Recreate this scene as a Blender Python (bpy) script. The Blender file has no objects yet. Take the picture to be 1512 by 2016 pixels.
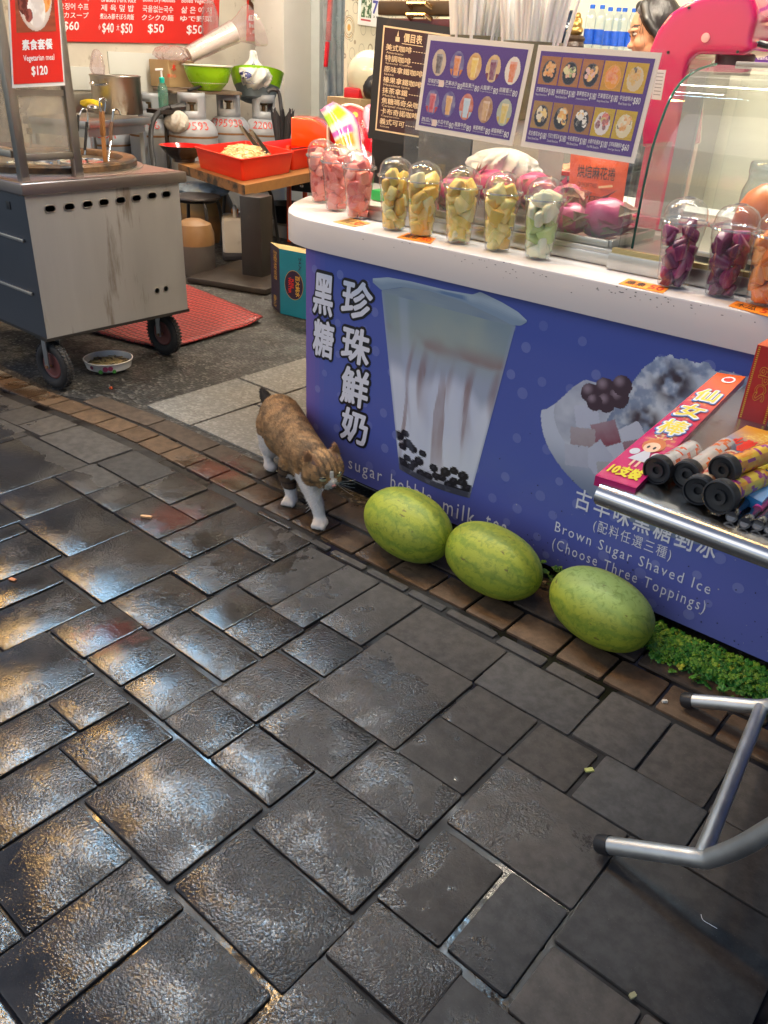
import bpy, bmesh, math, random
import numpy as np
from mathutils import Vector, Matrix
random.seed(7)
S = bpy.context.scene
C = bpy.context.collection
R = math.radians
# ---------------------------------------------------------------- camera, world, light
F_PX, PITCH, YAW, ROLL, CAM_H = 1598.94, R(29.076), R(-39.337), R(2.90), 1.30
cy_, sy_ = math.cos(YAW), math.sin(YAW)
FW = Vector((sy_*math.cos(PITCH), cy_*math.cos(PITCH), -math.sin(PITCH)))
r_ = Vector((cy_, -sy_, 0)); u_ = r_.cross(FW)
RT = r_*math.cos(ROLL)+u_*math.sin(ROLL); UP = -r_*math.sin(ROLL)+u_*math.cos(ROLL)
EYE = Vector((0, 0, CAM_H))
cam = bpy.data.cameras.new('camera'); cam.sensor_fit = 'VERTICAL'; cam.sensor_height = 32; cam.lens = 32*F_PX/2016
cam.clip_start = .02; cam.clip_end = 400
co = bpy.data.objects.new('camera', cam); C.objects.link(co)
M_ = Matrix((RT, UP, -FW)).transposed().to_4x4(); M_.translation = EYE; co.matrix_world = M_
S.camera = co

W = bpy.data.worlds.new('World'); S.world = W; W.use_nodes = True
nt = W.node_tree; bg = nt.nodes['Background']
sky = nt.nodes.new('ShaderNodeTexSky'); sky.sky_type = 'NISHITA'; sky.sun_disc = False
SUN_EL, SUN_ROT = R(38), R(200)
sky.sun_elevation = SUN_EL; sky.sun_rotation = SUN_ROT; sky.air_density = 1.0; sky.dust_density = 1.0; sky.ozone_density = 3.0
nt.links.new(sky.outputs[0], bg.inputs[0]); bg.inputs[1].default_value = 0.09
sl = bpy.data.lights.new('sun', 'SUN'); sl.energy = 0.25; sl.angle = R(30); sl.color = (1, .95, .9)
so = bpy.data.objects.new('sun', sl); C.objects.link(so)
so.rotation_euler = (R(90)-SUN_EL, 0, math.pi-SUN_ROT)
S.view_settings.view_transform = 'Standard'; S.view_settings.look = 'None'
S.view_settings.gamma = 1; S.view_settings.use_curve_mapping = False
S.view_settings.exposure = 0.25
S.render.engine = 'CYCLES'; S.cycles.use_denoising = True
S.cycles.max_bounces = 10; S.cycles.transparent_max_bounces = 24; S.cycles.glossy_bounces = 4; S.cycles.diffuse_bounces = 3
S.cycles.caustics_reflective = False; S.cycles.caustics_refractive = False
S.cycles.sample_clamp_indirect = 6; S.cycles.sample_clamp_direct = 0

# pixel of the photo (1512x2016) -> point on a real plane / at a depth
def ray(x, y): return FW + RT*((x-756)/F_PX) - UP*((y-1008)/F_PX)
def AT(x, y, t): return EYE + ray(x, y)*t
def GZ(x, y, z=0.0):
    d = ray(x, y); return EYE + d*((z-EYE.z)/d.z)
def OY(x, y, Y):
    d = ray(x, y); return EYE + d*(Y/d.y)
def OX(x, y, X):
    d = ray(x, y); return EYE + d*(X/d.x)
def V(*a): return Vector(a)
def lin(c):
    f = lambda x: x/12.92 if x <= .04045 else ((x+.055)/1.055)**2.4
    return tuple(f(x) for x in c[:3])
def hx(s): return lin([int(s[i:i+2], 16)/255 for i in (0, 2, 4)])
def smooth(a, b, x):
    t = min(1, max(0, (x-a)/(b-a))) if b != a else float(x > a)
    return t*t*(3-2*t)
def mixc(a, b, t): return tuple(a[i]+(b[i]-a[i])*t for i in range(3))
_pn = np.random.RandomState(3).rand(256, 256)
def vn(x, y):
    xi, yi = math.floor(x), math.floor(y); fx, fy = x-xi, y-yi
    fx, fy = fx*fx*(3-2*fx), fy*fy*(3-2*fy)
    g = lambda i, j: _pn[i & 255, j & 255]
    return (g(xi, yi)*(1-fx)+g(xi+1, yi)*fx)*(1-fy)+(g(xi, yi+1)*(1-fx)+g(xi+1, yi+1)*fx)*fy
def fbm(x, y, o=3):
    s, a, t = 0, .5, 0
    for _ in range(o):
        s += vn(x, y)*a; t += a; x, y, a = x*2.1+7, y*2.1+3, a*.5
    return s/t

# ---------------------------------------------------------------- mesh builder
class MB:
    def __init__(s): s.v, s.f, s.m, s.mats, s.c = [], [], [], [], []
    def mi(s, m):
        if m not in s.mats: s.mats.append(m)
        return s.mats.index(m)
    def add(s, vs, fs, m, cols=None):
        o = len(s.v); k = s.mi(m)
        s.v += [tuple(v) for v in vs]
        for i, f in enumerate(fs):
            s.f.append([o+j for j in f]); s.m.append(k)
            s.c.append(cols[i] if cols else None)
        return s
    def bm(s, b, m, M=None, cols=None):
        b.verts.index_update()
        vs = [(M @ v.co if M else v.co.copy()) for v in b.verts]
        s.add(vs, [[v.index for v in f.verts] for f in b.faces], m, cols); b.free(); return s
    def box(s, c, d, m, rz=0, bev=0, M=None, seg=2):
        b = bmesh.new(); bmesh.ops.create_cube(b, size=1)
        for v in b.verts: v.co = Vector((v.co.x*d[0], v.co.y*d[1], v.co.z*d[2]))
        if bev: bmesh.ops.bevel(b, geom=b.edges[:], offset=min(bev, min(d)*.45), segments=seg, profile=.6, affect='EDGES')
        X = Matrix.Translation(c) @ Matrix.Rotation(rz, 4, 'Z')
        return s.bm(b, m, (M @ X) if M else X)
    def bar(s, a, b, w, h, m, up=(0, 0, 1), bev=0):
        a, b = Vector(a), Vector(b); d = b-a; L = d.length; x = d.normalized()
        y = Vector(up).cross(x)
        y = y.normalized() if y.length > 1e-6 else Vector((1, 0, 0)); z = x.cross(y)
        M = Matrix((x, y, z)).transposed().to_4x4(); M.translation = (a+b)/2
        return s.box((0, 0, 0), (L, w, h), m, 0, bev, M)
    def tube(s, pts, r, m, n=8, closed=False, caps=True):
        P = [Vector(p) for p in pts]; K = len(P); rr = r if hasattr(r, '__len__') else [r]*K
        T = []
        for i in range(K):
            a = P[(i-1) % K] if (closed or i > 0) else P[0]; b = P[(i+1) % K] if (closed or i < K-1) else P[-1]
            T.append((b-a).normalized())
        u = T[0].orthogonal().normalized(); vs = []
        for i in range(K):
            u = (u-T[i]*u.dot(T[i])).normalized(); w = T[i].cross(u)
            for j in range(n):
                a = 2*math.pi*j/n; vs.append(P[i]+(u*math.cos(a)+w*math.sin(a))*rr[i])
        fs = []
        for i in range(K if closed else K-1):
            i2 = (i+1) % K
            for j in range(n): fs.append([i*n+j, i*n+(j+1) % n, i2*n+(j+1) % n, i2*n+j])
        if caps and not closed: fs.append(list(range(n))[::-1]); fs.append([(K-1)*n+j for j in range(n)])
        return s.add(vs, fs, m)
    def lathe(s, prof, m, c=(0, 0, 0), n=24, M=None, rx=1, ry=1, cap=True):
        vs, fs = [], []
        for r, z in prof:
            for j in range(n):
                a = 2*math.pi*j/n; p = Vector((r*math.cos(a)*rx, r*math.sin(a)*ry, z)); vs.append((M @ p if M else p)+Vector(c))
        for i in range(len(prof)-1):
            for j in range(n): fs.append([i*n+j, i*n+(j+1) % n, (i+1)*n+(j+1) % n, (i+1)*n+j])
        if cap:
            if prof[0][0] > 1e-4: fs.append([j for j in range(n)][::-1])
            if prof[-1][0] > 1e-4: fs.append([(len(prof)-1)*n+j for j in range(n)])
        return s.add(vs, fs, m)
    def ball(s, c, r, m, n=16, k=10, M=None):
        r = r if hasattr(r, '__len__') else (r, r, r)
        vs, fs = [], []
        for i in range(k+1):
            t = math.pi*i/k
            for j in range(n):
                a = 2*math.pi*j/n; p = Vector((r[0]*math.sin(t)*math.cos(a), r[1]*math.sin(t)*math.sin(a), r[2]*math.cos(t)))
                vs.append((M @ p if M else p)+Vector(c))
        for i in range(k):
            for j in range(n): fs.append([i*n+j, (i+1)*n+j, (i+1)*n+(j+1) % n, i*n+(j+1) % n])
        return s.add(vs, fs, m)
    def prism(s, pts, z0, z1, m, M=None):
        n = len(pts); vs = [Vector((p[0], p[1], z0)) for p in pts]+[Vector((p[0], p[1], z1)) for p in pts]
        if M: vs = [M @ v for v in vs]
        fs = [list(range(n))[::-1], list(range(n, 2*n))]+[[i, (i+1) % n, n+(i+1) % n, n+i] for i in range(n)]
        return s.add(vs, fs, m)
    def quad(s, a, b, c, d, m): return s.add([a, b, c, d], [[0, 1, 2, 3]], m)
    def grid(s, fn, nu, nv, m, colfn=None, th=0):
        vs = [fn(i/nu, j/nv) for j in range(nv+1) for i in range(nu+1)]
        fs, cs = [], []
        for j in range(nv):
            for i in range(nu):
                if colfn:
                    c = colfn((i+.5)/nu, (j+.5)/nv)
                    if c is None: continue
                    cs.append(c)
                a = j*(nu+1)+i; fs.append([a, a+1, a+nu+2, a+nu+1])
        return s.add(vs, fs, m, cs if colfn else None)
    def build(s, name, parent=None, smooth=35, origin=None):
        me = bpy.data.meshes.new(name)
        if parent is not None:
            root = parent
            while root.parent: root = root.parent
            off = root.location
        else:
            if origin is None:
                a = np.array(s.v); origin = (float(a[:, 0].mean()), float(a[:, 1].mean()), float(a[:, 2].min()))
            off = Vector(origin)
        me.from_pydata([(v[0]-off[0], v[1]-off[1], v[2]-off[2]) for v in s.v], [], s.f)
        for m in s.mats: me.materials.append(m)
        me.polygons.foreach_set('material_index', s.m)
        if any(c is not None for c in s.c):
            at = me.color_attributes.new('Col', 'FLOAT_COLOR', 'CORNER'); d = []
            for p in me.polygons:
                c = s.c[p.index] or (1, 1, 1)
                d += [c[0], c[1], c[2], 1]*p.loop_total
            at.data.foreach_set('color', d)
        me.update()
        if smooth:
            me.polygons.foreach_set('use_smooth', [True]*len(me.polygons)); me.set_sharp_from_angle(angle=R(smooth))
        o = bpy.data.objects.new(name, me); C.objects.link(o)
        if parent is not None: o.parent = parent
        else: o.location = off
        return o
def tag(o, label=None, cat=None, group=None, kind=None):
    if label: o['label'] = label
    if cat: o['category'] = cat
    if group: o['group'] = group
    if kind: o['kind'] = kind
    return o
def thing(name, label, cat, loc, group=None):
    o = bpy.data.objects.new(name, None); o.empty_display_size = .05; C.objects.link(o); o.location = loc
    return tag(o, label, cat, group)
def dup(root, loc, label, rz=0, scale=1):
    r = root.copy(); C.objects.link(r); r.location = loc; r.rotation_euler = (0, 0, rz); r.scale = (scale,)*3; r['label'] = label
    for ch in list(root.children):
        c = ch.copy(); C.objects.link(c); c.parent = r
        for g in ch.children:
            d = g.copy(); C.objects.link(d); d.parent = c
    return r
def curve(pts, n=8):
    P = [Vector(p) for p in pts]; out = []
    for i in range(len(P)-1):
        p0, p1, p2, p3 = P[max(0, i-1)], P[i], P[i+1], P[min(len(P)-1, i+2)]
        for k in range(n):
            t = k/n
            out.append(.5*((2*p1)+(p2-p0)*t+(2*p0-5*p1+4*p2-p3)*t*t+(3*p1-p0-3*p2+p3)*t**3))
    return out+[P[-1]]
def blob(mb, voxel, it=6, fac=.5):
    """overlapping closed shapes -> one continuous skin"""
    me = bpy.data.meshes.new('tmp'); me.from_pydata(mb.v, [], mb.f); me.update()
    o = bpy.data.objects.new('tmp', me); C.objects.link(o)
    r = o.modifiers.new('r', 'REMESH'); r.mode = 'VOXEL'; r.voxel_size = voxel
    if it:
        q = o.modifiers.new('s', 'SMOOTH'); q.factor = fac; q.iterations = it
    dg = bpy.context.evaluated_depsgraph_get(); dg.update()
    m2 = bpy.data.meshes.new_from_object(o.evaluated_get(dg))
    vs = [v.co.copy() for v in m2.vertices]; fs = [list(p.vertices) for p in m2.polygons]
    bpy.data.objects.remove(o); bpy.data.meshes.remove(me); bpy.data.meshes.remove(m2)
    return vs, fs
def chain(mb, pts, rs, m, n=12):
    for i in range(len(pts)-1):
        a, b = Vector(pts[i]), Vector(pts[i+1]); L = (b-a).length; k = max(2, int(L/(min(rs[i], rs[i+1])*.35)))
        for j in range(k+1):
            t = j/k; mb.ball(a.lerp(b, t), rs[i]+(rs[i+1]-rs[i])*t, m, n, 8)

# ---------------------------------------------------------------- lettering
_tc = {}
def glyphs(body, bold=0.0, lat=False):
    k = (body, lat)
    if k not in _tc:
        d = bpy.data.curves.new('t', 'FONT'); d.body = body; d.resolution_u = 2; d.space_character = 1.25 if lat else 1
        o = bpy.data.objects.new('t', d); C.objects.link(o)
        dg = bpy.context.evaluated_depsgraph_get(); dg.update()
        me = bpy.data.meshes.new_from_object(o.evaluated_get(dg))
        vs = np.array([(v.co.x, v.co.y) for v in me.vertices]) if len(me.vertices) else np.zeros((1, 2))
        _tc[k] = (vs, [list(p.vertices) for p in me.polygons])
        bpy.data.objects.remove(o); bpy.data.curves.remove(d); bpy.data.meshes.remove(me)
    return _tc[k]
class Sign:
    """a flat printed face given by its four corners; prints on it with (u right, v down)"""
    def __init__(s, TL, TR, BR, BL):
        s.c = [Vector(p) for p in (TL, TR, BR, BL)]
        s.n = (s.c[3]-s.c[0]).cross(s.c[1]-s.c[0]).normalized(); s.parts = {}
    def P(s, u, v, h=0):
        a, b, c, d = s.c
        return (a*(1-u)+b*u)*(1-v)+(d*(1-u)+c*u)*v+s.n*h
    def mb(s, part): return s.parts.setdefault(part, MB())
    def slab(s, part, m, th=.004, u0=0, v0=0, u1=1, v1=1, h=0):
        q = [(u0, v0), (u1, v0), (u1, v1), (u0, v1)]
        vs = [s.P(u, v, h) for u, v in q]+[s.P(u, v, h-th) for u, v in q]
        s.mb(part).add(vs, [[0, 3, 2, 1], [4, 5, 6, 7], [0, 1, 5, 4], [1, 2, 6, 5], [2, 3, 7, 6], [3, 0, 4, 7]], m)
    def poly(s, part, m, pts, h=.001): s.mb(part).add([s.P(u, v, h) for u, v in pts], [list(range(len(pts)))[::-1]], m)
    def rect(s, part, m, u0, v0, u1, v1, h=.001): s.poly(part, m, [(u0, v0), (u1, v0), (u1, v1), (u0, v1)], h)
    def ell(s, part, m, u, v, ru, rv, h=.001, n=20, a0=0): s.poly(part, m, [(u+ru*math.cos(2*math.pi*i/n+a0), v+rv*math.sin(2*math.pi*i/n+a0)) for i in range(n)], h)
    def ring(s, part, m, u, v, ru, rv, w, h=.001, n=24):
        p = []
        for i in range(n):
            a = 2*math.pi*i/n
            p.append((s.P(u+ru*math.cos(a), v+rv*math.sin(a), h), s.P(u+(ru-w)*math.cos(a), v+(rv-w*rv/ru)*math.sin(a), h)))
        vs = [q for pr in p for q in pr]; s.mb(part).add(vs, [[2*i, 2*i+1, (2*i+3) % (2*n), (2*i+2) % (2*n)] for i in range(n)], m)
    def line(s, part, m, a, b, w, h=.001):
        d = Vector((b[0]-a[0], b[1]-a[1])); n = Vector((-d.y, d.x)).normalized()*w/2
        s.poly(part, m, [(a[0]+n.x, a[1]+n.y), (b[0]+n.x, b[1]+n.y), (b[0]-n.x, b[1]-n.y), (a[0]-n.x, a[1]-n.y)][::-1], h)
    def text(s, part, m, body, u0, v0, u1, v1, bold=0, h=.0015, rot=0, slant=0, ref=None):
        vs, fs = glyphs(body, 0, ref == 'wide')
        a0, a1, b0, b1 = vs[:, 0].min(), vs[:, 0].max(), vs[:, 1].min(), vs[:, 1].max()
        nk = 0 if bold <= 0 else (4 if bold < .02 else (8 if bold < .06 else 14))
        sh = [(0, 0)]+[(bold*math.cos(2*math.pi*(i+.5)/nk), bold*math.sin(2*math.pi*(i+.5)/nk)) for i in range(nk)]
        for i, (ex, ey) in enumerate(sh):      # strokes thickened by laying the letter a few times
            o = []
            for x, y in vs:
                p, q = (x+ex-a0)/max(1e-6, a1-a0), (b1-y-ey)/max(1e-6, b1-b0)
                if rot == 1: p, q = 1-q, p        # reads downwards
                if rot == -1: p, q = q, 1-p       # reads upwards
                p += slant*(.5-q)
                o.append(s.P(u0+(u1-u0)*p, v0+(v1-v0)*q, h+i*2e-5))
            s.mb(part).add(o, fs, m)
    def art(s, part, m, u0, v0, u1, v1, nx, ny, fn, h=.001):
        s.mb(part).grid(lambda a, b: s.P(u0+(u1-u0)*a, v0+(v1-v0)*b, h), nx, ny, m, fn)
    def done(s, parent, skip=()):
        out = {}
        for k, mb in s.parts.items():
            if k in skip or not mb.f: continue
            out[k] = mb.build(k.split('#')[0], parent, smooth=0)
        return out

# ---------------------------------------------------------------- materials
def _nodes(name):
    m = bpy.data.materials.new(name); m.use_nodes = True; t = m.node_tree
    return m, t, t.nodes['Principled BSDF'], t.nodes['Material Output']
def N(t, typ, **kw):
    n = t.nodes.new(typ)
    for k, v in kw.items():
        if k in n.inputs.keys() if hasattr(n.inputs, 'keys') else False: n.inputs[k].default_value = v
        else: setattr(n, k, v)
    return n
_mats = {}
def mat(name, col, rough=.5, metal=0, var=.12, vs=12, bump=0, bs=60, coat=0, spec=.5, emit=None, es=0, sub=0, stretch=None, dirt=None, ds=6, dt=.55, rvar=.15):
    """principled paint / plastic / metal with a cloudy tone and roughness, optional bump and dirt blotches"""
    if name in _mats: return _mats[name]
    m, t, b, out = _nodes(name); L = t.links.new
    tc = N(t, 'ShaderNodeTexCoord'); mp = N(t, 'ShaderNodeMapping'); L(tc.outputs['Object'], mp.inputs[0])
    if stretch: mp.inputs['Scale'].default_value = stretch
    n1 = N(t, 'ShaderNodeTexNoise'); n1.inputs['Scale'].default_value = vs; n1.inputs['Detail'].default_value = 5; L(mp.outputs[0], n1.inputs['Vector'])
    mx = N(t, 'ShaderNodeMix', data_type='RGBA')
    L(n1.outputs['Fac'], mx.inputs[0])
    mx.inputs[6].default_value = (*[max(0, c*(1-var)) for c in col], 1); mx.inputs[7].default_value = (*[min(1, c*(1+var)) for c in col], 1)
    src = mx.outputs[2]
    if dirt:
        n3 = N(t, 'ShaderNodeTexNoise'); n3.inputs['Scale'].default_value = ds; n3.inputs['Detail'].default_value = 8; n3.inputs['Roughness'].default_value = .65; L(mp.outputs[0], n3.inputs['Vector'])
        rp = N(t, 'ShaderNodeMapRange'); rp.inputs[1].default_value = dt; rp.inputs[2].default_value = dt+.12; L(n3.outputs['Fac'], rp.inputs[0])
        m3 = N(t, 'ShaderNodeMix', data_type='RGBA'); L(rp.outputs[0], m3.inputs[0]); L(src, m3.inputs[6]); m3.inputs[7].default_value = (*dirt, 1); src = m3.outputs[2]
    L(src, b.inputs['Base Color'])
    rr = N(t, 'ShaderNodeMapRange'); L(n1.outputs['Fac'], rr.inputs[0]); rr.inputs[3].default_value = max(.02, rough-rvar*rough); rr.inputs[4].default_value = min(1, rough+rvar*rough); L(rr.outputs[0], b.inputs['Roughness'])
    b.inputs['Metallic'].default_value = metal; b.inputs['Specular IOR Level'].default_value = spec
    if coat: b.inputs['Coat Weight'].default_value = coat; b.inputs['Coat Roughness'].default_value = .06
    if sub: b.inputs['Subsurface Weight'].default_value = sub; b.inputs['Subsurface Radius'].default_value = (.012, .006, .004)
    if bump:
        n2 = N(t, 'ShaderNodeTexNoise'); n2.inputs['Scale'].default_value = bs; n2.inputs['Detail'].default_value = 4; L(mp.outputs[0], n2.inputs['Vector'])
        bp = N(t, 'ShaderNodeBump'); bp.inputs['Strength'].default_value = bump; bp.inputs['Distance'].default_value = .01; L(n2.outputs['Fac'], bp.inputs['Height']); L(bp.outputs[0], b.inputs['Normal'])
    if es: b.inputs['Emission Color'].default_value = (*(emit or col), 1); b.inputs['Emission Strength'].default_value = es
    _mats[name] = m; return m
def glass(name, tint=(.95, .98, .97), rough=.02, refl=1.0, base=.04, haze=0, hc=(.8, .8, .8), hs=8):
    """thin clear sheet: transparent with a fresnel reflection and a little smeary haze"""
    if name in _mats: return _mats[name]
    m, t, b, out = _nodes(name); L = t.links.new; t.nodes.remove(b)
    tr = N(t, 'ShaderNodeBsdfTransparent'); tr.inputs[0].default_value = (*tint, 1)
    gl = N(t, 'ShaderNodeBsdfGlossy'); gl.inputs['Roughness'].default_value = rough
    lw = N(t, 'ShaderNodeLayerWeight'); lw.inputs[0].default_value = .5
    pw = N(t, 'ShaderNodeMath', operation='POWER'); L(lw.outputs['Facing'], pw.inputs[0]); pw.inputs[1].default_value = 3.5
    ma = N(t, 'ShaderNodeMath', operation='MULTIPLY_ADD'); L(pw.outputs[0], ma.inputs[0]); ma.inputs[1].default_value = .6*refl; ma.inputs[2].default_value = base
    mx = N(t, 'ShaderNodeMixShader'); L(ma.outputs[0], mx.inputs[0]); L(tr.outputs[0], mx.inputs[1]); L(gl.outputs[0], mx.inputs[2]); res = mx.outputs[0]
    if haze:
        df = N(t, 'ShaderNodeBsdfDiffuse'); df.inputs[0].default_value = (*hc, 1)
        n1 = N(t, 'ShaderNodeTexNoise'); n1.inputs['Scale'].default_value = hs; n1.inputs['Detail'].default_value = 6
        tc = N(t, 'ShaderNodeTexCoord'); L(tc.outputs['Object'], n1.inputs['Vector'])
        mr = N(t, 'ShaderNodeMapRange'); L(n1.outputs['Fac'], mr.inputs[0]); mr.inputs[1].default_value = .3; mr.inputs[2].default_value = .75; mr.inputs[3].default_value = haze*.4; mr.inputs[4].default_value = haze*1.5
        m2 = N(t, 'ShaderNodeMixShader'); L(mr.outputs[0], m2.inputs[0]); L(res, m2.inputs[1]); L(df.outputs[0], m2.inputs[2]); res = m2.outputs[0]
    L(res, out.inputs[0]); _mats[name] = m; return m
def printed(name='print', rough=.35, coat=0, sub=0, bump=0, bs=300):
    """artwork printed on (or grown as) the surface: colour per face"""
    if name in _mats: return _mats[name]
    m, t, b, out = _nodes(name); at = N(t, 'ShaderNodeVertexColor', layer_name='Col'); t.links.new(at.outputs[0], b.inputs['Base Color'])
    b.inputs['Roughness'].default_value = rough; b.inputs['Coat Weight'].default_value = coat
    if sub: b.inputs['Subsurface Weight'].default_value = sub; b.inputs['Subsurface Radius'].default_value = (.01, .006, .004)
    if bump:
        n2 = N(t, 'ShaderNodeTexNoise'); n2.inputs['Scale'].default_value = bs; tc = N(t, 'ShaderNodeTexCoord'); t.links.new(tc.outputs['Object'], n2.inputs['Vector'])
        bp = N(t, 'ShaderNodeBump'); bp.inputs['Strength'].default_value = bump; bp.inputs['Distance'].default_value = .005; t.links.new(n2.outputs['Fac'], bp.inputs['Height']); t.links.new(bp.outputs[0], b.inputs['Normal'])
    _mats[name] = m; return m
def lamp_mat(name, col, st):
    m, t, b, out = _nodes(name); b.inputs['Base Color'].default_value = (*col, 1); b.inputs['Emission Color'].default_value = (*col, 1); b.inputs['Emission Strength'].default_value = st
    return m
PRINT = printed('printed_paper', .32)
VINYL = printed('printed_vinyl', .3)
white_ink = mat('white_ink', (.82, .82, .85), .4, var=.05)
black_ink = mat('black_ink', (.012, .011, .014), .4)
red_paint = mat('red_print', hx('d8301f'), .4, var=.08)
steel = mat('brushed_steel', (.55, .53, .5), .3, 1, var=.18, vs=9, stretch=(1, 1, .25), bump=.02, bs=90)
steel_worn = mat('worn_steel', (.42, .39, .35), .36, 1, var=.3, vs=5, stretch=(1, 1, .35), dirt=(.2, .13, .08), ds=7, dt=.6, bump=.03, bs=60)
chrome = mat('chrome', (.75, .74, .72), .12, 1, var=.06)
galv = mat('galvanised_tube', (.55, .57, .57), .45, 1, var=.25, vs=22, bump=.03, bs=120)
dark_plastic = mat('dark_plastic', (.018, .018, .02), .4)
black_metal = mat('black_painted_metal', (.02, .017, .015), .42, var=.3, dirt=(.06, .04, .03), dt=.62)
rubber = mat('rubber', (.022, .021, .021), .75, bump=.2, bs=80)
clear = glass('clear_glass')
# ================================================================ lamps that light the lane
def tube_lamp(a, b, col, st, label, r=.014):
    a, b = Vector(a), Vector(b)
    t = thing('tube_lamp', label, 'lamp', (a+b)/2, 'fluorescent tubes over the stalls')
    MB().bar(a+Vector((0, 0, .035)), b+Vector((0, 0, .035)), .05, .03, mat('lamp_housing', (.7, .7, .68), .4), bev=.006).build('housing', t)
    d = (b-a).normalized()*.02
    MB().bar(a+Vector((0, -.055, -.01)), b+Vector((0, -.055, -.01)), .006, .13, mat('lamp_housing', (.7, .7, .68), .4)).build('added_shade_plate', t)  # plate added to hide the tube from reflections in the lane
    MB().tube([a+d, b-d], r, lamp_mat('tube_glow', col, st), 10).build('glass_tube', t)
    m = MB(); m.box(a, (.04, .04, .06), mat('lamp_housing', (.7, .7, .68), .4), bev=.004).build('end_cap', t); MB().box(b, (.04, .04, .06), mat('lamp_housing', (.7, .7, .68), .4), bev=.004).build('end_cap', t)
    MB().tube([(a+b)/2+Vector((0, 0, .05)), (a+b)/2+Vector((0, 0, 1.1))], .004, dark_plastic, 6).build('hanger', t)
def bulb_lamp(p, col, st, label, r=.11):
    p = Vector(p); t = thing('lantern', label, 'lamp', p, 'warm paper lanterns hung along the lane')
    MB().ball(p, (r, r, r*1.15), lamp_mat('lantern_glow', col, st), 20, 14).build('paper_globe', t)
    MB().lathe([(.018, r*.9), (.02, r*1.1), (.02, r*1.9), (.008, r*2.1)], dark_plastic, p, 12).build('socket', t)
    MB().tube([p+Vector((0, 0, r*2)), p+Vector((0, 0, r*2+.9))], .004, dark_plastic, 6).build('cord', t)
COOL, WARM, NEUT, NEUT2 = (.40, .70, 1.0), (1.0, .58, .18), (1.0, .88, .72), (1.0, .94, .84)
tube_lamp((-1.15, 2.32, 2.86), (.35, 2.32, 2.86), NEUT2, 130, 'white tube over the right end of the blue counter')
tube_lamp((-2.75, 2.32, 2.86), (-1.35, 2.32, 2.86), NEUT2, 130, 'white tube over the left end of the blue counter')
tube_lamp((-4.35, 2.32, 2.86), (-3.05, 2.32, 2.86), NEUT2, 90, 'white tube over the noodle cart')
tube_lamp((-5.9, 4.5, 2.8), (-3.7, 4.5, 2.8), NEUT, 430, 'warm white tube over the wooden table of the noodle stall')
tube_lamp((-1.95, 2.75, 2.45), (-.65, 2.75, 2.45), NEUT, 400, 'warm white tube over the inside of the drink stall')
tube_lamp((-1.9, 3.7, 2.5), (-.4, 3.7, 2.5), NEUT, 220, 'warm white tube before the cream back wall')
for i, (p, st) in enumerate([((-4.15, 1.5, 2.75), 125), ((-3.55, 1.42, 2.7), 125), ((-2.45, 1.4, 2.72), 105), ((-1.62, 1.70, 2.72), 90), ((-.75, 1.62, 2.7), 40)]):
    bulb_lamp(p, WARM, st, 'round warm paper lantern on a cord, ' + ['over the front of the noodle cart', 'right of the one over the noodle cart', 'over the lane before the cat', 'over the middle watermelon', 'over the tray of fireworks'][i])

def added_lit_box(x0, x1, y, z0, z1, st, label):  # unseen glowing boxes, added for cool reflections on the wet stones
    t = thing('added_light_box', label, 'sign', ((x0+x1)/2, y, z0), 'added lit boxes over the stalls')
    MB().box(((x0+x1)/2, y+.07, (z0+z1)/2), (x1-x0, .12, z1-z0), mat('box_case', (.3, .3, .3), .4), bev=.005).build('case', t)
    MB().box(((x0+x1)/2, y+.006, (z0+z1)/2), (x1-x0-.04, .012, z1-z0-.04), lamp_mat('box_glow', COOL, st)).build('lit_face', t)
added_lit_box(-2.55, -1.25, 2.08, 2.55, 2.95, 68, 'added lit box for cool reflections above the left half of the blue counter')
added_lit_box(-4.1, -2.75, 2.08, 2.55, 2.95, 68, 'added lit box for cool reflections above the noodle cart')
t = thing('added_light_blocker', 'dark box added to block tube light above the right half of the blue counter', 'sign', (-.3, 2.1, 2.5))  # unseen box, added to keep the tubes' reflection off the paving
MB().box((-.28, 2.15, 2.75), (1.8, .12, .45), mat('dark_blocker_case', (.03, .03, .035), .5), bev=.006).build('case', t)
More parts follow.
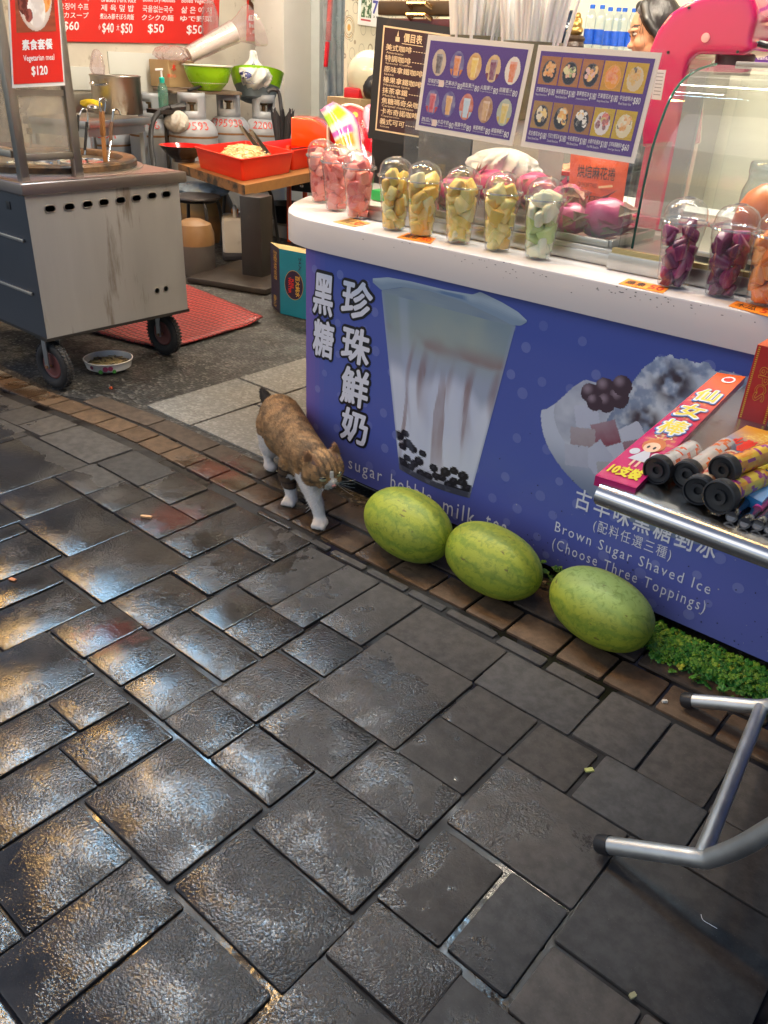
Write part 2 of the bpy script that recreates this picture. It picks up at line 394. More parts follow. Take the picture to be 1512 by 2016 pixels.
# ================================================================ the ground
def paving_material():
    m, t, b, out = _nodes('wet_paving'); L = t.links.new
    tc = N(t, 'ShaderNodeTexCoord'); P0 = tc.outputs['Object']
    at = N(t, 'ShaderNodeVertexColor', layer_name='Col')
    sc_ = N(t, 'ShaderNodeVectorMath', operation='SCALE'); L(at.outputs[0], sc_.inputs[0]); sc_.inputs['Scale'].default_value = 9.0
    ad = N(t, 'ShaderNodeVectorMath', operation='ADD'); L(P0, ad.inputs[0]); L(sc_.outputs[0], ad.inputs[1]); P = ad.outputs[0]     # every stone has its own grain
    cr = N(t, 'ShaderNodeSeparateColor'); L(at.outputs[0], cr.inputs[0])
    def noise(sc, det=5, ro=.55, dist=0):
        n = N(t, 'ShaderNodeTexNoise'); n.inputs['Scale'].default_value = sc; n.inputs['Detail'].default_value = det; n.inputs['Roughness'].default_value = ro; n.inputs['Distortion'].default_value = dist
        L(P, n.inputs['Vector']); return n.outputs['Fac']
    def math_(op, a, bb=None, c=None):
        n = N(t, 'ShaderNodeMath', operation=op)
        for i, x in enumerate((a, bb, c)):
            if x is None: continue
            if isinstance(x, (int, float)): n.inputs[i].default_value = x
            else: L(x, n.inputs[i])
        return n.outputs[0]
    def rng(x, a, bb, c=0, d=1):
        n = N(t, 'ShaderNodeMapRange', interpolation_type='SMOOTHSTEP'); L(x, n.inputs[0])
        for i, q in zip((1, 2, 3, 4), (a, bb, c, d)): n.inputs[i].default_value = q
        return n.outputs[0]
    def mixf(f, a, bb):
        n = N(t, 'ShaderNodeMix'); 
        for i, x in zip((0, 2, 3), (f, a, bb)):
            if isinstance(x, (int, float)): n.inputs[i].default_value = x
            else: L(x, n.inputs[i])
        return n.outputs[0]
    def mixcol(f, a, bb, bt='MIX'):
        n = N(t, 'ShaderNodeMix', data_type='RGBA', blend_type=bt)
        for i, x in zip((0, 6, 7), (f, a, bb)):
            if isinstance(x, (int, float)): n.inputs[i].default_value = x
            elif isinstance(x, tuple): n.inputs[i].default_value = (*x, 1)
            else: L(x, n.inputs[i])
        return n.outputs[2]
    sx = N(t, 'ShaderNodeSeparateXYZ'); L(P0, sx.inputs[0])
    X, Y = sx.outputs[0], sx.outputs[1]
    # the lane is wet to the left and near, only damp by the counter on the right
    side = math_('ADD', math_('MULTIPLY', X, -.55), math_('MULTIPLY', Y, -.42))       # grows to the left and to the viewer
    nb = N(t, 'ShaderNodeTexNoise'); nb.inputs['Scale'].default_value = 5.5; nb.inputs['Detail'].default_value = 10; nb.inputs['Roughness'].default_value = .68; nb.inputs['Distortion'].default_value = .35; L(P0, nb.inputs['Vector']); blot = nb.outputs['Fac']
    lean = math_('ADD', math_('MULTIPLY', math_('ADD', X, .58), -1.25), math_('MULTIPLY', math_('SUBTRACT', Y, 1.2), -.55))
    far = rng(Y, 1.02, 1.42, 0, -1.0)
    w = math_('ADD', math_('ADD', math_('ADD', lean, far), math_('MULTIPLY', math_('SUBTRACT', cr.outputs[1], 1.0), .9)), math_('MULTIPLY', math_('SUBTRACT', blot, .5), 2.7))
    pale = math_('MULTIPLY', rng(X, -1.9, -2.6, 0, 1), rng(Y, 1.12, 1.3, 0, -2.3)); w = math_('ADD', w, pale)
    wet = rng(w, -.05, .1)
    fine = noise(185, 3, .6)
    film = rng(math_('ADD', math_('ADD', math_('MULTIPLY', noise(7, 6, .6), 1.0), math_('MULTIPLY', side, .3)), math_('MULTIPLY', math_('SUBTRACT', fine, .5), -.55)), .40, .70)
    mid = noise(34, 5, .6); spk = noise(420, 2, .5)
    base = mixcol(rng(noise(9, 6, .65), .3, .7), (.0205, .0182, .0165), (.042, .0375, .034))
    base = mixcol(1.0, base, at.outputs[0], 'MULTIPLY')
    dry = mixcol(rng(mid, .3, .7), (.046, .0425, .039), (.074, .068, .062)); dry = mixcol(1.0, dry, at.outputs[0], 'MULTIPLY')
    col = mixcol(wet, dry, base)
    col = mixcol(rng(spk, .7, .76), col, mixcol(.5, col, (.2, .18, .16)))
    # rusty red stains trodden into a few stones
    for (x, y, r) in ((-2.1, 1.62, .13), (-1.93, 1.30, .12), (-1.55, .83, .1)):
        dx = math_('SUBTRACT', X, x); dy = math_('SUBTRACT', Y, y)
        dd = math_('SQRT', math_('ADD', math_('MULTIPLY', dx, dx), math_('MULTIPLY', dy, dy)))
        k = rng(math_('ADD', dd, math_('MULTIPLY', math_('SUBTRACT', noise(22, 6, .7), .5), .3)), r*.25, r, .55, 0)
        col = mixcol(k, col, (.11, .022, .016))
    L(col, b.inputs['Base Color'])
    rw = mixf(film, .26, .06)
    L(mixf(wet, .72, rw), b.inputs['Roughness'])
    L(mixf(wet, .28, mixf(film, .36, .6)), b.inputs['Specular IOR Level'])
    h = math_('ADD', math_('MULTIPLY', mid, .34), math_('MULTIPLY', fine, mixf(film, .5, .3)))
    bp = N(t, 'ShaderNodeBump'); bp.inputs['Distance'].default_value = .012; L(mixf(wet, .25, mixf(film, .5, .22)), bp.inputs['Strength']); L(h, bp.inputs['Height'])
    L(bp.outputs[0], b.inputs['Normal'])
    return m
PAVE = paving_material()
K = .8667
T_ = [(-3.21,-2.83,1.53,1.745),(-3.18,-2.835,1.2,1.53),(-2.825,-2.615,1.37,1.55),(-2.83,-2.605,1.195,1.365),(-2.605,-2.425,1.37,1.545),(-2.82,-2.525,1.555,1.745),(-2.525,-2.32,1.55,1.745),
(-2.595,-2.265,1.105,1.365),(-2.42,-2.15,1.37,1.54),(-2.315,-2.15,1.55,1.745),(-2.14,-1.963,1.37,1.735),(-2.26,-1.945,1.025,1.36),(-1.95,-1.745,1.28,1.55),(-1.96,-1.745,1.555,1.715),
(-1.74,-1.567,1.385,1.72),(-1.565,-1.41,1.385,1.712),(-1.94,-1.75,1.065,1.275),(-1.735,-1.585,1.2,1.378),(-1.577,-1.405,1.2,1.372),(-1.73,-1.405,1.05,1.187),(-1.41,-1.23,1.435,1.715),(-1.398,-1.225,1.255,1.43),
(-1.4,-1.215,1.02,1.25),(-1.215,-.893,1.195,1.518),(-1.225,-.903,1.525,1.715),(-1.205,-.945,1.02,1.185),(-.94,-.683,1.02,1.185),(-.985,-.67,.79,1.01),(-.99,-.668,.578,.782),(-1.2,-1.003,.85,1.0),
(-1.387,-1.21,.85,1.01),(-1.58,-1.392,.85,1.038),(-1.75,-1.582,.85,1.042),(-1.93,-1.755,.845,1.05),(-2.1,-1.94,.785,1.015),(-1.935,-1.675,.575,.84),(-1.665,-1.517,.697,.84),(-1.655,-1.512,.482,.69),
(-1.51,-1.325,.635,.842),(-1.5,-1.325,.41,.628),(-1.32,-.995,.575,.845),(-1.312,-1.115,.405,.57),(-1.105,-.935,.31,.572),(-.925,-.735,.35,.57),(-.66,-.433,.685,.832),(-.665,-.498,.842,1.005),(-.66,-.462,.52,.68),
(-.905,-.6,1.535,1.7),(-.888,-.684,1.365,1.528),(-.882,-.684,1.19,1.358),(-.6,-.42,1.535,1.77),(-.68,-.508,1.365,1.525),(-.675,-.352,1.1,1.357),(-.42,-.245,1.535,1.77),(-.5,-.242,1.365,1.53),(-.492,-.347,.85,1.092),
(-.345,-.055,1.01,1.355),(-.34,-.22,.85,1.005),(-.455,-.25,.65,.835),(-.235,-.05,1.365,1.53),(-.24,-.06,1.535,1.77),(-2.262,-2.135,.865,1.01),(-2.43,-2.275,.945,1.095),(-3.39,-3.215,1.55,1.745),(-3.58,-3.395,1.55,1.745),
(-1.31,-1.165,1.73,1.768),(-1.155,-.97,1.73,1.768),(-.96,-.795,1.718,1.768),(-.785,-.612,1.712,1.768),(-1.49,-1.318,1.73,1.768),(-1.66,-1.5,1.732,1.768),(-1.86,-1.67,1.733,1.768),(-2.05,-1.87,1.742,1.768)]
def bendy(x, y):      # the joints bow towards the lane at the far left
    return y-.085*smooth(-2.45, -3.5, x)*smooth(1.0, 1.5, y)
def tile_top(mb, x0, x1, y0, y1, col, g=.0029, tilt=.0005, z=0, bev=.003):
    x0, x1, y0, y1 = x0+g, x1-g, y0+g, y1-g
    if x1-x0 < .01 or y1-y0 < .008: return
    b = bmesh.new(); bmesh.ops.create_cube(b, size=1)
    for v in b.verts: v.co = Vector(((x0+x1)/2+v.co.x*(x1-x0), (y0+y1)/2+v.co.y*(y1-y0), -.02+v.co.z*.04))
    up = [e for e in b.edges if all(v.co.z > -.001 for v in e.verts)]; ve = [e for e in b.edges if abs(e.verts[0].co.z-e.verts[1].co.z) > .01]
    bmesh.ops.bevel(b, geom=ve, offset=min(.006, (y1-y0)*.25, (x1-x0)*.25), segments=3, profile=.5, affect='EDGES')
    up = [e for e in b.edges if all(v.co.z > -.001 for v in e.verts)]
    bmesh.ops.bevel(b, geom=up, offset=bev, segments=2, profile=.5, affect='EDGES')
    ax, ay, az = random.gauss(0, tilt*2), random.gauss(0, tilt*2), random.gauss(0, tilt)
    for v in b.verts:
        v.co.z += z+az+ax*(v.co.x-(x0+x1)/2)*4+ay*(v.co.y-(y0+y1)/2)*4
        j = .0022
        v.co.x += (vn(v.co.y*40, v.co.x*9)-.5)*j; v.co.y += (vn(v.co.x*40+9, v.co.y*9)-.5)*j
        v.co.y = bendy(v.co.x, v.co.y)
    n = len(b.faces); mb.bm(b, PAVE, cols=[col]*n)
def paving():
    rnd = random.Random(11)
    tiles = [tuple(q*K for q in t) for t in T_]
    X0, X1, Y0, Y1, c = -5.2, 1.3, -1.6, 1.745*K, .01075
    nx, ny = int((X1-X0)/c), int((Y1-Y0)/c); occ = np.zeros((nx+2, ny+2), bool)
    for x0, x1, y0, y1 in tiles:
        occ[max(0, round((x0-X0)/c)):max(0, round((x1-X0)/c)), max(0, round((y0-Y0)/c)):max(0, round((y1-Y0)/c))] = True
    grown = []
    for x0, x1, y0, y1 in tiles:           # close the slivers between measured stones
        q = [round((x0-X0)/c), round((x1-X0)/c), round((y0-Y0)/c), round((y1-Y0)/c)]; e = [x0, x1, y0, y1]
        for _ in range(6):
            if q[0] > 0 and q[1] < nx and q[2] > 0 and q[3] < ny:
                if not occ[q[0]-1, q[2]:q[3]].any(): q[0] -= 1; occ[q[0], q[2]:q[3]] = True; e[0] = X0+q[0]*c
                if not occ[q[1], q[2]:q[3]].any(): occ[q[1], q[2]:q[3]] = True; q[1] += 1; e[1] = X0+q[1]*c
                if not occ[q[0]:q[1], q[2]-1].any(): q[2] -= 1; occ[q[0]:q[1], q[2]] = True; e[2] = Y0+q[2]*c
                if not occ[q[0]:q[1], q[3]].any(): occ[q[0]:q[1], q[3]] = True; q[3] += 1; e[3] = Y0+q[3]*c
        grown.append(tuple(e))
    tiles = grown
    for j in range(ny-1, -1, -1):
        for i in range(nx):
            if occ[i, j]: continue
            w = rnd.choice([14, 14, 16, 22, 28]); h = rnd.choice([14, 14, 18, 24]); a = 0
            while a < w and i+a < nx and not occ[i+a, j]: a += 1
            d = 0
            while d < h and j-d >= 0 and not occ[i:i+a, j-d].any(): d += 1
            occ[i:i+a, j-d+1:j+1] = True
            if a > 3 and d > 3: tiles.append((X0+i*c, X0+(i+a)*c, Y0+(j-d+1)*c, Y0+(j+1)*c))
    mb = MB()
    for t in tiles:
        k = rnd.uniform(.78, 1.2); w = rnd.uniform(-.05, .06); tile_top(mb, *t, (k*(1+w), k, k*(1-w)))
    x = -4.0                                # the row of small brown setts along the counter, then the edging stones
    while x < 1.2:
        w = rnd.uniform(.128, .15); k = rnd.uniform(1.0, 1.35)
        tile_top(mb, x, x+w, 1.547, 1.662, (k*1.42, k*1.0, k*.66), .0042); x += w
    x = -3.0
    while x < 1.2:
        w = rnd.uniform(.27, .42); k = rnd.uniform(.85, 1.1); q = x > -1.95
        tile_top(mb, x, x+w, 1.672, 1.79 if q else 1.775, (k*1.25, k*1.0, k*.8), .004); x += w
    tag(mb.build('stone_paving', None, 40, (0, 0, 0)), kind='structure')
paving()
def ground():
    m, t, b, out = _nodes('wet_joint'); L = t.links.new
    tc = N(t, 'ShaderNodeTexCoord'); n = N(t, 'ShaderNodeTexNoise'); n.inputs['Scale'].default_value = 30; n.inputs['Detail'].default_value = 5; L(tc.outputs['Object'], n.inputs['Vector'])
    n2 = N(t, 'ShaderNodeTexNoise'); n2.inputs['Scale'].default_value = 4; L(tc.outputs['Object'], n2.inputs['Vector'])
    r = N(t, 'ShaderNodeMapRange'); L(n2.outputs['Fac'], r.inputs[0]); r.inputs[1].default_value = .42; r.inputs[2].default_value = .58; r.inputs[3].default_value = .75; r.inputs[4].default_value = .16; L(r.outputs[0], b.inputs['Roughness'])
    b.inputs['Base Color'].default_value = (.006, .005, .005, 1)
    bp = N(t, 'ShaderNodeBump'); bp.inputs['Strength'].default_value = .2; bp.inputs['Distance'].default_value = .01; L(n.outputs['Fac'], bp.inputs['Height']); L(bp.outputs[0], b.inputs['Normal'])
    mb = MB(); mb.quad((-60, -60, -.0065), (60, -60, -.0065), (60, 60, -.0065), (-60, 60, -.0065), m)
    tag(mb.build('ground', None, 0, (0, 0, 0)), kind='structure')
ground()
def aggregate(name, c0, c1, chip, chips=.62, wetr=.35):
    m, t, b, out = _nodes(name); L = t.links.new; tc = N(t, 'ShaderNodeTexCoord'); P = tc.outputs['Object']
    vo = N(t, 'ShaderNodeTexVoronoi'); vo.inputs['Scale'].default_value = 85; L(P, vo.inputs['Vector'])
    sp = N(t, 'ShaderNodeSeparateColor'); L(vo.outputs['Color'], sp.inputs[0])
    n = N(t, 'ShaderNodeTexNoise'); n.inputs['Scale'].default_value = 5; n.inputs['Detail'].default_value = 8; n.inputs['Roughness'].default_value = .65; L(P, n.inputs['Vector'])
    mx = N(t, 'ShaderNodeMix', data_type='RGBA'); L(n.outputs['Fac'], mx.inputs[0]); mx.inputs[6].default_value = (*c0, 1); mx.inputs[7].default_value = (*c1, 1)
    r1 = N(t, 'ShaderNodeMapRange'); L(sp.outputs[0], r1.inputs[0]); r1.inputs[1].default_value = chips; r1.inputs[2].default_value = 1; r1.inputs[4].default_value = .9
    m2 = N(t, 'ShaderNodeMix', data_type='RGBA'); L(r1.outputs[0], m2.inputs[0]); L(mx.outputs[2], m2.inputs[6]); m2.inputs[7].default_value = (*chip, 1)
    L(m2.outputs[2], b.inputs['Base Color'])
    r2 = N(t, 'ShaderNodeMapRange'); L(n.outputs['Fac'], r2.inputs[0]); r2.inputs[1].default_value = .4; r2.inputs[2].default_value = .6; r2.inputs[3].default_value = wetr; r2.inputs[4].default_value = .75; L(r2.outputs[0], b.inputs['Roughness'])
    bp = N(t, 'ShaderNodeBump'); bp.inputs['Strength'].default_value = .5; bp.inputs['Distance'].default_value = .006; L(vo.outputs['Distance'], bp.inputs['Height']); L(bp.outputs[0], b.inputs['Normal'])
    return m
AGG = aggregate('dark_aggregate', (.014, .0135, .0125), (.04, .038, .034), (.16, .15, .135), .76)
CONC = aggregate('grey_concrete', (.14, .135, .12), (.235, .225, .2), (.3, .29, .26), .5, .6)
mb = MB(); mb.prism([(-9, 1.5), (-3.35, 1.52), (-2.77, 1.745), (-1.95, 1.78), (1.4, 1.8), (1.4, 8), (-9, 8)], -.03, -.004, AGG)
tag(mb.build('stall_floor', None, 0, (0, 0, 0)), kind='structure')
mb = MB()
for x0, x1, y0, y1 in ((-2.775, -2.485, 1.79, 2.28), (-2.775, -2.485, 2.29, 2.71), (-2.478, -1.95, 1.80, 2.12), (-2.478, -1.9, 2.13, 2.71), (-1.945, -1.5, 1.9, 2.12)):
    mb.box(((x0+x1)/2, (y0+y1)/2, -.012), (x1-x0-.005, y1-y0-.005, .03), CONC, bev=.003)
tag(mb.build('concrete_slab', None, 30, (0, 0, 0)), kind='structure')

# ================================================================ walls and ceiling
PLASTER = mat('stained_plaster', (.62, .58, .5), .75, var=.12, vs=4, dirt=(.33, .28, .21), ds=9, dt=.6, bump=.15, bs=30)
WHITE_T = mat('white_wall_board', (.66, .69, .66), .3, var=.05, vs=3)
WX = -6.9
t = thing('stall_wall', 'stained cream wall of the noodle stall behind the gas bottles', 'wall', (WX, 5.0, 0))
MB().box((WX-.1, 4.6, 1.5), (.2, 4.6, 3.0), PLASTER).build('plaster', t)
def wallpanel(px, y0, y1, name='tile_board'):
    a, b = OX(px[0], y0, WX), OX(px[1], y1, WX)
    MB().box((WX+.008, (a.y+b.y)/2, (a.z+b.z)/2), (.016, abs(a.y-b.y), abs(a.z-b.z)), WHITE_T, bev=.003).build(name, t)
wallpanel((120, 208), 130, 178); wallpanel((210, 322), 101, 186)
a = OX(120, 182, WX); b = OX(250, 225, WX)
MB().box((WX+.02, (a.y+b.y)/2, (a.z+b.z)/2), (.03, abs(b.y-a.y), abs(a.z-b.z)), steel_worn, bev=.004).build('splash_back', t)
# the white end wall (pillar) with the sliding door track
PW = mat('white_pillar_paint', (.6, .59, .55), .6, var=.06, vs=5, dirt=(.35, .33, .28), ds=5, dt=.66)
c1, c2 = OX(566, 100, -6.3), OX(611, 100, -6.3)
t = thing('white_pillar', 'off-white plastered pillar between the red sign and the plastic curtain', 'pillar', (-6.3, c1.y, 0))
MB().box((-6.5, (c1.y+c2.y)/2-.02, 1.5), (.4, c2.y-c1.y+.05, 3), PW, bev=.006).build('shaft', t)
c3 = OX(618, 100, -6.25)
MB().box((-6.28, c2.y+.028, 1.5), (.06, .035, 3), black_metal).build('door_seal', t)
c4 = OX(642, 100, -6.2)
MB().box((-6.25, (c3.y+c4.y)/2+.012, 1.5), (.12, c4.y-c3.y, 3), mat('grey_door_frame', (.5, .53, .52), .35, var=.06)).build('door_frame', t)
# strip curtain
t = thing('strip_curtain', 'hazy clear plastic strip curtain hanging beside the white pillar', 'curtain', AT(665, 220, 6.6).xy.to_3d())
CUR = glass('curtain_plastic', (.75, .78, .78), .15, 1, .06, .45, (.55, .57, .57), 5)
for i, (x0, x1) in enumerate(((638, 664), (655, 680), (670, 694))):
    a, b = OX(x0, 100, -6.1+.04*i), OX(x1, 100, -6.1+.04*i); mb = MB()
    mb.grid(lambda u, v: (a.x+.02*math.sin(u*7+i)+.015*math.sin(v*9), a.y+(b.y-a.y)*u, .25+2.5*v), 8, 12, CUR); mb.build('strip', t)
a = OX(653, 0, -6.0); b = OX(640, 130, -6.0)
RED_FOIL = mat('red_wrapping', hx('c8202c'), .3, var=.2, vs=20)
t = thing('incense_packet', 'long red packet of sticks hung upside down on the plastic curtain', 'packet', OX(640, 135, -6.0))
MB().bar(OX(641, 132, -6.0), OX(645, 82, -6.0), .035, .03, RED_FOIL, bev=.008).build('red_packet', t)
MB().bar(OX(646, 80, -6.0), OX(652, -30, -6.0), .05, .02, glass('cellophane', (.9, .6, .6), .08, 1, .08, .25, (.8, .4, .4))).build('clear_sleeve', t)
MB().bar(OX(647, 42, -6.02), OX(652, -30, -6.02), .035, .02, RED_FOIL).build('sticks', t)

# drink stall: papered side wall, cream back wall, ceiling
def wallpaper():
    m, t, b, out = _nodes('cafe_wallpaper'); L = t.links.new; tc = N(t, 'ShaderNodeTexCoord'); P = tc.outputs['Object']
    def rings(sc, seed):
        mp = N(t, 'ShaderNodeMapping'); L(P, mp.inputs[0]); mp.inputs['Location'].default_value = (seed, seed*.7, seed*.3); mp.inputs['Scale'].default_value = (1, 1, .8)
        v = N(t, 'ShaderNodeTexVoronoi'); v.inputs['Scale'].default_value = sc; v.inputs['Randomness'].default_value = .7; L(mp.outputs[0], v.inputs['Vector'])
        return v
    v1 = rings(6.5, 0); 
    def band(src, a, w):
        s = N(t, 'ShaderNodeMath', operation='SUBTRACT'); L(src, s.inputs[0]); s.inputs[1].default_value = a
        ab = N(t, 'ShaderNodeMath', operation='ABSOLUTE'); L(s.outputs[0], ab.inputs[0])
        lt = N(t, 'ShaderNodeMath', operation='LESS_THAN'); L(ab.outputs[0], lt.inputs[0]); lt.inputs[1].default_value = w; return lt.outputs[0]
    col = None
    def mx(f, a, c):
        n = N(t, 'ShaderNodeMix', data_type='RGBA'); L(f, n.inputs[0])
        if isinstance(a, tuple): n.inputs[6].default_value = (*a, 1)
        else: L(a, n.inputs[6])
        n.inputs[7].default_value = (*c, 1); return n.outputs[2]
    nz = N(t, 'ShaderNodeTexNoise'); nz.inputs['Scale'].default_value = 3; L(P, nz.inputs['Vector'])
    col = mx(nz.outputs['Fac'], (.62, .58, .47), (.72, .68, .56))
    d = v1.outputs['Distance']
    lt = N(t, 'ShaderNodeMath', operation='LESS_THAN'); L(d, lt.inputs[0]); lt.inputs[1].default_value = .13
    col = mx(lt.outputs[0], col, (.62, .34, .08))
    for a, w, c in ((.24, .012, (.3, .24, .15)), (.31, .018, (.42, .3, .16)), (.37, .01, (.35, .3, .22))): col = mx(band(d, a, w), col, c)
    v2 = rings(11, 5.3); col = mx(band(v2.outputs['Distance'], .3, .014), col, (.3, .28, .24))
    L(col, b.inputs['Base Color']); b.inputs['Roughness'].default_value = .6; return m
WPX = -4.3; a = OX(684, 100, WPX)
t = thing('papered_wall', 'cream wallpaper with cups and spoons on the side wall of the drink stall', 'wall', (WPX, a.y, 0))
MB().box((WPX-.015, (a.y+5.6)/2, 1.5), (.03, 5.6-a.y, 3), wallpaper()).build('wallpaper', t)
CREAM = mat('cream_wall', (.78, .74, .56), .6, var=.05, vs=2)
t = thing('back_wall', 'pale cream back wall behind the water bottles', 'wall', (-1.4, 5.6, 0))
MB().box((-1.4, 5.7, 1.5), (5.8, .2, 3), CREAM).build('plaster', t)
MB().box((OY(1010, 50, 5.6).x, 5.585, 1.5), (.55, .02, 2.2), mat('pale_blue_tint', (.55, .7, .7), .4)).build('blue_panel', t)
t = thing('stall_roof', 'flat roof and ceiling over the stalls', 'roof', (-2, 4, 3.1))
MB().box((-3.1, 4.6, 3.15), (9.4, 4.8, .12), mat('ceiling_board', (.32, .31, .29), .7, var=.1)).build('ceiling', t)
MB().box((-3.1, 2.24, 3.13), (9.4, .05, .2), mat('fascia_board', (.035, .03, .03), .5)).build('fascia', t)
MB().box((1.55, 4.2, 1.55), (.1, 4.0, 3.1), mat('side_partition', (.3, .29, .27), .6)).build('side_partition', t)
# ================================================================ drink counter
FY = 1.843
LAM = mat('white_laminate', (.60, .58, .585), .3, var=.03, vs=6, dirt=(.45, .42, .4), ds=14, dt=.72, coat=.2)
ctr = thing('drink_counter', 'blue drink counter with a rounded white top and printed tea picture front', 'counter', (-.4, 2.2, 0))
MB().box((-.31, 2.285, .415), (3.14, .87, .74), mat('counter_side', (.09, .08, .24), .4), bev=.004).build('body', ctr)
MB().box((-.31, 2.3, .03), (3.05, .8, .055), mat('toe_kick', (.012, .011, .011), .7)).build('plinth', ctr)
top = [(1.26, 1.817), (-1.62, 1.817), (-1.76, 1.817), (-1.86, 1.822), (-1.93, 1.84), (-1.99, 1.872), (-2.05, 1.93), (-2.12, 2.02), (-2.18, 2.13), (-2.235, 2.26), (-2.28, 2.4), (-2.3, 2.55), (-2.3, 2.8), (1.26, 2.8)]
mb = MB(); mb.prism(top[::-1], .781, .866, LAM)
b = bmesh.new(); tmp = [b.verts.new(v) for v in mb.v]
for f in mb.f: b.faces.new([tmp[i] for i in f])
b.normal_update(); bmesh.ops.recalc_face_normals(b, faces=b.faces[:])
es = [e for e in b.edges if e.verts[0].co.z > .86 and e.verts[1].co.z > .86]
bmesh.ops.bevel(b, geom=es, offset=.005, segments=2, profile=.5, affect='EDGES')
MB().bm(b, LAM).build('worktop', ctr, 30)
# scuffs along the worktop edge
sc = MB(); SCUFF = mat('scuff', (.09, .09, .1), .6); rnd = random.Random(5)
for i in range(70):
    x = rnd.choice([rnd.uniform(-1.7, 0), rnd.gauss(-.75, .12), rnd.gauss(-1.2, .1)]); z = .866-abs(rnd.gauss(.012, .012))-.003; w = rnd.uniform(.001, .006)
    if z < .79: continue
    sc.quad((x, 1.8164, z), (x+w, 1.8164, z+rnd.uniform(-.001, .001)), (x+w*.8, 1.8164, z+.0018), (x, 1.8164, z+.0014), SCUFF)
sc.build('scuff_marks', ctr, 0)
# ---- printed front
PX0, PX1, PZ0, PZ1 = -1.88, 1.26, .046, .780
sg = Sign((PX0, FY, PZ1), (PX1, FY, PZ1), (PX1, FY, PZ0), (PX0, FY, PZ0))
def U(x): return (x-PX0)/(PX1-PX0)
def Vv(z): return (PZ1-z)/(PZ1-PZ0)
BLUE0, BLUE1, PURP = hx('4555a6'), hx('6674c0'), hx('7e66ae')
dots = [(rnd.uniform(PX0, PX1), rnd.uniform(PZ0, PZ1), rnd.uniform(.011, .016)) for _ in range(0)]
dd = []
rr = random.Random(21)
for i in range(-30, 34):
    for j in range(0, 12):
        x, z = -1.84+i*.105+(j % 2)*.05+rr.uniform(-.016, .016)+1.0*0, .07+j*.064+rr.uniform(-.014, .014)
        if PX0+.015 < x < PX1-.02 and PZ0+.02 < z < PZ1-.02 and rr.random() < .8: dd.append((x, z, rr.uniform(.011, .0165), rr.uniform(.25, .8)))
def bgcol(u, v):
    x = PX0+u*(PX1-PX0); z = PZ1-v*(PZ1-PZ0)
    k = .5+.5*math.sin(x*2.1+1.1); c = mixc(BLUE0, BLUE1, .25+.55*smooth(.78, .3, z)*k+.15*fbm(x*3, z*3))
    c = mixc(c, PURP, smooth(-1.78, -1.88, x)*.8+.25*smooth(.35, .05, z)*fbm(x*1.5+4, z*2))
    return c
sg.slab('printed_panel', BLUEP := mat('panel_edge', (.3, .3, .4), .4), .006, h=-.0005)
sg.art('printed_panel', VINYL, 0, 0, 1, 1, 150, 34, bgcol, .0004)
for (x, z, r, k) in dd:
    c = mixc(bgcol(U(x), Vv(z)), (.45, .5, .8), .22*k+.05); n = 16
    sg.parts['printed_panel'].add([sg.P(U(x+r*math.cos(2*math.pi*i/n)), Vv(z+r*math.sin(2*math.pi*i/n)), .0008) for i in range(n)], [list(range(n))], VINYL, [c])
# the tea cup picture
CL = lambda z: -1.561+(-1.454+1.561)*(.70-z)/.55
CR = lambda z: -1.094-(1.179-1.094)*(.70-z)/.55
def pearls():
    r2 = random.Random(4); o = []
    for i in range(130):
        z = .145+abs(r2.gauss(0, .055)); x = r2.uniform(CL(z)+.012, CR(z)-.012)
        if z < .30 and (x < -1.36 or z < .235) and all((x-a)**2+(z-b)**2 > .021**2 for a, b, _ in o): o.append((x, z, r2.uniform(.0135, .0185)))
    return o
PE = pearls()
def cupcol(u, v):
    z = .70-v*.545; x = CL(z)+(CR(z)-CL(z))*u
    top_ = hx('8799a6'); low = hx('c3cbe2'); mid = hx('a2acc2')
    c = mixc(mixc(top_, hx('a4aea6'), fbm(x*9, z*9)), mid, smooth(.62, .5, z))
    c = mixc(c, mixc(low, hx('dde2f0'), fbm(x*14, z*5)), smooth(.53, .47, z+(fbm(x*11, 3)-.5)*.12))
    dr = fbm(x*19+3+.25*math.sin(z*17), z*1.9, 2); dr2 = fbm(x*31+9, z*3.2+5, 2)
    k = .75*smooth(.62, .78, dr)*smooth(.17+.2*vn(x*26, 4), .34+.2*vn(x*26, 4), z)*smooth(.62, .5, z)+.7*smooth(.62, .7, dr2)*smooth(.55, .45, z)*smooth(.14, .3, z)
    c = mixc(c, hx('85645f'), min(.85, k)*(.55+.6*fbm(x*40, z*12))); c = mixc(c, hx('8f6f6c'), smooth(.55, .72, fbm(x*6+2, z*8))*smooth(.63, .57, z)*smooth(.46, .55, z)*.7)
    c = mixc(c, hx('403d48'), smooth(.215, .14, z+(fbm(x*20, 1)-.5)*.06)*.8)
    for a, b, r in PE:
        d = math.hypot((x-a)*.88, (z-b)*1.2)
        if d < r*1.25: c = mixc(c, hx('23222c') if d > r*.45 or (x-a)-(z-b) > 0 else hx('383744'), smooth(r*1.12, r*.92, d))
    e = min(u, 1-u); c = mixc(c, hx('9aa6c4'), smooth(.03, .0, e)*.6); c = mixc(c, hx('b9c6e2'), .25*smooth(.12, .16, u)*smooth(.24, .19, u)*smooth(.1, .5, z))
    if v > .965: c = mixc(c, hx('4e5262'), .8)
    return c
sg.mb('tea_cup_picture').grid(lambda u, v: sg.P(U(CL(.70-v*.545)+(CR(.70-v*.545)-CL(.70-v*.545))*u), Vv(.70-v*.545-.012*math.sin(math.pi*u)*v), .0012), 84, 110, VINYL, cupcol)
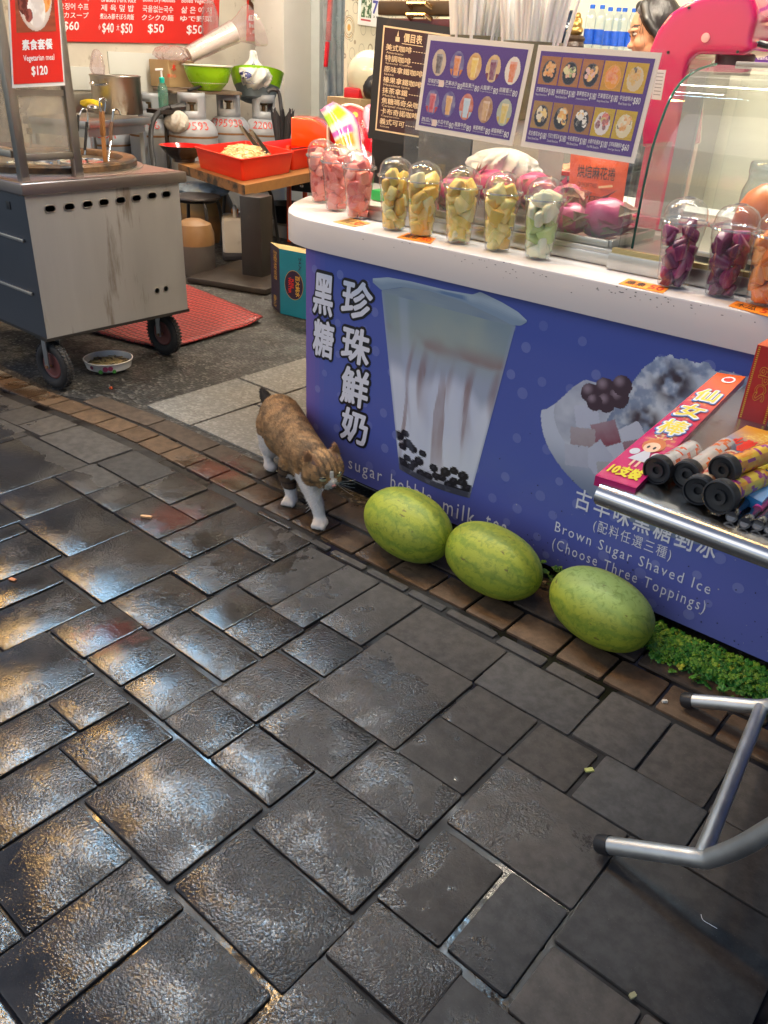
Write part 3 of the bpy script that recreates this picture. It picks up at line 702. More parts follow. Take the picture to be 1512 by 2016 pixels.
def lidcol(u, v):
    c = mixc(hx('b4c3cf'), hx('94a6b8'), smooth(.15, .75, v+.12*math.sin(u*7)))
    return mixc(c, hx('5f7ea8'), smooth(.42, .5, u)*smooth(.66, .6, u)*smooth(.2, .35, v)*smooth(.85, .7, v)*.8)
LT = [(0, .734), (.11, .748), (.27, .752), (.5, .752), (.67, .757), (.715, .769), (.85, .755), (.945, .741), (1, .725)]; LB_ = [(0, .722), (.065, .706), (.21, .73), (.39, .738), (.61, .732), (.82, .714), (.92, .703), (.97, .707), (1, .72)]
def ipl(T, u):
    for (a, x), (b, y) in zip(T, T[1:]):
        if u <= b: return x+(y-x)*(u-a)/(b-a)
    return T[-1][1]
sg.mb('tea_cup_picture').grid(lambda u, v: sg.P(U(-1.597+.535*u), Vv(ipl(LT, u)*(1-v)+ipl(LB_, u)*v), .0016), 80, 8, VINYL, lidcol)
sg.mb('tea_cup_picture').grid(lambda u, v: sg.P(U(-1.561+.467*u), Vv(ipl(LB_, .065+.855*u)*(1-v)+.698*v), .0010), 60, 3, VINYL, lambda u, v: mixc(hx('8696a8'), hx('9aa6ac'), vn(u*9, v)))
# the shaved ice bowl picture
def bowl_pts():
    o = []
    for i in range(41):
        a = math.pi+math.pi*i/40; o.append((-.62+.36*math.cos(a), .455+.235*math.sin(a)*(1.0 if i else 1)))
    return o
def inbowl(x, z): return ((x+.60)/.372)**2+((z-.47)/.215)**2 < 1 and z < .47+.0
WH = hx('b9bed2')
def icecol(u, v):
    x = -.985+u*.80; z = .745-v*.51
    # outlines
    rim = .50+.115*smooth(-.985, -.86, x)
    bowl = z < rim and ((x+.61)/.372)**2+(max(0, .50-z)/.225)**2 < 1
    mound = -.80 < x < -.45 and .42-.1*(x+.8) < z < .728-11*max(0, -.66-x)**2+(fbm(x*34, 2)-.5)*.028
    berries = [(-.852, .583, .026), (-.815, .607, .027), (-.775, .592, .027), (-.772, .625, .026), (-.805, .57, .025), (-.836, .562, .022)]
    cubes = [(-.85, .52, .04, .3, 'c3c8dd'), (-.79, .49, .042, .5, '8a3f52'), (-.72, .51, .036, .7, 'cdd0e2'), (-.85, .455, .042, .2, 'a08d92'), (-.74, .44, .05, .6, 'c2c6da'), (-.71, .475, .03, .5, '7d3548'), (-.8, .42, .045, .9, 'b7bcd2'), (-.86, .405, .04, .2, 'b0b4c8'), (-.75, .385, .05, .3, '98999f'), (-.68, .40, .045, .8, 'a9aec4')]
    c = None
    if bowl: c = mixc(hx('8f98b4'), hx('a9b0c8'), fbm(x*5, z*5)); 
    inner = ((x+.61)/.335)**2+(max(0, .515-z)/.165)**2 < 1 and z > .37-.12*(x+.9)
    if bowl and not inner: c = mixc(hx('c9d0e2'), hx('7684a0'), smooth(.46, .3, z))
    if bowl and inner: c = mixc(hx('9aa2b8'), hx('d6dbe8'), fbm(x*22, z*22))
    if mound: c = mixc(hx('9aa8c2'), hx('e0e6f0'), smooth(.3, .7, fbm(x*48, z*48))); kk = max(smooth(.075, .02, math.hypot(x+.65, (z-.665)*1.1)), smooth(.06, .02, math.hypot(x+.70, (z-.555)*1.2)), .6*smooth(.06, .02, math.hypot(x+.58, z-.60))); c = mixc(c, hx('4c3f48'), kk*smooth(.3, .6, fbm(x*26+1, z*26))); c = mixc(c, hx('5f6f92'), .45*smooth(-.70, -.79, x))
    for a, b, r, th, h in cubes:
        p, q = (x-a)*math.cos(th)+(z-b)*math.sin(th), -(x-a)*math.sin(th)+(z-b)*math.cos(th)
        if abs(p) < r*.85 and abs(q) < r*.75: c = mixc(hx(h), (.75, .78, .88), .25*smooth(-r, r, q)+.12*fbm(x*60, z*60))
    for a, b, r in berries:
        d = math.hypot(x-a, z-b)
        if d < r: c = mixc(hx('4a3844'), hx('9a8794'), smooth(r*.8, 0, math.hypot(x-a+.01, z-b-.01)))
    return c
sg.mb('shaved_ice_picture').grid(lambda u, v: sg.P(U(-.985+u*.80), Vv(.745-v*.51), .0012), 260, 168, VINYL, icecol)
# lettering
GREYI = mat('pale_lettering', hx('dfe2ee'), .4, var=.04)
for ch, x, z, w, h in (('黑', -1.800, .645, .098, .135), ('糖', -1.798, .503, .104, .128), ('珍', -1.657, .657, .14, .122), ('珠', -1.656, .514, .135, .122), ('鮮', -1.656, .376, .134, .135), ('奶', -1.653, .242, .132, .125)):
    for (m_, bo, hh) in ((black_ink, .1, .0012), (GREYI, .03, .0028)):
        sg.text('slogan_lettering', m_, ch, U(x-w*.42), Vv(z+h*.455), U(x+w*.42), Vv(z-h*.455), bo, hh, slant=.1)
def line_txt(body, x0, x1, z0, z1, bold=.0, part=[0]): part[0] += 1; sg.text('caption_lettering#%d' % part[0], GREYI, body, U(x0), Vv(z1), U(x1), Vv(z0), bold, .0022, ref='wide')
line_txt('Brown', -1.865, -1.71, .078, .118); line_txt('sugar', -1.675, -1.525, .068, .112); line_txt('bobble', -1.487, -1.318, .078, .128); line_txt('milk', -1.272, -1.152, .07, .124); line_txt('tea', -1.112, -1.035, .078, .126)
line_txt('古早味黑糖剉冰', -.84, -.452, .258, .318, .016)
line_txt('(配料任選三種)', -.775, -.555, .207, .248)
line_txt('Brown Sugar Shaved Ice', -.885, -.44, .153, .195)
line_txt('(Choose Three Toppings)', -.885, -.44, .098, .142)
pr = sg.done(ctr)
# grime and tape specks low on the panel
gm = MB(); r3 = random.Random(9); GR = mat('grime', (.02, .02, .03), .7); TP = mat('torn_tape', (.45, .45, .5), .5)
for i in range(150):
    x = r3.uniform(-1.1, .3); z = PZ0+abs(r3.gauss(0, .14)); w = r3.uniform(.001, .0035)
    if z > .75: continue
    gm.quad((x, FY-.0034, z), (x+w, FY-.0034, z+r3.uniform(-.001, .001)), (x+w, FY-.0034, z+w*r3.uniform(.5, 1.5)), (x, FY-.0034, z+w), GR if r3.random() < .8 else TP)
gm.build('grime_specks', ctr, 0)

# ---- fruit cups
PET = glass('clear_cup_plastic', (.95, .965, .97), .04, 1.5, .07, .035, (.8, .8, .82), 30)
FR = printed('fruit_flesh', .25, .3, .45, .25, 90)
def fruit_cup(name, label, x, y, kind, seed):
    r = random.Random(seed); t = thing(name, label, 'fruit cup', (x, y, .866), 'domed cups of cut fruit on the counter')
    z0 = .867
    MB().lathe([(0, .003), (.031, .003), (.033, .006), (.0345, .02), (.0455, .118), (.0475, .122), (.049, .143)], PET, (x, y, z0), 28, cap=False).build('cup', t)
    mb = MB(); mb.tube([Vector((x+.0515*math.cos(a), y+.0515*math.sin(a), z0+.1455)) for a in [2*math.pi*i/32 for i in range(32)]], .0026, PET2, 8, True)
    mb.lathe([(.0525, .143), (.0535, .15), (.0485, .152), (.0475, .158), (.0455, .172), (.038, .184), (.026, .192), (.013, .1955)], PET, (x, y, z0), 28, cap=False)
    mb.tube([Vector((x+.013*math.cos(a), y+.013*math.sin(a), z0+.1955)) for a in [2*math.pi*i/16 for i in range(16)]], .0012, PET2, 6, True)
    mb.build('dome_lid', t)
    pal = {'watermelon': ['ea7464', 'f28a78', 'e0645a', 'f6a698'], 'pineapple': ['ffd968', 'ffe68c', 'f7cc56', 'fff0b4'], 'guava': ['f4f0cc', 'c8da86', '9cc060', 'f6f2da'], 'dragonfruit': ['6a1044', '861a58', '560c38', '982a6a'], 'papaya': ['f0862a', 'f59a42', 'e67a20', 'f8ac5a']}[kind]
    fb = MB(); done = []
    zz = .008; k = 0
    for lay in range(10):
        nl = 3
        for q in range(nl):
            rad = .0335+.012*(zz/.12); a = 2*math.pi*(q+r.random()*.4)/nl+lay*.7; rr_ = rad-.0175 if nl > 1 else 0
            if zz > .125: rr_ *= .75*(1-(zz-.125)/.08)
            p = Vector((x+rr_*math.cos(a), y+rr_*math.sin(a), z0+zz+r.uniform(.004, .013)))
            b = bmesh.new(); s = r.uniform(.03, .041)
            if kind == 'pineapple': bmesh.ops.create_cube(b, size=1); sc_ = (s*1.15, s*.75, s*1.1)
            elif kind in ('watermelon', 'papaya'): bmesh.ops.create_cube(b, size=1); sc_ = (s*1.1, s*.85, s)
            else: bmesh.ops.create_cube(b, size=1); sc_ = (s*1.25, s*.62, s*1.05)
            for v in b.verts: v.co = Vector(((v.co.x+r.uniform(-.2, .2))*sc_[0], (v.co.y+r.uniform(-.16, .16))*sc_[1], (v.co.z+r.uniform(-.2, .2))*sc_[2]))
            bmesh.ops.bevel(b, geom=b.edges[:], offset=.0075, segments=3, profile=.5, affect='EDGES')
            M = Matrix.Translation(p) @ Matrix.Rotation(r.uniform(0, 6.28), 4, 'Z') @ Matrix.Rotation(r.uniform(-.8, .8), 4, 'X') @ Matrix.Rotation(r.uniform(-.6, .6), 4, 'Y')
            lim = rad-.002 if zz < .12 else .044
            for v in b.verts:
                w = M @ v.co; d = Vector((w.x-x, w.y-y)); h = w.z-z0
                L = (.0315+.0122*min(1, max(0, h)/.12)) if h < .145 else max(.012, .043*math.sqrt(max(.05, 1-((h-.145)/.05)**2)))
                if d.length > L: d = d.normalized()*L
                w.x, w.y = x+d.x, y+d.y; w.z = min(z0+.185, max(z0+.006, w.z)); v.co = w
            col = hx(r.choice(pal))
            if kind == 'guava': col = hx(pal[0] if (zz < .03 or zz > .085) else r.choice(pal[1:3]))
            n = len(b.faces); fb.bm(b, FR, cols=[mixc(col, (1, .95, .8) if kind != 'dragonfruit' else (.5, .1, .35), r.random()*.14) for _ in range(n)])
        zz += .021
        if zz > (.15 if kind not in ('dragonfruit',) else .115): break
    fb.build('fruit_pieces', t, 40)
    return t
PET2 = glass('clear_cup_rim', (.88, .9, .92), .1, 1.5, .3, .12, (.8, .82, .84), 30)
CUPS = [(-2.064, 2.098, 'watermelon', 'domed cup of pink watermelon, farthest back at the rounded counter end'), (-1.918, 2.018, 'watermelon', 'domed cup of pink watermelon, middle one of the three pink cups'), (-1.775, 1.965, 'watermelon', 'domed cup of pink watermelon standing just behind the brown price card'),
 (-1.586, 1.913, 'pineapple', 'domed cup of yellow pineapple nearest the pink watermelon cups'), (-1.478, 1.906, 'pineapple', 'domed cup of yellow pineapple right behind the orange price card'), (-1.35, 1.911, 'pineapple', 'domed cup of yellow pineapple, third of the four yellow cups from the left'), (-1.223, 1.913, 'pineapple', 'domed cup of yellow pineapple beside the green guava cup'),
 (-1.097, 1.914, 'guava', 'domed cup of white and green guava slices'), (-.728, 1.904, 'dragonfruit', 'domed cup of dark purple dragon fruit next to the case corner'), (-.615, 1.91, 'dragonfruit', 'domed cup of dark purple dragon fruit before the orange papaya'), (-.520, 1.901, 'papaya', 'domed cup of orange papaya cut by the right edge of the photo')]
for i, (x, y, k, lb) in enumerate(CUPS): fruit_cup('fruit_cup', lb, x, y, k, 40+i)
# ---- price cards lying on the counter edge
def card(px, body, col, label, wr=None):
    p = [GZ(x, y, .8665) for x, y in px]; s = Sign(*[q+Vector((0, 0, .0012)) for q in p]); t = thing('price_card', label, 'price card', (sum(p, Vector())/4), 'orange price cards on the counter edge')
    s.slab('card', mat('card_'+col, hx(col), .5, var=.1), .001); 
    if body:
        s.text('writing', black_ink, body[0], .08, .2, .52, .8, .01, .0006)
        s.text('writing', mat('red_marker', hx('c22a10'), .5), body[1], .62, .2, .93, .8, .02, .0006)
    s.done(t)
card([(690, 430), (730, 440), (697, 447), (656, 437)], ('西瓜', '50'), 'c89a55', 'curled brown price card before the pink watermelon cups')
card([(803, 459), (858, 470), (848, 480), (781, 468)], ('鳳梨', '50'), 'ee8a1e', 'orange price card before the yellow pineapple cups')
card([(1237, 549), (1318, 567), (1305, 578), (1218, 559)], ('蘋果', '50'), 'ee8a1e', 'orange price card before the left purple dragon fruit cup')
card([(1450, 593), (1540, 614), (1528, 628), (1434, 603)], ('木瓜', '50'), 'ee8a1e', 'orange price card before the papaya cup at the right edge')
# ================================================================ glass guard, fruit tray
GY = 2.0
SH = glass('guard_glass', (.95, .97, .96), .03, 1, .05, .05)
t = thing('glass_guard', 'clear sneeze guard on a steel ledge behind the fruit cups', 'sneeze guard', (-1.3, 2.1, .866))
m = MB(); m.box((-1.34, 2.17, .881), (.86, .38, .028), steel, bev=.003); m.box((-1.34, 1.992, .90), (.86, .012, .012), steel, bev=.002); m.build('ledge', t)
MB().box((-1.275, GY, 1.02), (.715, .004, .262), SH).build('front_pane', t)
MB().box((-.918, GY+.1, 1.02), (.004, .2, .262), SH).build('side_pane', t)
t = thing('fruit_tray', 'stainless tray of dragon fruit behind the glass guard', 'tray', (-1.25, 2.15, .896))
m = MB(); m.box((-1.28, 2.14, .905), (.66, .26, .006), steel)
for a, b in (((-1.61, 2.01), (-.95, 2.01)), ((-1.61, 2.27), (-.95, 2.27)), ((-1.61, 2.01), (-1.61, 2.27)), ((-.95, 2.01), (-.95, 2.27))): m.bar((*a, .914), (*b, .914), .014, .02, steel, bev=.004)
m.build('tray_pan', t)
DF = printed('dragon_fruit_skin', .32, .3, .1, .2, 60)
def dragon(p, rx, rz, yaw, label, seed):
    r = random.Random(seed); p = Vector(p); mb = MB(); vs, fs, cs = [], [], []
    n, k = 24, 16; M = Matrix.Rotation(yaw, 3, 'Z') @ Matrix.Rotation(r.uniform(-.25, .25), 3, 'Y')
    for i in range(k+1):
        th = math.pi*i/k
        for j in range(n):
            a = 2*math.pi*j/n; w = 1+.05*math.sin(5*a+i)*math.sin(th)+.03*r.random()
            q = Vector((rx*1.18*math.cos(th), rz*math.sin(th)*math.cos(a)*w, rz*math.sin(th)*math.sin(a)*w)); vs.append(M @ q+p)
    for i in range(k):
        for j in range(n):
            fs.append([i*n+j, (i+1)*n+j, (i+1)*n+(j+1) % n, i*n+(j+1) % n]); q = fbm(i*.5+seed, j*.4); e = abs(i-k/2)/(k/2)
            cs.append(mixc(mixc(hx('bc2860'), hx('dc5a8c'), q), hx('7a6a3a'), smooth(.72, 1, e)*.6))
    mb.add(vs, fs, DF, cs); o = tag(mb.build('dragon_fruit', None, 60, p-Vector((0, 0, rz))), label, 'dragon fruit', 'dragon fruit on the steel tray')
    lf = MB()
    for i in range(34):
        th = r.uniform(.3, 2.9); a = r.uniform(0, 6.28)
        q = Vector((rx*1.18*math.cos(th), rz*math.sin(th)*math.cos(a), rz*math.sin(th)*math.sin(a))); nrm = Vector((q.x/rx**2, q.y/rz**2, q.z/rz**2)).normalized()
        d = (Vector((1, 0, 0))-nrm*nrm.x); d = d.normalized() if d.length > .1 else nrm.orthogonal(); s_ = nrm.cross(d); L = r.uniform(.02, .036); w = L*.5
        tip = q+d*L+nrm*L*.7; base = q-d*L*.3
        pts = [M @ v+p for v in (base+s_*w, base-s_*w, tip, q+nrm*.004+d*L*.2)]
        c = mixc(hx('c04078'), hx('7c8a44'), r.random()*.8)
        lf.add(pts, [[0, 3, 2], [3, 1, 2], [0, 1, 3]], DF, [c, c, c])
    lf.build('scale_leaf_skin', o, 0)
for i, (px, y, rx, rz, yaw, lb) in enumerate([((1190, 430), 2.1, .06, .05, .3, 'big dragon fruit nearest the right glass edge of the guard'), ((1115, 398), 2.16, .05, .046, -.5, 'dragon fruit before the orange snack bag, behind the biggest one'), ((1050, 372), 2.2, .05, .045, .9, 'dragon fruit showing over the guava cup'),
    ((968, 366), 2.19, .055, .045, .1, 'dragon fruit behind the two right pineapple cups'), ((893, 390), 2.14, .052, .047, 1.0, 'dragon fruit between the second and third pineapple cups'), ((1120, 452), 2.06, .045, .04, .6, 'low greenish dragon fruit behind the guava cup, under the others')]):
    q = OY(*px, y); dragon((q.x, y, max(q.z, .91+rz)), rx, rz, yaw, lb, i+3)

# ================================================================ laminated drink menus
LAMI = glass('lamination', (.985, .985, .99), .1, .7, .012)
PAPER = mat('menu_paper', (.86, .80, .70), .45, var=.04)
PURPLE = mat('menu_purple', hx('583488'), .4, var=.1, vs=8)
WI = mat('menu_white', (.8, .8, .82), .4)
def menu_board(corn, label, yb, yt):
    TL, TR, BR, BL = corn; s = Sign(OY(*TL, yt), OY(*TR, yt), OY(*BR, yb), OY(*BL, yb))
    t = thing('menu_board', label, 'menu', (s.c[2]+s.c[3])/2, 'purple laminated menus on the glass guard')
    s.slab('backing', PAPER, .002); s.rect('purple_field', PURPLE, .035, .055, .965, .945, .0006); return s, t
s, t = menu_board([(843, 68), (1051, 87), (1008, 288), (817, 255)], 'left purple menu of ten drinks in round pictures, prices 80', GY-.02, GY+.015)
def drink(s, u, v, ru, rv, bgc, liq, seed, glassy=True):
    bgc, liq = hx(bgc), hx(liq)
    def fn(a, b):
        x, y = a*2-1, b*2-1
        if x*x+y*y > 1: return None
        c = mixc(bgc, mixc(bgc, (1, 1, 1), .25), vn(x*3+seed, y*3))
        w = .42-.12*y
        if abs(x) < w and -.62 < y < .8: c = mixc(liq, mixc(liq, (1, 1, 1), .35), .5*vn(x*6+seed, y*6)+.4*(x > w*.55)+.5*(y < -.45))
        if .5 < abs(x) < .9 and y > .35 and seed % 2: c = mixc(liq, (.3, .1, .05), .3*vn(x*9, y*9))
        return c
    s.art('drink_picture', PRINT, u-ru, v-rv, u+ru, v+rv, 30, 34, fn, .0012)
row1 = [(.155, 'cbb493', '5a4a44'), (.335, '4b3585', 'e0862c'), (.505, 'd9a33c', 'f0cf52'), (.685, 'd8b46a', '7a1d4a'), (.865, 'e9dfcf', 'e27a2c')]
row2 = [(.145, '4b3585', 'c8333a'), (.315, '4b3585', 'dca44a'), (.495, 'c9643a', 'b9d2e0'), (.685, 'a8763a', 'cda46a'), (.865, 'a7b29a', 'd8c25a')]
names1 = ['珍珠奶茶', '芒果冰沙', '鳳梨果汁', '火龍果汁', '胡蘿蔔汁']; en1 = ['Pearl milk tea', 'Mango smoothie', 'Pineapple Juice', 'Dragon fruit Juice', 'Carrot Juice']
names2 = ['西瓜汁', '木瓜牛奶', '蘋果牛奶', '蜂蜜檸檬汁', '蜂蜜檸檬汁']; en2 = ['Watermelon', 'Papaya milk', 'Apple milk', 'Honey Lemon Juice', 'Honey lemon juice']
for rw, (vc, vt, row, nm, en) in enumerate(((.27, .475, row1, names1, en1), (.68, .885, row2, names2, en2))):
    for i, (u, b_, l_) in enumerate(row):
        drink(s, u, vc, .068, .135, b_, l_, i+rw*7)
        s.text('lettering', WI, nm[i], u-.085, vt-.035, u+.035, vt+.012, .01); s.text('lettering', WI, '80', u+.04, vt-.02, u+.085, vt+.04, .01); s.text('lettering', WI, en[i], u-.085, vt+.02, u+.03, vt+.037)
for px_ in ((.185, .47), (.175, .885)): s.rect('sticker', mat('price_sticker', hx('f0d8cc'), .5), px_[0], px_[1]-.025, px_[0]+.05, px_[1]+.045, .002)
s.slab('lamination', LAMI, .0005, -.02, -.03, 1.02, 1.04, .004); s.done(t)
s, t = menu_board([(1060, 88), (1303, 104), (1248, 322), (1025, 288)], 'right purple menu of ten shaved ice bowls in square pictures', GY-.022, GY+.012)
def icebowl(s, u0, v0, u1, v1, bgc, bowlc, tops, seed):
    bgc, bowlc = hx(bgc), hx(bowlc); r = random.Random(seed); bl = [(r.uniform(-.45, .45), r.uniform(-.5, .35), r.uniform(.12, .26), hx(r.choice(tops))) for _ in range(20)]
    def fn(a, b):
        x, y = a*2-1, b*2-1; c = mixc(bgc, mixc(bgc, (.1, .05, .02), .5), .5*vn(x*2+seed, y*7))
        d = (x/.74)**2+((y-.08)/.82)**2
        if d < 1: c = mixc(bowlc, (.8, .8, .8), .12*(d > .85))
        for p, q, rr_, cc in bl:
            if (x-p)**2+(y-q)**2 < rr_**2: c = mixc(cc, (.9, .85, .7), .35*vn(x*9+p, y*9))
        return c
    s.art('ice_picture', PRINT, u0, v0, u1, v1, 34, 34, fn, .0012)
BK = '1c1a1c'
r1 = [('b87a3c', BK, ['e08a2a', 'f0a83a', '2a2018', 'e8b060']), ('b87a3c', BK, ['8fae5a', 'e8e0a0', '241c18', 'e8b890']), ('b87a3c', BK, ['e8b8b0', 'f0c060', '201818', 'e8a050']), ('d8a020', 'e8a020', ['f08a1c', 'e87818', 'f09a2a']), ('d8b020', 'd8c8a0', ['4a4238', 'e0a83a', 'd8b050'])]
r2 = [('b08a4a', BK, ['e8d8a0', 'f0d070', '302018', 'e8e0c8']), ('a87a3c', BK, ['f0d060', 'e8e0c0', '201818', 'e8a828']), ('a8743c', BK, ['e8e8e0', 'f0c050', '181414', 'f0f0e8']), ('d0b020', 'e0ddd8', ['a02838', '7a2040', 'd86050', 'c8b060']), ('d0b020', 'e0d8b0', ['e8c080', 'd89838', '2a2018', 'e8e0c0'])]
n1 = ['芒果雪花冰', '抹茶雪花冰', '草莓雪花冰', '芒果雪花冰', '宇治金時冰']; n2 = ['花生雪花冰', '巧克力雪花冰', '牛奶雪花冰', '水果牛奶剉冰', '古早味黑糖剉冰']; p1 = ['$180', '$180', '$180', '$180', '$80']; p2 = ['$180', '$180', '$180', '$100', '$60']
e1 = ['Mango Shaved Snow', 'Matcha Shaved Snow', 'Strawberry Shaved Snow', 'Mango Shaved Snow', 'Red bean Ice']; e2 = ['Peanut Shaved Snow', 'Chocolate Shaved Snow', 'Milk Shaved Snow', 'Fruit Milk Shaved Ice', 'Brown Sugar Shaved Ice']
for (v0, rr1, nn, ee, pp) in ((.10, r1, n1, e1, p1), (.53, r2, n2, e2, p2)):
    for i in range(5):
        u0 = .055+i*.178; icebowl(s, u0, v0, u0+.168, v0+.27, *rr1[i], seed=i+int(v0*100))
        s.text('lettering', WI, nn[i], u0, v0+.30, u0+.105, v0+.345, .012); s.text('lettering', WI, pp[i], u0+.11, v0+.305, u0+.165, v0+.375, .012); s.text('lettering', WI, ee[i], u0, v0+.36, u0+.1, v0+.385)
s.slab('lamination', LAMI, .0005, -.02, -.03, 1.025, 1.03, .004); s.done(t)

# ================================================================ coffee price board and machine
CY = 2.5
s = Sign(OY(746, 40, CY), OY(897, 62, CY), OY(868, 286, CY-.02), OY(729, 262, CY-.02))
t = thing('coffee_price_board', 'dark brown coffee price board with a cream border line', 'menu', (s.c[2]+s.c[3])/2)
BRN = mat('board_brown', hx('3a1c1c'), .4, var=.1); CRM = mat('cream_ink', hx('e8cfa8'), .4)
s.slab('board', black_metal, .012, -.03, -.03, 1.02, 1.05); s.rect('printed_field', CRM, .07, .035, .985, .965, .0005); s.rect('printed_field', BRN, .09, .05, .97, .95, .001)
s.text('heading', CRM, '價目表', .36, .075, .60, .15, .02); s.line('heading', CRM, (.34, .165), (.62, .165), .006, .0015)
for u in (.25, .68):
    s.rect('heading', CRM, u, .115, u+.055, .155, .0015); s.poly('heading', CRM, [(u+.015, .11), (u+.03, .06), (u+.04, .11)], .0015)
it = [('美式咖啡', 'Americano'), ('特調咖啡', 'Special Coffee'), ('原味拿鐵咖啡', 'latte'), ('榛果拿鐵咖啡', 'Hazelnut latte'), ('抹茶拿鐵', 'Matcha latte'), ('焦糖瑪奇朵咖啡', 'Caramel macchiato'), ('卡布奇諾咖啡', 'Cappuccino'), ('義式可可', 'Cocoa')]
for i, (a, b) in enumerate(it):
    v = .185+i*.094; w = .095*len(a)*.92
    s.text('price_lettering', CRM, a, .13, v, .13+w, v+.055, .012); s.text('price_lettering', CRM, b, .14, v+.062, .14+.026*len(b), v+.082)
    for k in range(9):
        q = .15+w+k*.035
        if q < .93: s.rect('price_lettering', CRM, q, v+.03, q+.022, v+.036, .0015)
s.done(t)
CM = mat('machine_black', (.02, .018, .017), .3, var=.2); BRASS = mat('brass_handle', (.6, .42, .2), .25, 1); BRZ = mat('bronze_panel', (.12, .075, .04), .3, .6, var=.4, vs=14)
a, b = OY(728, 270, 2.62), OY(905, 30, 2.62)
t = thing('coffee_machine', 'black and bronze coffee machine with brass handles behind the price board', 'coffee machine', ((a.x+b.x)/2, 2.8, .86))
MB().box(((a.x+b.x)/2, 2.8, .99), (b.x-a.x, .34, .25), CM, bev=.01).build('base', t)
MB().box(((a.x+b.x)/2, 2.84, 1.27), (b.x-a.x, .26, .32), CM, bev=.01).build('body', t)
q = OY(760, 20, 2.66); z1, z2 = OY(830, 8, 2.64).z, OY(830, 30, 2.64).z
m = MB(); m.box(((a.x+b.x)/2, 2.67, z1-.012), (b.x-a.x, .06, .045), BRZ, bev=.006); m.box(((a.x+b.x)/2, 2.67, z2-.03), (b.x-a.x, .06, .04), mat('machine_maroon', (.09, .02, .02), .3), bev=.006); m.build('drawer_front', t)
for z in (z1, z2):
    x = OY(822, 20, 2.62).x; m = MB(); m.tube([(x-.045, 2.645, z-.012), (x-.04, 2.615, z), (x+.04, 2.615, z), (x+.045, 2.645, z-.012)], .008, BRASS, 8); m.build('handle', t)
cb = OY(845, 283, 2.55); MB().tube(curve([cb+Vector((-.06, 0, .03)), cb+Vector((-.03, -.03, -.01)), cb+Vector((.02, -.03, -.012)), cb+Vector((.07, 0, .01))]), .004, mat('cable_white', (.6, .6, .6), .4), 6).build('cable', t)
g0 = OY(790, 330, 2.32); t = tag(MB().box((g0.x, 2.36, .885), (.2, .16, .035), mat('green_plastic', hx('1f9d4a'), .35), bev=.006).build('green_tray', None, 30), 'flat green plastic tray behind the first yellow cup', 'tray')
# marbled box and grey box that carry the straws
MARB = mat('dark_marble', (.09, .085, .08), .25, var=.8, vs=7, dirt=(.32, .31, .29), ds=9, dt=.6)
GREYB = mat('grey_tile_box', (.42, .39, .35), .35, var=.12, vs=3)
a, b = OY(822, 300, 2.34), OY(925, 300, 2.34); zt = OY(870, 262, 2.34).z+.06
tag(MB().box(((a.x+b.x)/2, 2.42, (zt+.866)/2), (b.x-a.x, .16, zt-.866), MARB, bev=.004).build('marbled_box', None, 30, ((a.x+b.x)/2, 2.42, .866)), 'dark marbled box under the left bunch of straws', 'box')
c = OY(1060, 300, 2.34)
tag(MB().box(((b.x+c.x)/2+.004, 2.42, (zt+.866)/2), (c.x-b.x-.006, .16, zt-.866), GREYB, bev=.004).build('tiled_box', None, 30, ((b.x+c.x)/2, 2.42, .866)), 'grey tiled box under the right bunch of straws', 'box')
JAR = mat('mossy_jar', (.16, .15, .08), .3, var=.4, vs=30); STR = mat('white_straw', (.78, .79, .8), .4, var=.05, sub=.1)
for (x0, x1, y0), lb, sd in (((897, 978, 66), 'left bunch of white straws above the drinks menu', 1), ((998, 1100, 78), 'right bunch of white straws between the two purple menus', 2)):
    a, b = OY(x0, y0, 2.4), OY(x1, y0+10, 2.4); cx, w = (a.x+b.x)/2, (b.x-a.x)/2; r = random.Random(sd); zr = (a.z+b.z)/2
    t = thing('straw_holder', lb, 'straw holder', (cx, 2.4, zt), 'bunches of straws on the counter')
    MB().lathe([(w*.92, zt), (w*.95, zt+.02), (w, zr-.012), (w*1.02, zr), (w*.94, zr), (w*.9, zt+.02)], JAR, (cx, 2.4, 0), 22).build('jar', t)
    mb = MB()
    for i in range(72):
        ang = r.uniform(0, 6.28); q = math.sqrt(r.random())*w*.84; q2 = q*1.42+.006
        mb.tube([(cx+q*.8*math.cos(ang), 2.4+q*.8*math.sin(ang), zt+.01), (cx+q2*math.cos(ang)+r.gauss(0, .006), 2.4+q2*math.sin(ang), zr+r.uniform(.12, .15))], .0062, STR, 7)
    mb.build('straws', t)
# plastic bag behind the fruit
def crumple(c, d, seed, m, n=44, k=30, amp=.22, knot=None, colfn=None):
    mb = MB(); c = Vector(c)
    def fn(u, v):
        a = u*2*math.pi; th = v*math.pi; cx_, cy2 = math.cos(a)*1.7+seed, math.sin(a)*1.7
        rid = abs(fbm(cx_*1.3+v*2.2, cy2*1.3+v*3.1, 3)-.5)*2; big = fbm(cx_*.8+v, cy2*.8+v*2, 2)-.5
        q = 1+(amp*2.0*big-amp*1.5*(rid-.25))*(.35+.65*math.sin(th))
        x, y, z = math.sin(th)*math.cos(a)*q, math.sin(th)*math.sin(a)*q, math.cos(th)
        if knot and z > .45: s_ = 1-smooth(.3, .75, z)*.62+.35*smooth(.8, 1, z)*abs(math.sin(a*1.5+seed)); x *= s_; y *= s_; z = z+smooth(.5, 1, z)*knot*(.55+.9*fbm(cx_*2, cy2*2))
        return c+Vector((x*d[0], y*d[1], z*d[2]))
    mb.grid(fn, n, k, m, colfn); return mb
BAGW = mat('white_bag_plastic', (.74, .75, .72), .35, var=.06, vs=14, dirt=(.16, .5, .2), ds=16, dt=.68, sub=.15)
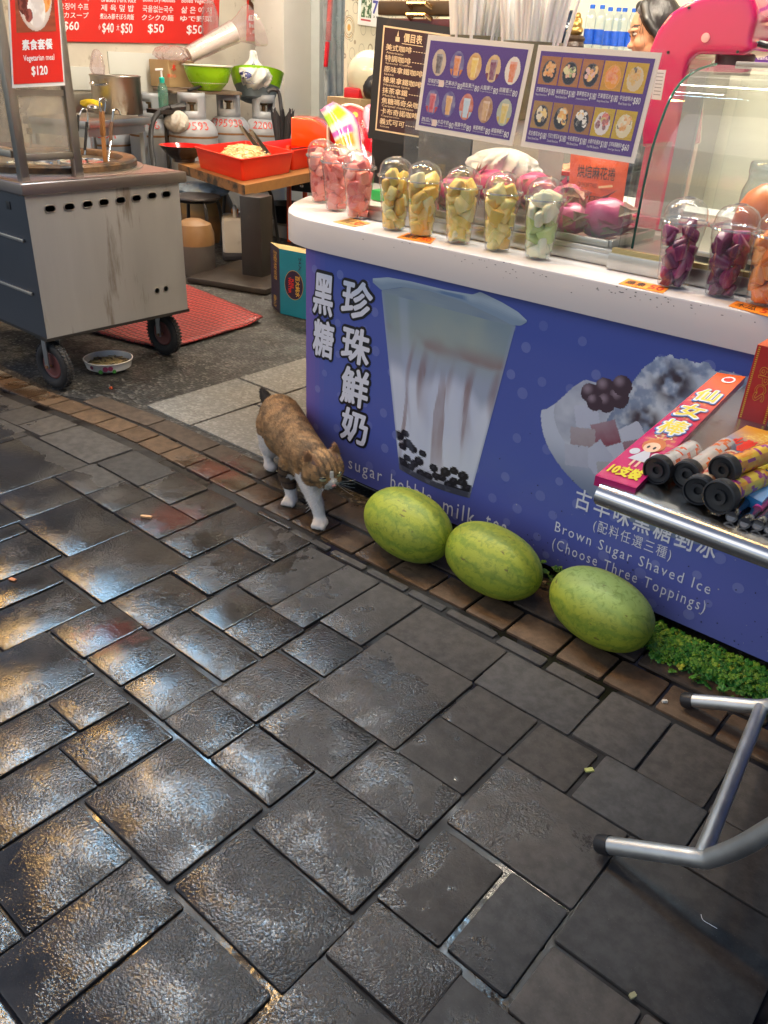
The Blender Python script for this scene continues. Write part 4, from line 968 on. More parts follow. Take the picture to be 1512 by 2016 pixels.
q = OY(988, 330, 2.27); o = crumple((q.x, 2.28, q.z-.005), (.1, .06, .06), 4, BAGW, n=80, k=56, amp=.5).build('plastic_bag', None, 55); tag(o, 'white plastic bag with green print behind the dragon fruit', 'bag')
# inner worktop with boxes
IW = mat('inner_worktop', (.66, .67, .66), .35, var=.05)
t = thing('inner_worktop', 'white inner worktop behind the sneeze guard', 'worktop', (-.6, 3.0, 0))
MB().box((-.55, 3.02, .845), (3.0, .5, .04), IW, bev=.004).build('top', t); MB().box((-.55, 3.05, .42), (2.95, .42, .8), mat('dark_cabinet', (.05, .05, .055), .5)).build('cabinet', t)
a = OY(1090, 325, 2.55); t = thing('flip_box', 'white box with a red stripe and a dark side behind the right menu', 'box', (a.x, 2.6, .866))
m = MB(); m.box((a.x, 2.62, .99), (.2, .16, .012), IW, rz=.2, bev=.003); m.build('lid', t)
MB().box((a.x, 2.62, .925), (.19, .15, .115), mat('dark_box', (.06, .055, .055), .5), rz=.2, bev=.004).build('box_body', t); MB().box((a.x, 2.55, 1.003), (.19, .03, .012), red_paint, rz=.2).build('red_stripe', t)
# orange snack bag
s = Sign(OY(1124, 300, 2.33), OY(1240, 312, 2.33), OY(1222, 425, 2.30), OY(1118, 412, 2.30)); t = thing('snack_bag', 'orange bag of sesame twists behind the dragon fruit', 'snack bag', (s.c[2]+s.c[3])/2)
ORG = mat('orange_foil', hx('d9571e'), .28, var=.1, vs=12, coat=.3)
mb = s.mb('bag'); mb.grid(lambda u, v: s.P(u, v, .012*math.sin(math.pi*u)*math.sin(math.pi*v)+.002*vn(u*9, v*9)), 14, 12, ORG); mb.grid(lambda u, v: s.P(1-u, v, -.02*math.sin(math.pi*u)*math.sin(math.pi*v)), 14, 12, ORG)
BRK = mat('brown_ink', hx('3a1a10'), .4); s.text('lettering', BRK, '烘焙麻花捲', .18, .2, .84, .42, .015, .015); s.text('lettering', BRK, 'CRUNCHY TWIST', .2, .5, .56, .58, 0, .0155); s.rect('lettering', BRK, .42, .72, .82, .8, .015); s.text('lettering', ORG, '香酥好吃', .45, .73, .78, .79, 0, .0165)
for k in range(6): s.ell('lettering', mat('cream_twist', hx('e8c8a0'), .5), .6+k*.04, .555-k*.008, .028, .022, .0155, 8)
s.done(t)
# paper notices leaning behind the right menu
s = Sign(OY(1292, 137, 2.18), OY(1311, 138, 2.18), OY(1301, 197, 2.18), OY(1282, 195, 2.18)); t = thing('paper_notice', 'narrow white paper notice between the right menu and the pink machine', 'notice', s.c[3]); s.slab('sheet', white_ink, .0015)
for k in range(7): s.rect('print_lines', mat('grey_ink', (.3, .3, .32), .5), .15, .1+k*.12, .85, .125+k*.12, .0005)
s.done(t)

# ================================================================ curved glass display case
CX0, CX1 = -.905, 1.2
prof_px = [(1243, 497), (1258, 415), (1275, 330), (1288, 280), (1303, 235), (1322, 190), (1345, 158), (1375, 137), (1410, 127)]
prof = [(lambda p: (p.y, p.z))(OX(x, y, CX0)) for x, y in prof_px]
ytop, ztop = prof[-1]
t = thing('display_case', 'curved glass display case on the right of the counter', 'display case', (.1, 2.3, .866))
m = MB(); m.box(((CX0+CX1)/2, 2.26, .887), (CX1-CX0+.03, .62, .04), steel, bev=.004); m.box(((CX0+CX1)/2, 1.965, .912), (CX1-CX0+.02, .016, .012), mat('gold_strip', (.6, .5, .25), .3, .8)); m.build('base_rail', t)
CG = glass('case_glass', (.93, .96, .96), .02, 1.2, .07, .03); EDG = mat('glass_edge_green', (.02, .1, .08), .1, coat=.5)
pts = curve([(0, y, z) for y, z in prof], 5); pts = [(p.y, p.z) for p in pts]
mb = MB(); n = len(pts); mb.add([(x, y, z) for x in (CX0, CX1) for y, z in pts], [[i, i+1, n+i+1, n+i] for i in range(n-1)], CG); mb.build('curved_pane', t, 60)
mb = MB(); sd = [(CX0, y, z) for y, z in pts]+[(CX0, 2.56, ztop), (CX0, 2.56, .9)]; mb.add(sd, [list(range(len(sd)))], CG); mb.build('end_pane', t, 0)
MB().tube([(CX0, y, z) for y, z in pts], .0035, EDG, 6).build('pane_edge', t)
m = MB(); m.box(((CX0+CX1)/2, ytop+.02, ztop+.003), (CX1-CX0-.1, .05, .012), steel_worn, bev=.003); m.build('top_rail', t)
m = MB(); m.box(((CX0+CX1)/2, 2.56, 1.1), (CX1-CX0, .006, .42), CG); m.build('rear_sliding_pane', t)
x = OY(1345, 300, 2.54).x; m = MB(); m.box((x, 2.54, 1.1), (.05, .02, .43), mat('case_post_grey', (.2, .21, .22), .4)); m.build('rear_post', t)
m = MB(); m.box(((CX0+CX1)/2+.03, 2.22, .925), (CX1-CX0-.1, .36, .012), steel, bev=.003); m.build('shelf', t)
q = OY(1490, 470, 2.13)
PAPAYA = mat('papaya_skin', hx('d9743a'), .4, var=.25, vs=9, dirt=(.7, .3, .06), ds=8, dt=.55, coat=.2)
o = MB().lathe([(.002, -.075), (.03, -.07), (.055, -.045), (.066, -.01), (.06, .03), (.045, .06), (.02, .08), (.003, .084)], PAPAYA, (q.x, 2.13, 1.005), 28).build('papaya', None, 60); tag(o, 'orange papaya inside the glass case behind the purple cups', 'papaya')
q = OY(1510, 390, 2.3)
o = MB().lathe([(.058, .932), (.064, .945), (.064, 1.05), (.055, 1.075), (.055, 1.09), (.058, 1.094), (.058, 1.115), (.054, 1.12)], glass('jar_plastic', (.86, .89, .92), .08, 1.4, .14), (q.x, 2.3, 0), 26, cap=False).build('plastic_jar', None, 40); tag(o, 'clear plastic screw-top jar inside the display case', 'jar')

# ================================================================ ice shaving machine
PK = mat('pink_gloss', hx('bd1656'), .12, var=.05, coat=1)
MY = 2.62
pp = [(1262, 205), (1268, 150), (1276, 100), (1292, 60), (1318, 25), (1352, 3), (1395, -12), (1440, -16), (1478, -14), (1487, 10), (1489, 40), (1478, 72), (1480, 100), (1462, 110), (1370, 106), (1356, 118), (1346, 150), (1340, 200), (1335, 290), (1262, 290)]
P3 = [OY(x, y, MY) for x, y in pp]
t = thing('ice_shaver', 'glossy pink ice shaving machine beside the display case', 'ice machine', ((P3[0].x+P3[-3].x)/2, MY+.08, .866))
dpt = .19; bb = MB(); Mp = Matrix(((1, 0, 0), (0, 0, 1), (0, 1, 0))).to_4x4(); bb.prism([(p.x, p.z) for p in P3], MY, MY+dpt, PK, Mp)
b = bmesh.new(); vv = [b.verts.new(v) for v in bb.v]; [b.faces.new([vv[i] for i in f]) for f in bb.f]; bmesh.ops.recalc_face_normals(b, faces=b.faces[:]); bmesh.ops.triangulate(b, faces=b.faces[:]); bb = MB().bm(b, PK)
vs, fs = blob(bb, .006, 26, .5); MB().add(vs, fs, PK).build('body', t, 0).data.polygons.foreach_set('use_smooth', [True]*len(fs))
zb = P3[-1].z; a0 = P3[-1].x; a1 = P3[-2].x
MB().box(((a0+P3[8].x)/2, MY+dpt/2, .885), (P3[8].x-a0+.06, .24, .04), PK, bev=.015).build('foot', t); MB().box(((a0+a1)/2, MY+dpt/2, (zb+.9)/2+.01), (abs(a1-a0)*.95, dpt*.9, zb-.88), PK, bev=.02).build('column', t)
q = OY(1388, 74, MY-.006); MB().lathe([(0, 0), (.012, 0), (.012, .003), (0, .004)], mat('pale_pink_disc', (.85, .45, .45), .4), (q.x, MY-.001, q.z), 18, Matrix.Rotation(R(90), 3, 'X')).build('round_badge', t)
m = MB()
for x, y in ((1315, 103), (1356, 15), (1452, 102)): q = OY(x, y, MY-.003); m.lathe([(0, 0), (.004, 0), (.004, .003), (0, .003)], dark_plastic, (q.x, MY-.001, q.z), 10, Matrix.Rotation(R(90), 3, 'X'))
m.build('screw_hole', t)
q = OY(1478, 80, MY+.05); m = MB(); m.tube([q, OY(1496, 86, MY+.05)], .004, chrome, 8); m.tube([OY(1494, 85, MY+.05), OY(1540, 96, MY+.05)], .009, dark_plastic, 10); m.build('crank', t)
q = OY(1440, 125, MY+.06); MB().lathe([(.05, q.z-.03), (.055, q.z+.02), (.045, q.z+.025)], mat('dark_tub', (.1, .05, .05), .4), (q.x, MY+.08, 0), 18).build('blade_drum', t)
# purple poster on the right
s = Sign(OY(1492, -60, 3.0), OY(1700, -40, 3.0), OY(1690, 135, 3.0), OY(1474, 124, 3.0)); t = thing('hanging_menu', 'purple peanut snow ice poster at the right edge', 'poster', s.c[3])
s.slab('sheet', PURPLE, .003); s.text('lettering', WI, '花生雪花冰', .06, .78, .62, .88, .02); s.text('lettering', WI, 'Peanut Shaved Snow', .05, .91, .55, .955)
icebowl(s, .12, .08, .95, .72, 'b9b6b0', BK, ['e8d8b0', '6a5a4a', 'd8c8a0', '2a2420'], 77); s.done(t)

# ================================================================ things before the cream wall
BW = glass('bottle_plastic', (.86, .93, 1.0), .05, 1.3, .12); BLUE_L = mat('bottle_label', hx('1f52b8'), .35, var=.5, vs=40); CAP = mat('blue_cap', hx('1f5fc8'), .35)
proto = None; SZ = AT(1190, 99, 4.65).z
spots = [(1155, 96, 'leftmost blue-capped water bottle next to the gold figurine'), (1174, 97, 'second blue-capped water bottle from the left'), (1190, 97, 'blue-capped water bottle, third from the left and set back'), (1206, 98, 'blue-capped water bottle fourth from the left'), (1218, 98, 'blue-capped water bottle fifth from the left'), (1236, 99, 'rightmost blue-capped water bottle beside the face')]
for i, (x, y, lb) in enumerate(spots):
    T = 4.6+.12*(i > 1); p = AT(x, y, T); p.z = SZ; 
    if i == 0:
        proto = thing('water_bottle', lb, 'water bottle', p, 'water bottles on the back shelf')
        MB().lathe([(.026, 0), (.029, .006), (.029, .1), (.027, .107), (.029, .114), (.029, .15), (.022, .178), (.012, .19), (.012, .198)], BW, p, 18).build('bottle', proto)
        MB().lathe([(.0297, .025), (.0297, .098)], BLUE_L, p, 18, cap=False).build('label', proto); MB().lathe([(.0145, .196), (.0145, .214), (.012, .215)], CAP, p, 14).build('cap', proto)
    else: dup(proto, p, lb, i*.7)
p = AT(1200, 97, 4.7); t = thing('back_shelf', 'shelf under the water bottles and the gold figurine', 'shelf', (p.x, p.y, 0))
MB().box((p.x-.1, p.y+.12, SZ-.021), (1.5, .5, .04), IW, rz=R(0), bev=.004).build('board', t); MB().box((p.x-.1, p.y+.16, (SZ-.042)/2), (1.4, .4, SZ-.042), mat('shelf_cabinet', (.3, .28, .25), .5)).build('cabinet', t)
# laughing figurine on a round stand
q = AT(1130, 90, 4.5); q.z = SZ; GOLD = mat('gold_figure', (.55, .36, .12), .3, .8, var=.3, vs=40); WOOD = mat('dark_wood_base', (.05, .03, .02), .4)
t = thing('seated_figurine', 'small gold laughing figurine seated on a dark round base', 'figurine', q)
MB().lathe([(.05, .0), (.055, .01), (.05, .03), (.058, .045), (.045, .06), (0, .06)], WOOD, q, 20).build('base', t)
mb = MB(); g = q+Vector((0, 0, .06))
mb.ball(g+Vector((0, 0, .025)), (.042, .034, .026), GOLD); mb.ball(g+Vector((0, -.006, .05)), (.032, .028, .03), GOLD); mb.ball(g+Vector((0, 0, .092)), .0175, GOLD); mb.ball(g+Vector((.026, -.012, .06)), (.012, .014, .024), GOLD); mb.ball(g+Vector((-.026, -.012, .06)), (.012, .014, .024), GOLD); mb.ball(g+Vector((-.03, -.018, .02)), (.02, .014, .012), GOLD); mb.ball(g+Vector((.03, -.018, .02)), (.02, .014, .012), GOLD); mb.ball(g+Vector((0, -.016, .09)), (.004, .005, .005), GOLD)
vs, fs = blob(mb, .003, 3); MB().add(vs, fs, GOLD).build('figure', t, 60)
q = AT(1110, 92, 4.72); q.z = SZ; o = MB().lathe([(.05, 0), (.085, .03), (.095, .09), (.08, .15), (.05, .18), (.035, .19)], mat('blue_black_vase', (.015, .03, .06), .15, coat=.5), q, 22).build('dark_pot', None, 50); tag(o, 'dark blue rounded pot behind the figurine', 'pot')

# ================================================================ the seller
def seller():
    e = AT(1284, 63, 3.5)                       # centre of the head
    SK = printed('skin', .45, 0, .25, .05, 200); HAIR = mat('black_hair', (.012, .010, .010), .35, var=.4, vs=60, stretch=(1, 1, .2), bump=.3, bs=120)
    TOP = mat('dark_jacket', (.03, .03, .04), .7, var=.2, bump=.1, bs=90)
    yaw = R(-143)                               # faces to the left of the photo
    M = Matrix.Translation(e) @ Matrix.Rotation(yaw, 4, 'Z') @ Matrix.Rotation(R(14), 4, 'Y')   # local +x = face direction
    t = thing('person', 'black-haired seller looking down behind the pink ice machine', 'person', (e.x, e.y, 0))
    h = MB()
    def B(c, r): h.ball(M @ Vector(c), r, HAIR, 16, 10, M.to_3x3())
    B((0, 0, .02), (.092, .073, .095)); B((.02, 0, -.045), (.068, .056, .07)); B((.045, 0, -.088), (.032, .03, .028))
    B((.082, 0, -.018), (.012, .011, .028)); B((.095, 0, -.034), (.014, .012, .012)); B((.085, .012, -.037), (.009, .008, .008)); B((.085, -.012, -.037), (.009, .008, .008))
    B((.078, .03, .022), (.02, .024, .009)); B((.078, -.03, .022), (.02, .024, .009)); B((.06, .042, -.03), (.03, .022, .025)); B((.06, -.042, -.03), (.03, .022, .025))
    B((.077, 0, -.064), (.013, .022, .007)); B((.074, 0, -.076), (.013, .019, .007)); B((0, .075, -.01), (.018, .008, .028)); B((0, -.075, -.01), (.018, .008, .028))
    tor = Matrix.Translation((e.x, e.y, 0)) @ Matrix.Rotation(yaw, 4, 'Z'); z0 = e.z
    chain(h, [M @ Vector((-.01, 0, -.06)), tor @ Vector((-.05, 0, z0-.19))], [.05, .052], HAIR)
    chain(h, [tor @ Vector((-.06, 0, z0-.25)), tor @ Vector((-.05, 0, z0-.5)), tor @ Vector((-.03, 0, z0-.68))], [.12, .125, .13], HAIR)
    for s_ in (-1, 1):
        chain(h, [tor @ Vector((-.06, .12*s_, z0-.235)), tor @ Vector((-.05, .185*s_, z0-.26)), tor @ Vector((-.02, .215*s_, z0-.48)), tor @ Vector((.17, .16*s_, z0-.56)), tor @ Vector((.23, .145*s_, z0-.565))], [.06, .056, .045, .033, .027], HAIR)
        pl = tor @ Vector((.265, .14*s_, z0-.568)); h.ball(pl, (.042, .036, .016), HAIR, 14, 8, Matrix.Rotation(yaw, 3, 'Z'))
        for k, (dy, L) in enumerate(((-.027, .06), (-.009, .072), (.009, .068), (.026, .052))):
            chain(h, [tor @ Vector((.29, .14*s_+dy*s_, z0-.568)), tor @ Vector((.29+L*.55, .14*s_+dy*1.1*s_, z0-.574)), tor @ Vector((.29+L, .14*s_+dy*1.1*s_, z0-.592))], [.0098, .009, .0075], HAIR, 8)
        chain(h, [tor @ Vector((.25, .115*s_, z0-.57)), tor @ Vector((.275, .088*s_, z0-.578)), tor @ Vector((.305, .08*s_, z0-.586))], [.012, .0105, .0085], HAIR, 8)
        chain(h, [tor @ Vector((-.03, .08*s_, z0-.68)), tor @ Vector((-.01, .09*s_, z0-.98)), tor @ Vector((-.03, .09*s_, .06))], [.09, .065, .045], HAIR)
        chain(h, [tor @ Vector((-.04, .09*s_, .045)), tor @ Vector((.13, .1*s_, .035))], [.042, .032], HAIR)
    vs, fs = blob(h, .0065, 2, .4); Mi = M.inverted(); Ti = tor.inverted(); cs = []
    mb = MB()
    for f in fs:
        c = sum((vs[i] for i in f), Vector())/len(f); p = Mi @ c; q = Ti @ c
        if c.z > z0-.2:
            k = mixc(hx('d09a78'), hx('b9805f'), fbm(p.y*40, p.z*40))
            k = mixc(k, hx('b5604f'), smooth(.02, .0, abs(p.z+.07))*smooth(.025, .015, abs(p.y))*(p.x > .06)); k = mixc(k, hx('c77f66'), .5*smooth(.03, .0, math.hypot(abs(p.y)-.04, p.z+.03))*(p.x > .03))
            if p.x > .05 and abs(p.z-.031-.12*max(0, .05-abs(abs(p.y)-.03))) < .0045 and .012 < abs(p.y) < .052: k = hx('2a1d18')
        elif q.x > .235 and abs(q.y) < .25 and c.z > z0-.7: k = hx('c9926f')
        elif c.z < .09: k = (.02, .02, .02)
        elif c.z < z0-.66: k = (.03, .035, .06)
        else: k = mixc((.035, .035, .045), (.06, .055, .07), fbm(q.y*9, c.z*9))
        cs.append(k)
    mb.add(vs, fs, SK, cs); mb.build('body', t, 80)
    for s_ in (-1, 1):
        ey = MB(); ey.ball(M @ Vector((.077, .031*s_, .008)), (.0115, .0135, .0075), mat('eye_white', (.6, .58, .55), .2), 12, 8, M.to_3x3()); ey.ball(M @ Vector((.086, .031*s_, .005)), (.004, .006, .006), mat('eye_dark', (.02, .015, .01), .1), 10, 6, M.to_3x3()); ey.build('eye', t)
        MB().tube([M @ Vector((.087-.06*abs(k)**2*6, .031*s_+k, .0155-.35*k*k*18*.1)) for k in (-.014, -.007, 0, .007, .014)], .0022, mat('lash', (.02, .015, .012), .5), 6).build('eyelid_line', t)
    hr = MB()
    hr.ball(M @ Vector((-.022, 0, .035)), (.1, .084, .1), HAIR, 20, 14, M.to_3x3()); hr.ball(M @ Vector((-.06, 0, -.03)), (.07, .08, .09), HAIR, 16, 12, M.to_3x3()); hr.ball(M @ Vector((-.1, 0, .03)), (.05, .045, .045), HAIR, 16, 10, M.to_3x3())
    for s_ in (-1, 1): chain(hr, [M @ Vector((.035, .04*s_, .105)), M @ Vector((.035, .072*s_, .05)), M @ Vector((.01, .083*s_, .0)), M @ Vector((-.03, .08*s_, -.05))], [.022, .018, .016, .02], HAIR, 10)
    vs, fs = blob(hr, .005, 3); MB().add(vs, fs, HAIR).build('hair', t, 60)
    r = random.Random(3); st = MB()
    for i in range(14):
        s_ = r.choice((-1, 1)); p0 = Vector((.05+r.uniform(-.02, .02), .06*s_, .07+r.uniform(-.03, .03))); st.tube([M @ p0, M @ (p0+Vector((.012, .012*s_, -.03))), M @ (p0+Vector((.01, .02*s_, -.07-.03*r.random())))], .0007, HAIR, 4)
    st.build('loose_strands', t, 0)
seller()
# calendar, helmet and shelf on the papered wall
s = Sign(OX(709, -40, WPX+.02), OX(749, -34, WPX+.02), OX(744, 54, WPX+.02), OX(706, 48, WPX+.02)); t = thing('wall_calendar', 'tear-off calendar showing 7 on the papered wall', 'calendar', s.c[3])
s.slab('board', white_ink, .012); s.art('picture', PRINT, .1, .35, .62, .82, 14, 12, lambda u, v: mixc(hx('3a5a3a'), hx('d8dcd0'), smooth(.45, .6, fbm(u*7, v*7))), .001)
s.text('date', mat('calendar_blue', hx('3b3f9c'), .4), '7', .68, .42, .92, .70, .03); s.rect('date', mat('calendar_red', hx('b83a4a'), .4), .1, .86, .6, .9, .001); s.text('date', black_ink, '31', .7, .75, .9, .8)
s.text('date', mat('calendar_green', hx('9aa89a'), .4), '日', 1.02, .45, 1.2, .62, 0); s.done(t)
q = OX(726, 152, WPX+.35); t = thing('helmet', 'cream open-face helmet hanging before the papered wall', 'helmet', q)
HM = mat('cream_helmet', (.62, .6, .45), .25, coat=.4); m = MB(); m.ball(q, (.15, .13, .155), HM, 24, 14); m.build('shell', t); q2 = q+Vector((.09, -.04, -.05)); m = MB(); m.ball(q2, (.09, .08, .09), dark_plastic); m.build('lining', t); MB().tube([q+Vector((.1, .06, -.1)), q+Vector((.12, 0, -.19)), q+Vector((.1, -.08, -.16))], .008, dark_plastic, 6).build('chin_strap', t)
q = OX(715, 184, WPX+.3); t = thing('snack_packet', 'red and yellow snack packet on the cardboard box below the helmet', 'packet', q); m = MB(); m.box(q, (.12, .3, .07), mat('red_packet', hx('c02028'), .3, var=.2), rz=.2, bev=.015); m.build('packet', t); MB().box(q+Vector((.03, .06, .02)), (.08, .12, .06), mat('yellow_print', hx('d8c030'), .3), rz=.2, bev=.01).build('printed_panel', t)
q = OX(712, 225, WPX+.3); t = thing('shelf_box', 'brown cardboard box on the floor under the papered wall', 'cardboard box', (q.x, q.y, 0)); CARD = mat('brown_cardboard', (.33, .23, .12), .7, var=.15, bump=.05, bs=40)
zt_ = OX(712, 192, WPX+.3).z; MB().box((q.x, q.y+.1, zt_/2), (.3, .55, zt_), CARD, bev=.005).build('carton', t); MB().bar((q.x+.1525, q.y-.1, zt_-.05), (q.x+.1525, q.y+.06, zt_-.05), .002, .03, BRK).build('stamp', t)
# ================================================================ noodle cart
FX = -3.137; Y0, Y1 = 1.595, 2.302; ZB, ZT = .24, .793; XB = -4.5
cart = thing('noodle_cart', 'stainless noodle cart on rubber wheels with a round cooker on top', 'food cart', (-3.8, 1.95, 0))
CSTEEL = mat('cart_panel_steel', (.5, .485, .46), .4, .7, var=.34, vs=3.2, stretch=(1, 1.6, .22), dirt=(.19, .13, .08), ds=5, dt=.6, bump=.02, bs=70)
SIDE = mat('cart_side_reflection', (.105, .115, .135), .42, .8, var=.15, vs=4, stretch=(.5, 1, 1))  # stainless side, its dark blue-grey reflection put into the base colour
hz = [OX(x, y, FX) for x, y in ((98, 411), (136, 407), (172, 402), (204, 398), (237, 394), (268, 390), (299, 385), (327, 382))]
hz = [(q.y, q.z) for q in hz]
# front panel with real oval openings, built around the holes
b = bmesh.new()
def stadium(y, z, w, h, n=6):
    o = []; r = h/2
    for sgn in (1, -1):
        for i in range(n+1):
            a = sgn*math.pi/2*-1+math.pi*i/n if sgn == 1 else math.pi/2+math.pi*i/n
            o.append((y+sgn*(w/2-r)+r*math.cos(a), z+r*math.sin(a)))
    return o
outer = [(Y0, ZB), (Y1, ZB), (Y1, ZT), (Y0, ZT)]
edges = []
def loop(pts):
    vs = [b.verts.new((FX, p[0], p[1])) for p in pts]
    for i in range(len(vs)): edges.append(b.edges.new((vs[i], vs[(i+1) % len(vs)])))
loop(outer)
small = [OX(309, 572, FX), OX(326, 568, FX)]
for y, z in hz: loop(stadium(y, z, .042, .022))
for q in small: loop([(q.y+.0115*math.cos(2*math.pi*i/14), q.z+.0115*math.sin(2*math.pi*i/14)) for i in range(14)])
bmesh.ops.triangle_fill(b, use_beauty=True, use_dissolve=False, edges=edges)
bmesh.ops.recalc_face_normals(b, faces=b.faces[:])
for f in b.faces:
    if f.normal.x < 0: f.normal_flip()
MB().bm(b, CSTEEL).build('front_panel', cart, 0)
RIM = mat('rim_steel', (.6, .57, .5), .3, 1)
for y, z in hz: MB().tube([(FX+.002, p[0], p[1]) for p in stadium(y, z, .046, .026)], .0028, RIM, 6, True).build('vent_rim', cart)
for q in small: MB().tube([(FX+.002, q.y+.013*math.cos(2*math.pi*i/14), q.z+.013*math.sin(2*math.pi*i/14)) for i in range(14)], .002, RIM, 6, True).build('vent_rim', cart)
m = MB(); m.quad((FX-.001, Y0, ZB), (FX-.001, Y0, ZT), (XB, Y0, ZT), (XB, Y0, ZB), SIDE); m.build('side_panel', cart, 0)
m = MB(); m.quad((XB, Y0, ZB), (XB, Y0, ZT), (XB, Y1, ZT), (XB, Y1, ZB), steel_worn); m.quad((XB, Y1, ZB), (XB, Y1, ZT), (FX-.001, Y1, ZT), (FX-.001, Y1, ZB), steel_worn); m.quad((XB, Y0, ZB), (XB, Y1, ZB), (FX, Y1, ZB), (FX, Y0, ZB), black_metal); m.build('rear_panel', cart, 0)
for zt in (.628, .421): MB().box((-3.6, Y0-.005, zt-.008), (.82, .01, .014), steel, bev=.004).build('trim_strip', cart)
q = OY(17, 404, Y0); MB().box((q.x, Y0-.001, q.z), (.03, .004, .03), dark_plastic, bev=.001).build('side_hole', cart)
m = MB(); m.box((FX-.02, (Y0+Y1)/2, ZB-.006), (.05, Y1-Y0+.01, .012), black_metal); m.box(((FX+XB)/2, Y0+.02, ZB-.006), (FX-XB, .04, .0121), black_metal); m.build('bottom_frame', cart)
LIP = mat('top_lip_steel', (.36, .31, .29), .32, .95, var=.18, vs=4); TOPM = mat('cart_top', (.36, .25, .24), .3, .55, var=.2, vs=5, dirt=(.3, .2, .1), ds=6, dt=.62)
MB().box(((FX+XB)/2+.004, (Y0+Y1)/2+.008, .8155), (FX-XB+.03, Y1-Y0+.05, .045), LIP, bev=.009, seg=3).build('worktop', cart)
m = MB(); m.box(((FX+XB)/2-.002, (Y0+Y1)/2+.008, .8385), (FX-XB-.02, Y1-Y0+.0, .003), TOPM); m.build('top_sheet', cart)
PC = Vector((-3.57, 1.945, .84)); 
RING = mat('wooden_ring', (.16, .09, .04), .4, var=.6, vs=9, dirt=(.03, .02, .015), ds=6, dt=.46)
m = MB(); m.lathe([(.31, .002), (.31, .03), (.315, .036), (.365, .036), (.372, .028), (.372, .004)], RING, PC, 64, cap=False); m.build('cooker_ring', cart, 40)
MB().lathe([(.395, .0), (.395, .006), (.372, .007)], steel, PC, 64, cap=False).build('ring_tray', cart)
MB().lathe([(0, .004), (.29, .004), (.31, .012)], steel_worn, PC, 64).build('cooker_plate', cart)
for a, r0 in ((-1.0, .13), (.75, .15), (2.4, .15)):
    c = PC+Vector((.15*math.cos(a), .15*math.sin(a), 0)); MB().lathe([(0, .014), (r0*.5, .02), (r0*.68, .016), (r0*.7, .022), (r0*.72, .008)], chrome, c, 32).build('pan_lid', cart)
# rack frame
def post(x, y, z1=1.62, w=.034): MB().box((x, y, (.838+z1)/2), (w, w, z1-.838), steel_worn, bev=.003).build('rack_post', cart)
py0 = OX(48, 360, FX-.03).y; py1 = OX(156, 350, FX-.03).y
post(FX-.03, py0); post(FX-.03, py1-.004); post(XB+.1, py0); post(XB+.1, py1)
zr = OX(140, 305, FX-.03).z
m = MB(); m.box((FX-.03, (py0+py1)/2, zr), (.028, py1-py0-.03, .026), steel_worn, bev=.003); m.build('rack_rail', cart)
m = MB(); m.box(((FX+XB)/2, py0, OY(10, 300, py0).z), (FX-XB-.15, .026, .026), steel_worn, bev=.003); m.build('rack_rail', cart)
m = MB(); m.box((FX-.03, (py0+py1)/2, 1.42+.2), (.03, py1-py0, .03), steel_worn); m.build('rack_rail', cart)
GR_G = glass('greasy_glass', (.86, .84, .8), .12, 1, .05, .35, (.42, .38, .33), 9)
zs = OX(100, 165, FX-.03).z
MB().box((FX-.03, (py0+py1)/2, (zr+.013+zs)/2), (.004, py1-py0-.036, zs-zr-.014), GR_G).build('front_glass', cart)
MB().box(((FX+XB)/2, py0, 1.25), (FX-XB-.16, .004, .6), GR_G).build('side_glass', cart)
m = MB(); m.box((FX-.03, (py0+py1)/2, zs-.03), (.012, py1-py0-.036, .02), steel_worn); m.build('glass_clip', cart)
# wheels
def wheel(x, y, fork_y):
    t_ = MB(); prof = []
    for i in range(13):
        a = math.pi*2*i/12; prof.append((.078+.024*math.cos(a), .024*math.sin(a)))
    Mw = Matrix.Rotation(R(8), 3, 'Z') @ Matrix.Rotation(R(90), 3, 'X')
    c = Vector((x, y, .102)); t_.lathe(prof, rubber, c, 40, Mw, cap=False)
    for i in range(40):
        a = 2*math.pi*i/40
        for s_ in (-1, 1):
            M4 = Matrix.Translation(c) @ Mw.to_4x4() @ Matrix.Rotation(a, 4, 'Z'); t_.box((.1005, 0, .009*s_), (.005, .009, .013), rubber, M=M4)
    w = t_.build('wheel', cart, 45)
    RIMR = mat('rusty_red_rim', (.16, .045, .04), .5, var=.4, dirt=(.05, .04, .04), dt=.55)
    MB().lathe([(.056, -.012), (.05, -.014), (.03, -.006), (.012, -.012), (0, -.014)], RIMR, c, 28, Mw).build('rim', w); 
    MB().lathe([(.056, .012), (.05, .014), (.03, .006), (.012, .012), (0, .014)], RIMR, c, 28, Mw).build('rim', w)
    f = MB()
    for s_ in (-1, 1):
        d = Mw @ Vector((0, 0, 1)); p = c+d*.034*s_; f.bar(p+Vector((0, 0, -.008)), (p.x, p.y, ZB-.01), .026, .005, mat('caster_fork', (.28, .29, .3), .4, .8, var=.3, dirt=(.12, .06, .03), dt=.62), up=tuple(Mw @ Vector((0, 0, 1))))
    f.box((c.x, c.y, ZB-.014), (.08, .09, .008), black_metal); f.build('fork', cart)
    d = Mw @ Vector((0, 0, 1)); MB().tube([c-d*.042, c+d*.042], .007, mat('rusty_bolt', (.2, .1, .05), .6), 8).build('axle_bolt', w)
wheel(-3.2, 1.64, 0); wheel(-3.275, 2.255, 0); wheel(-4.35, 1.66, 0); wheel(-4.35, 2.24, 0)
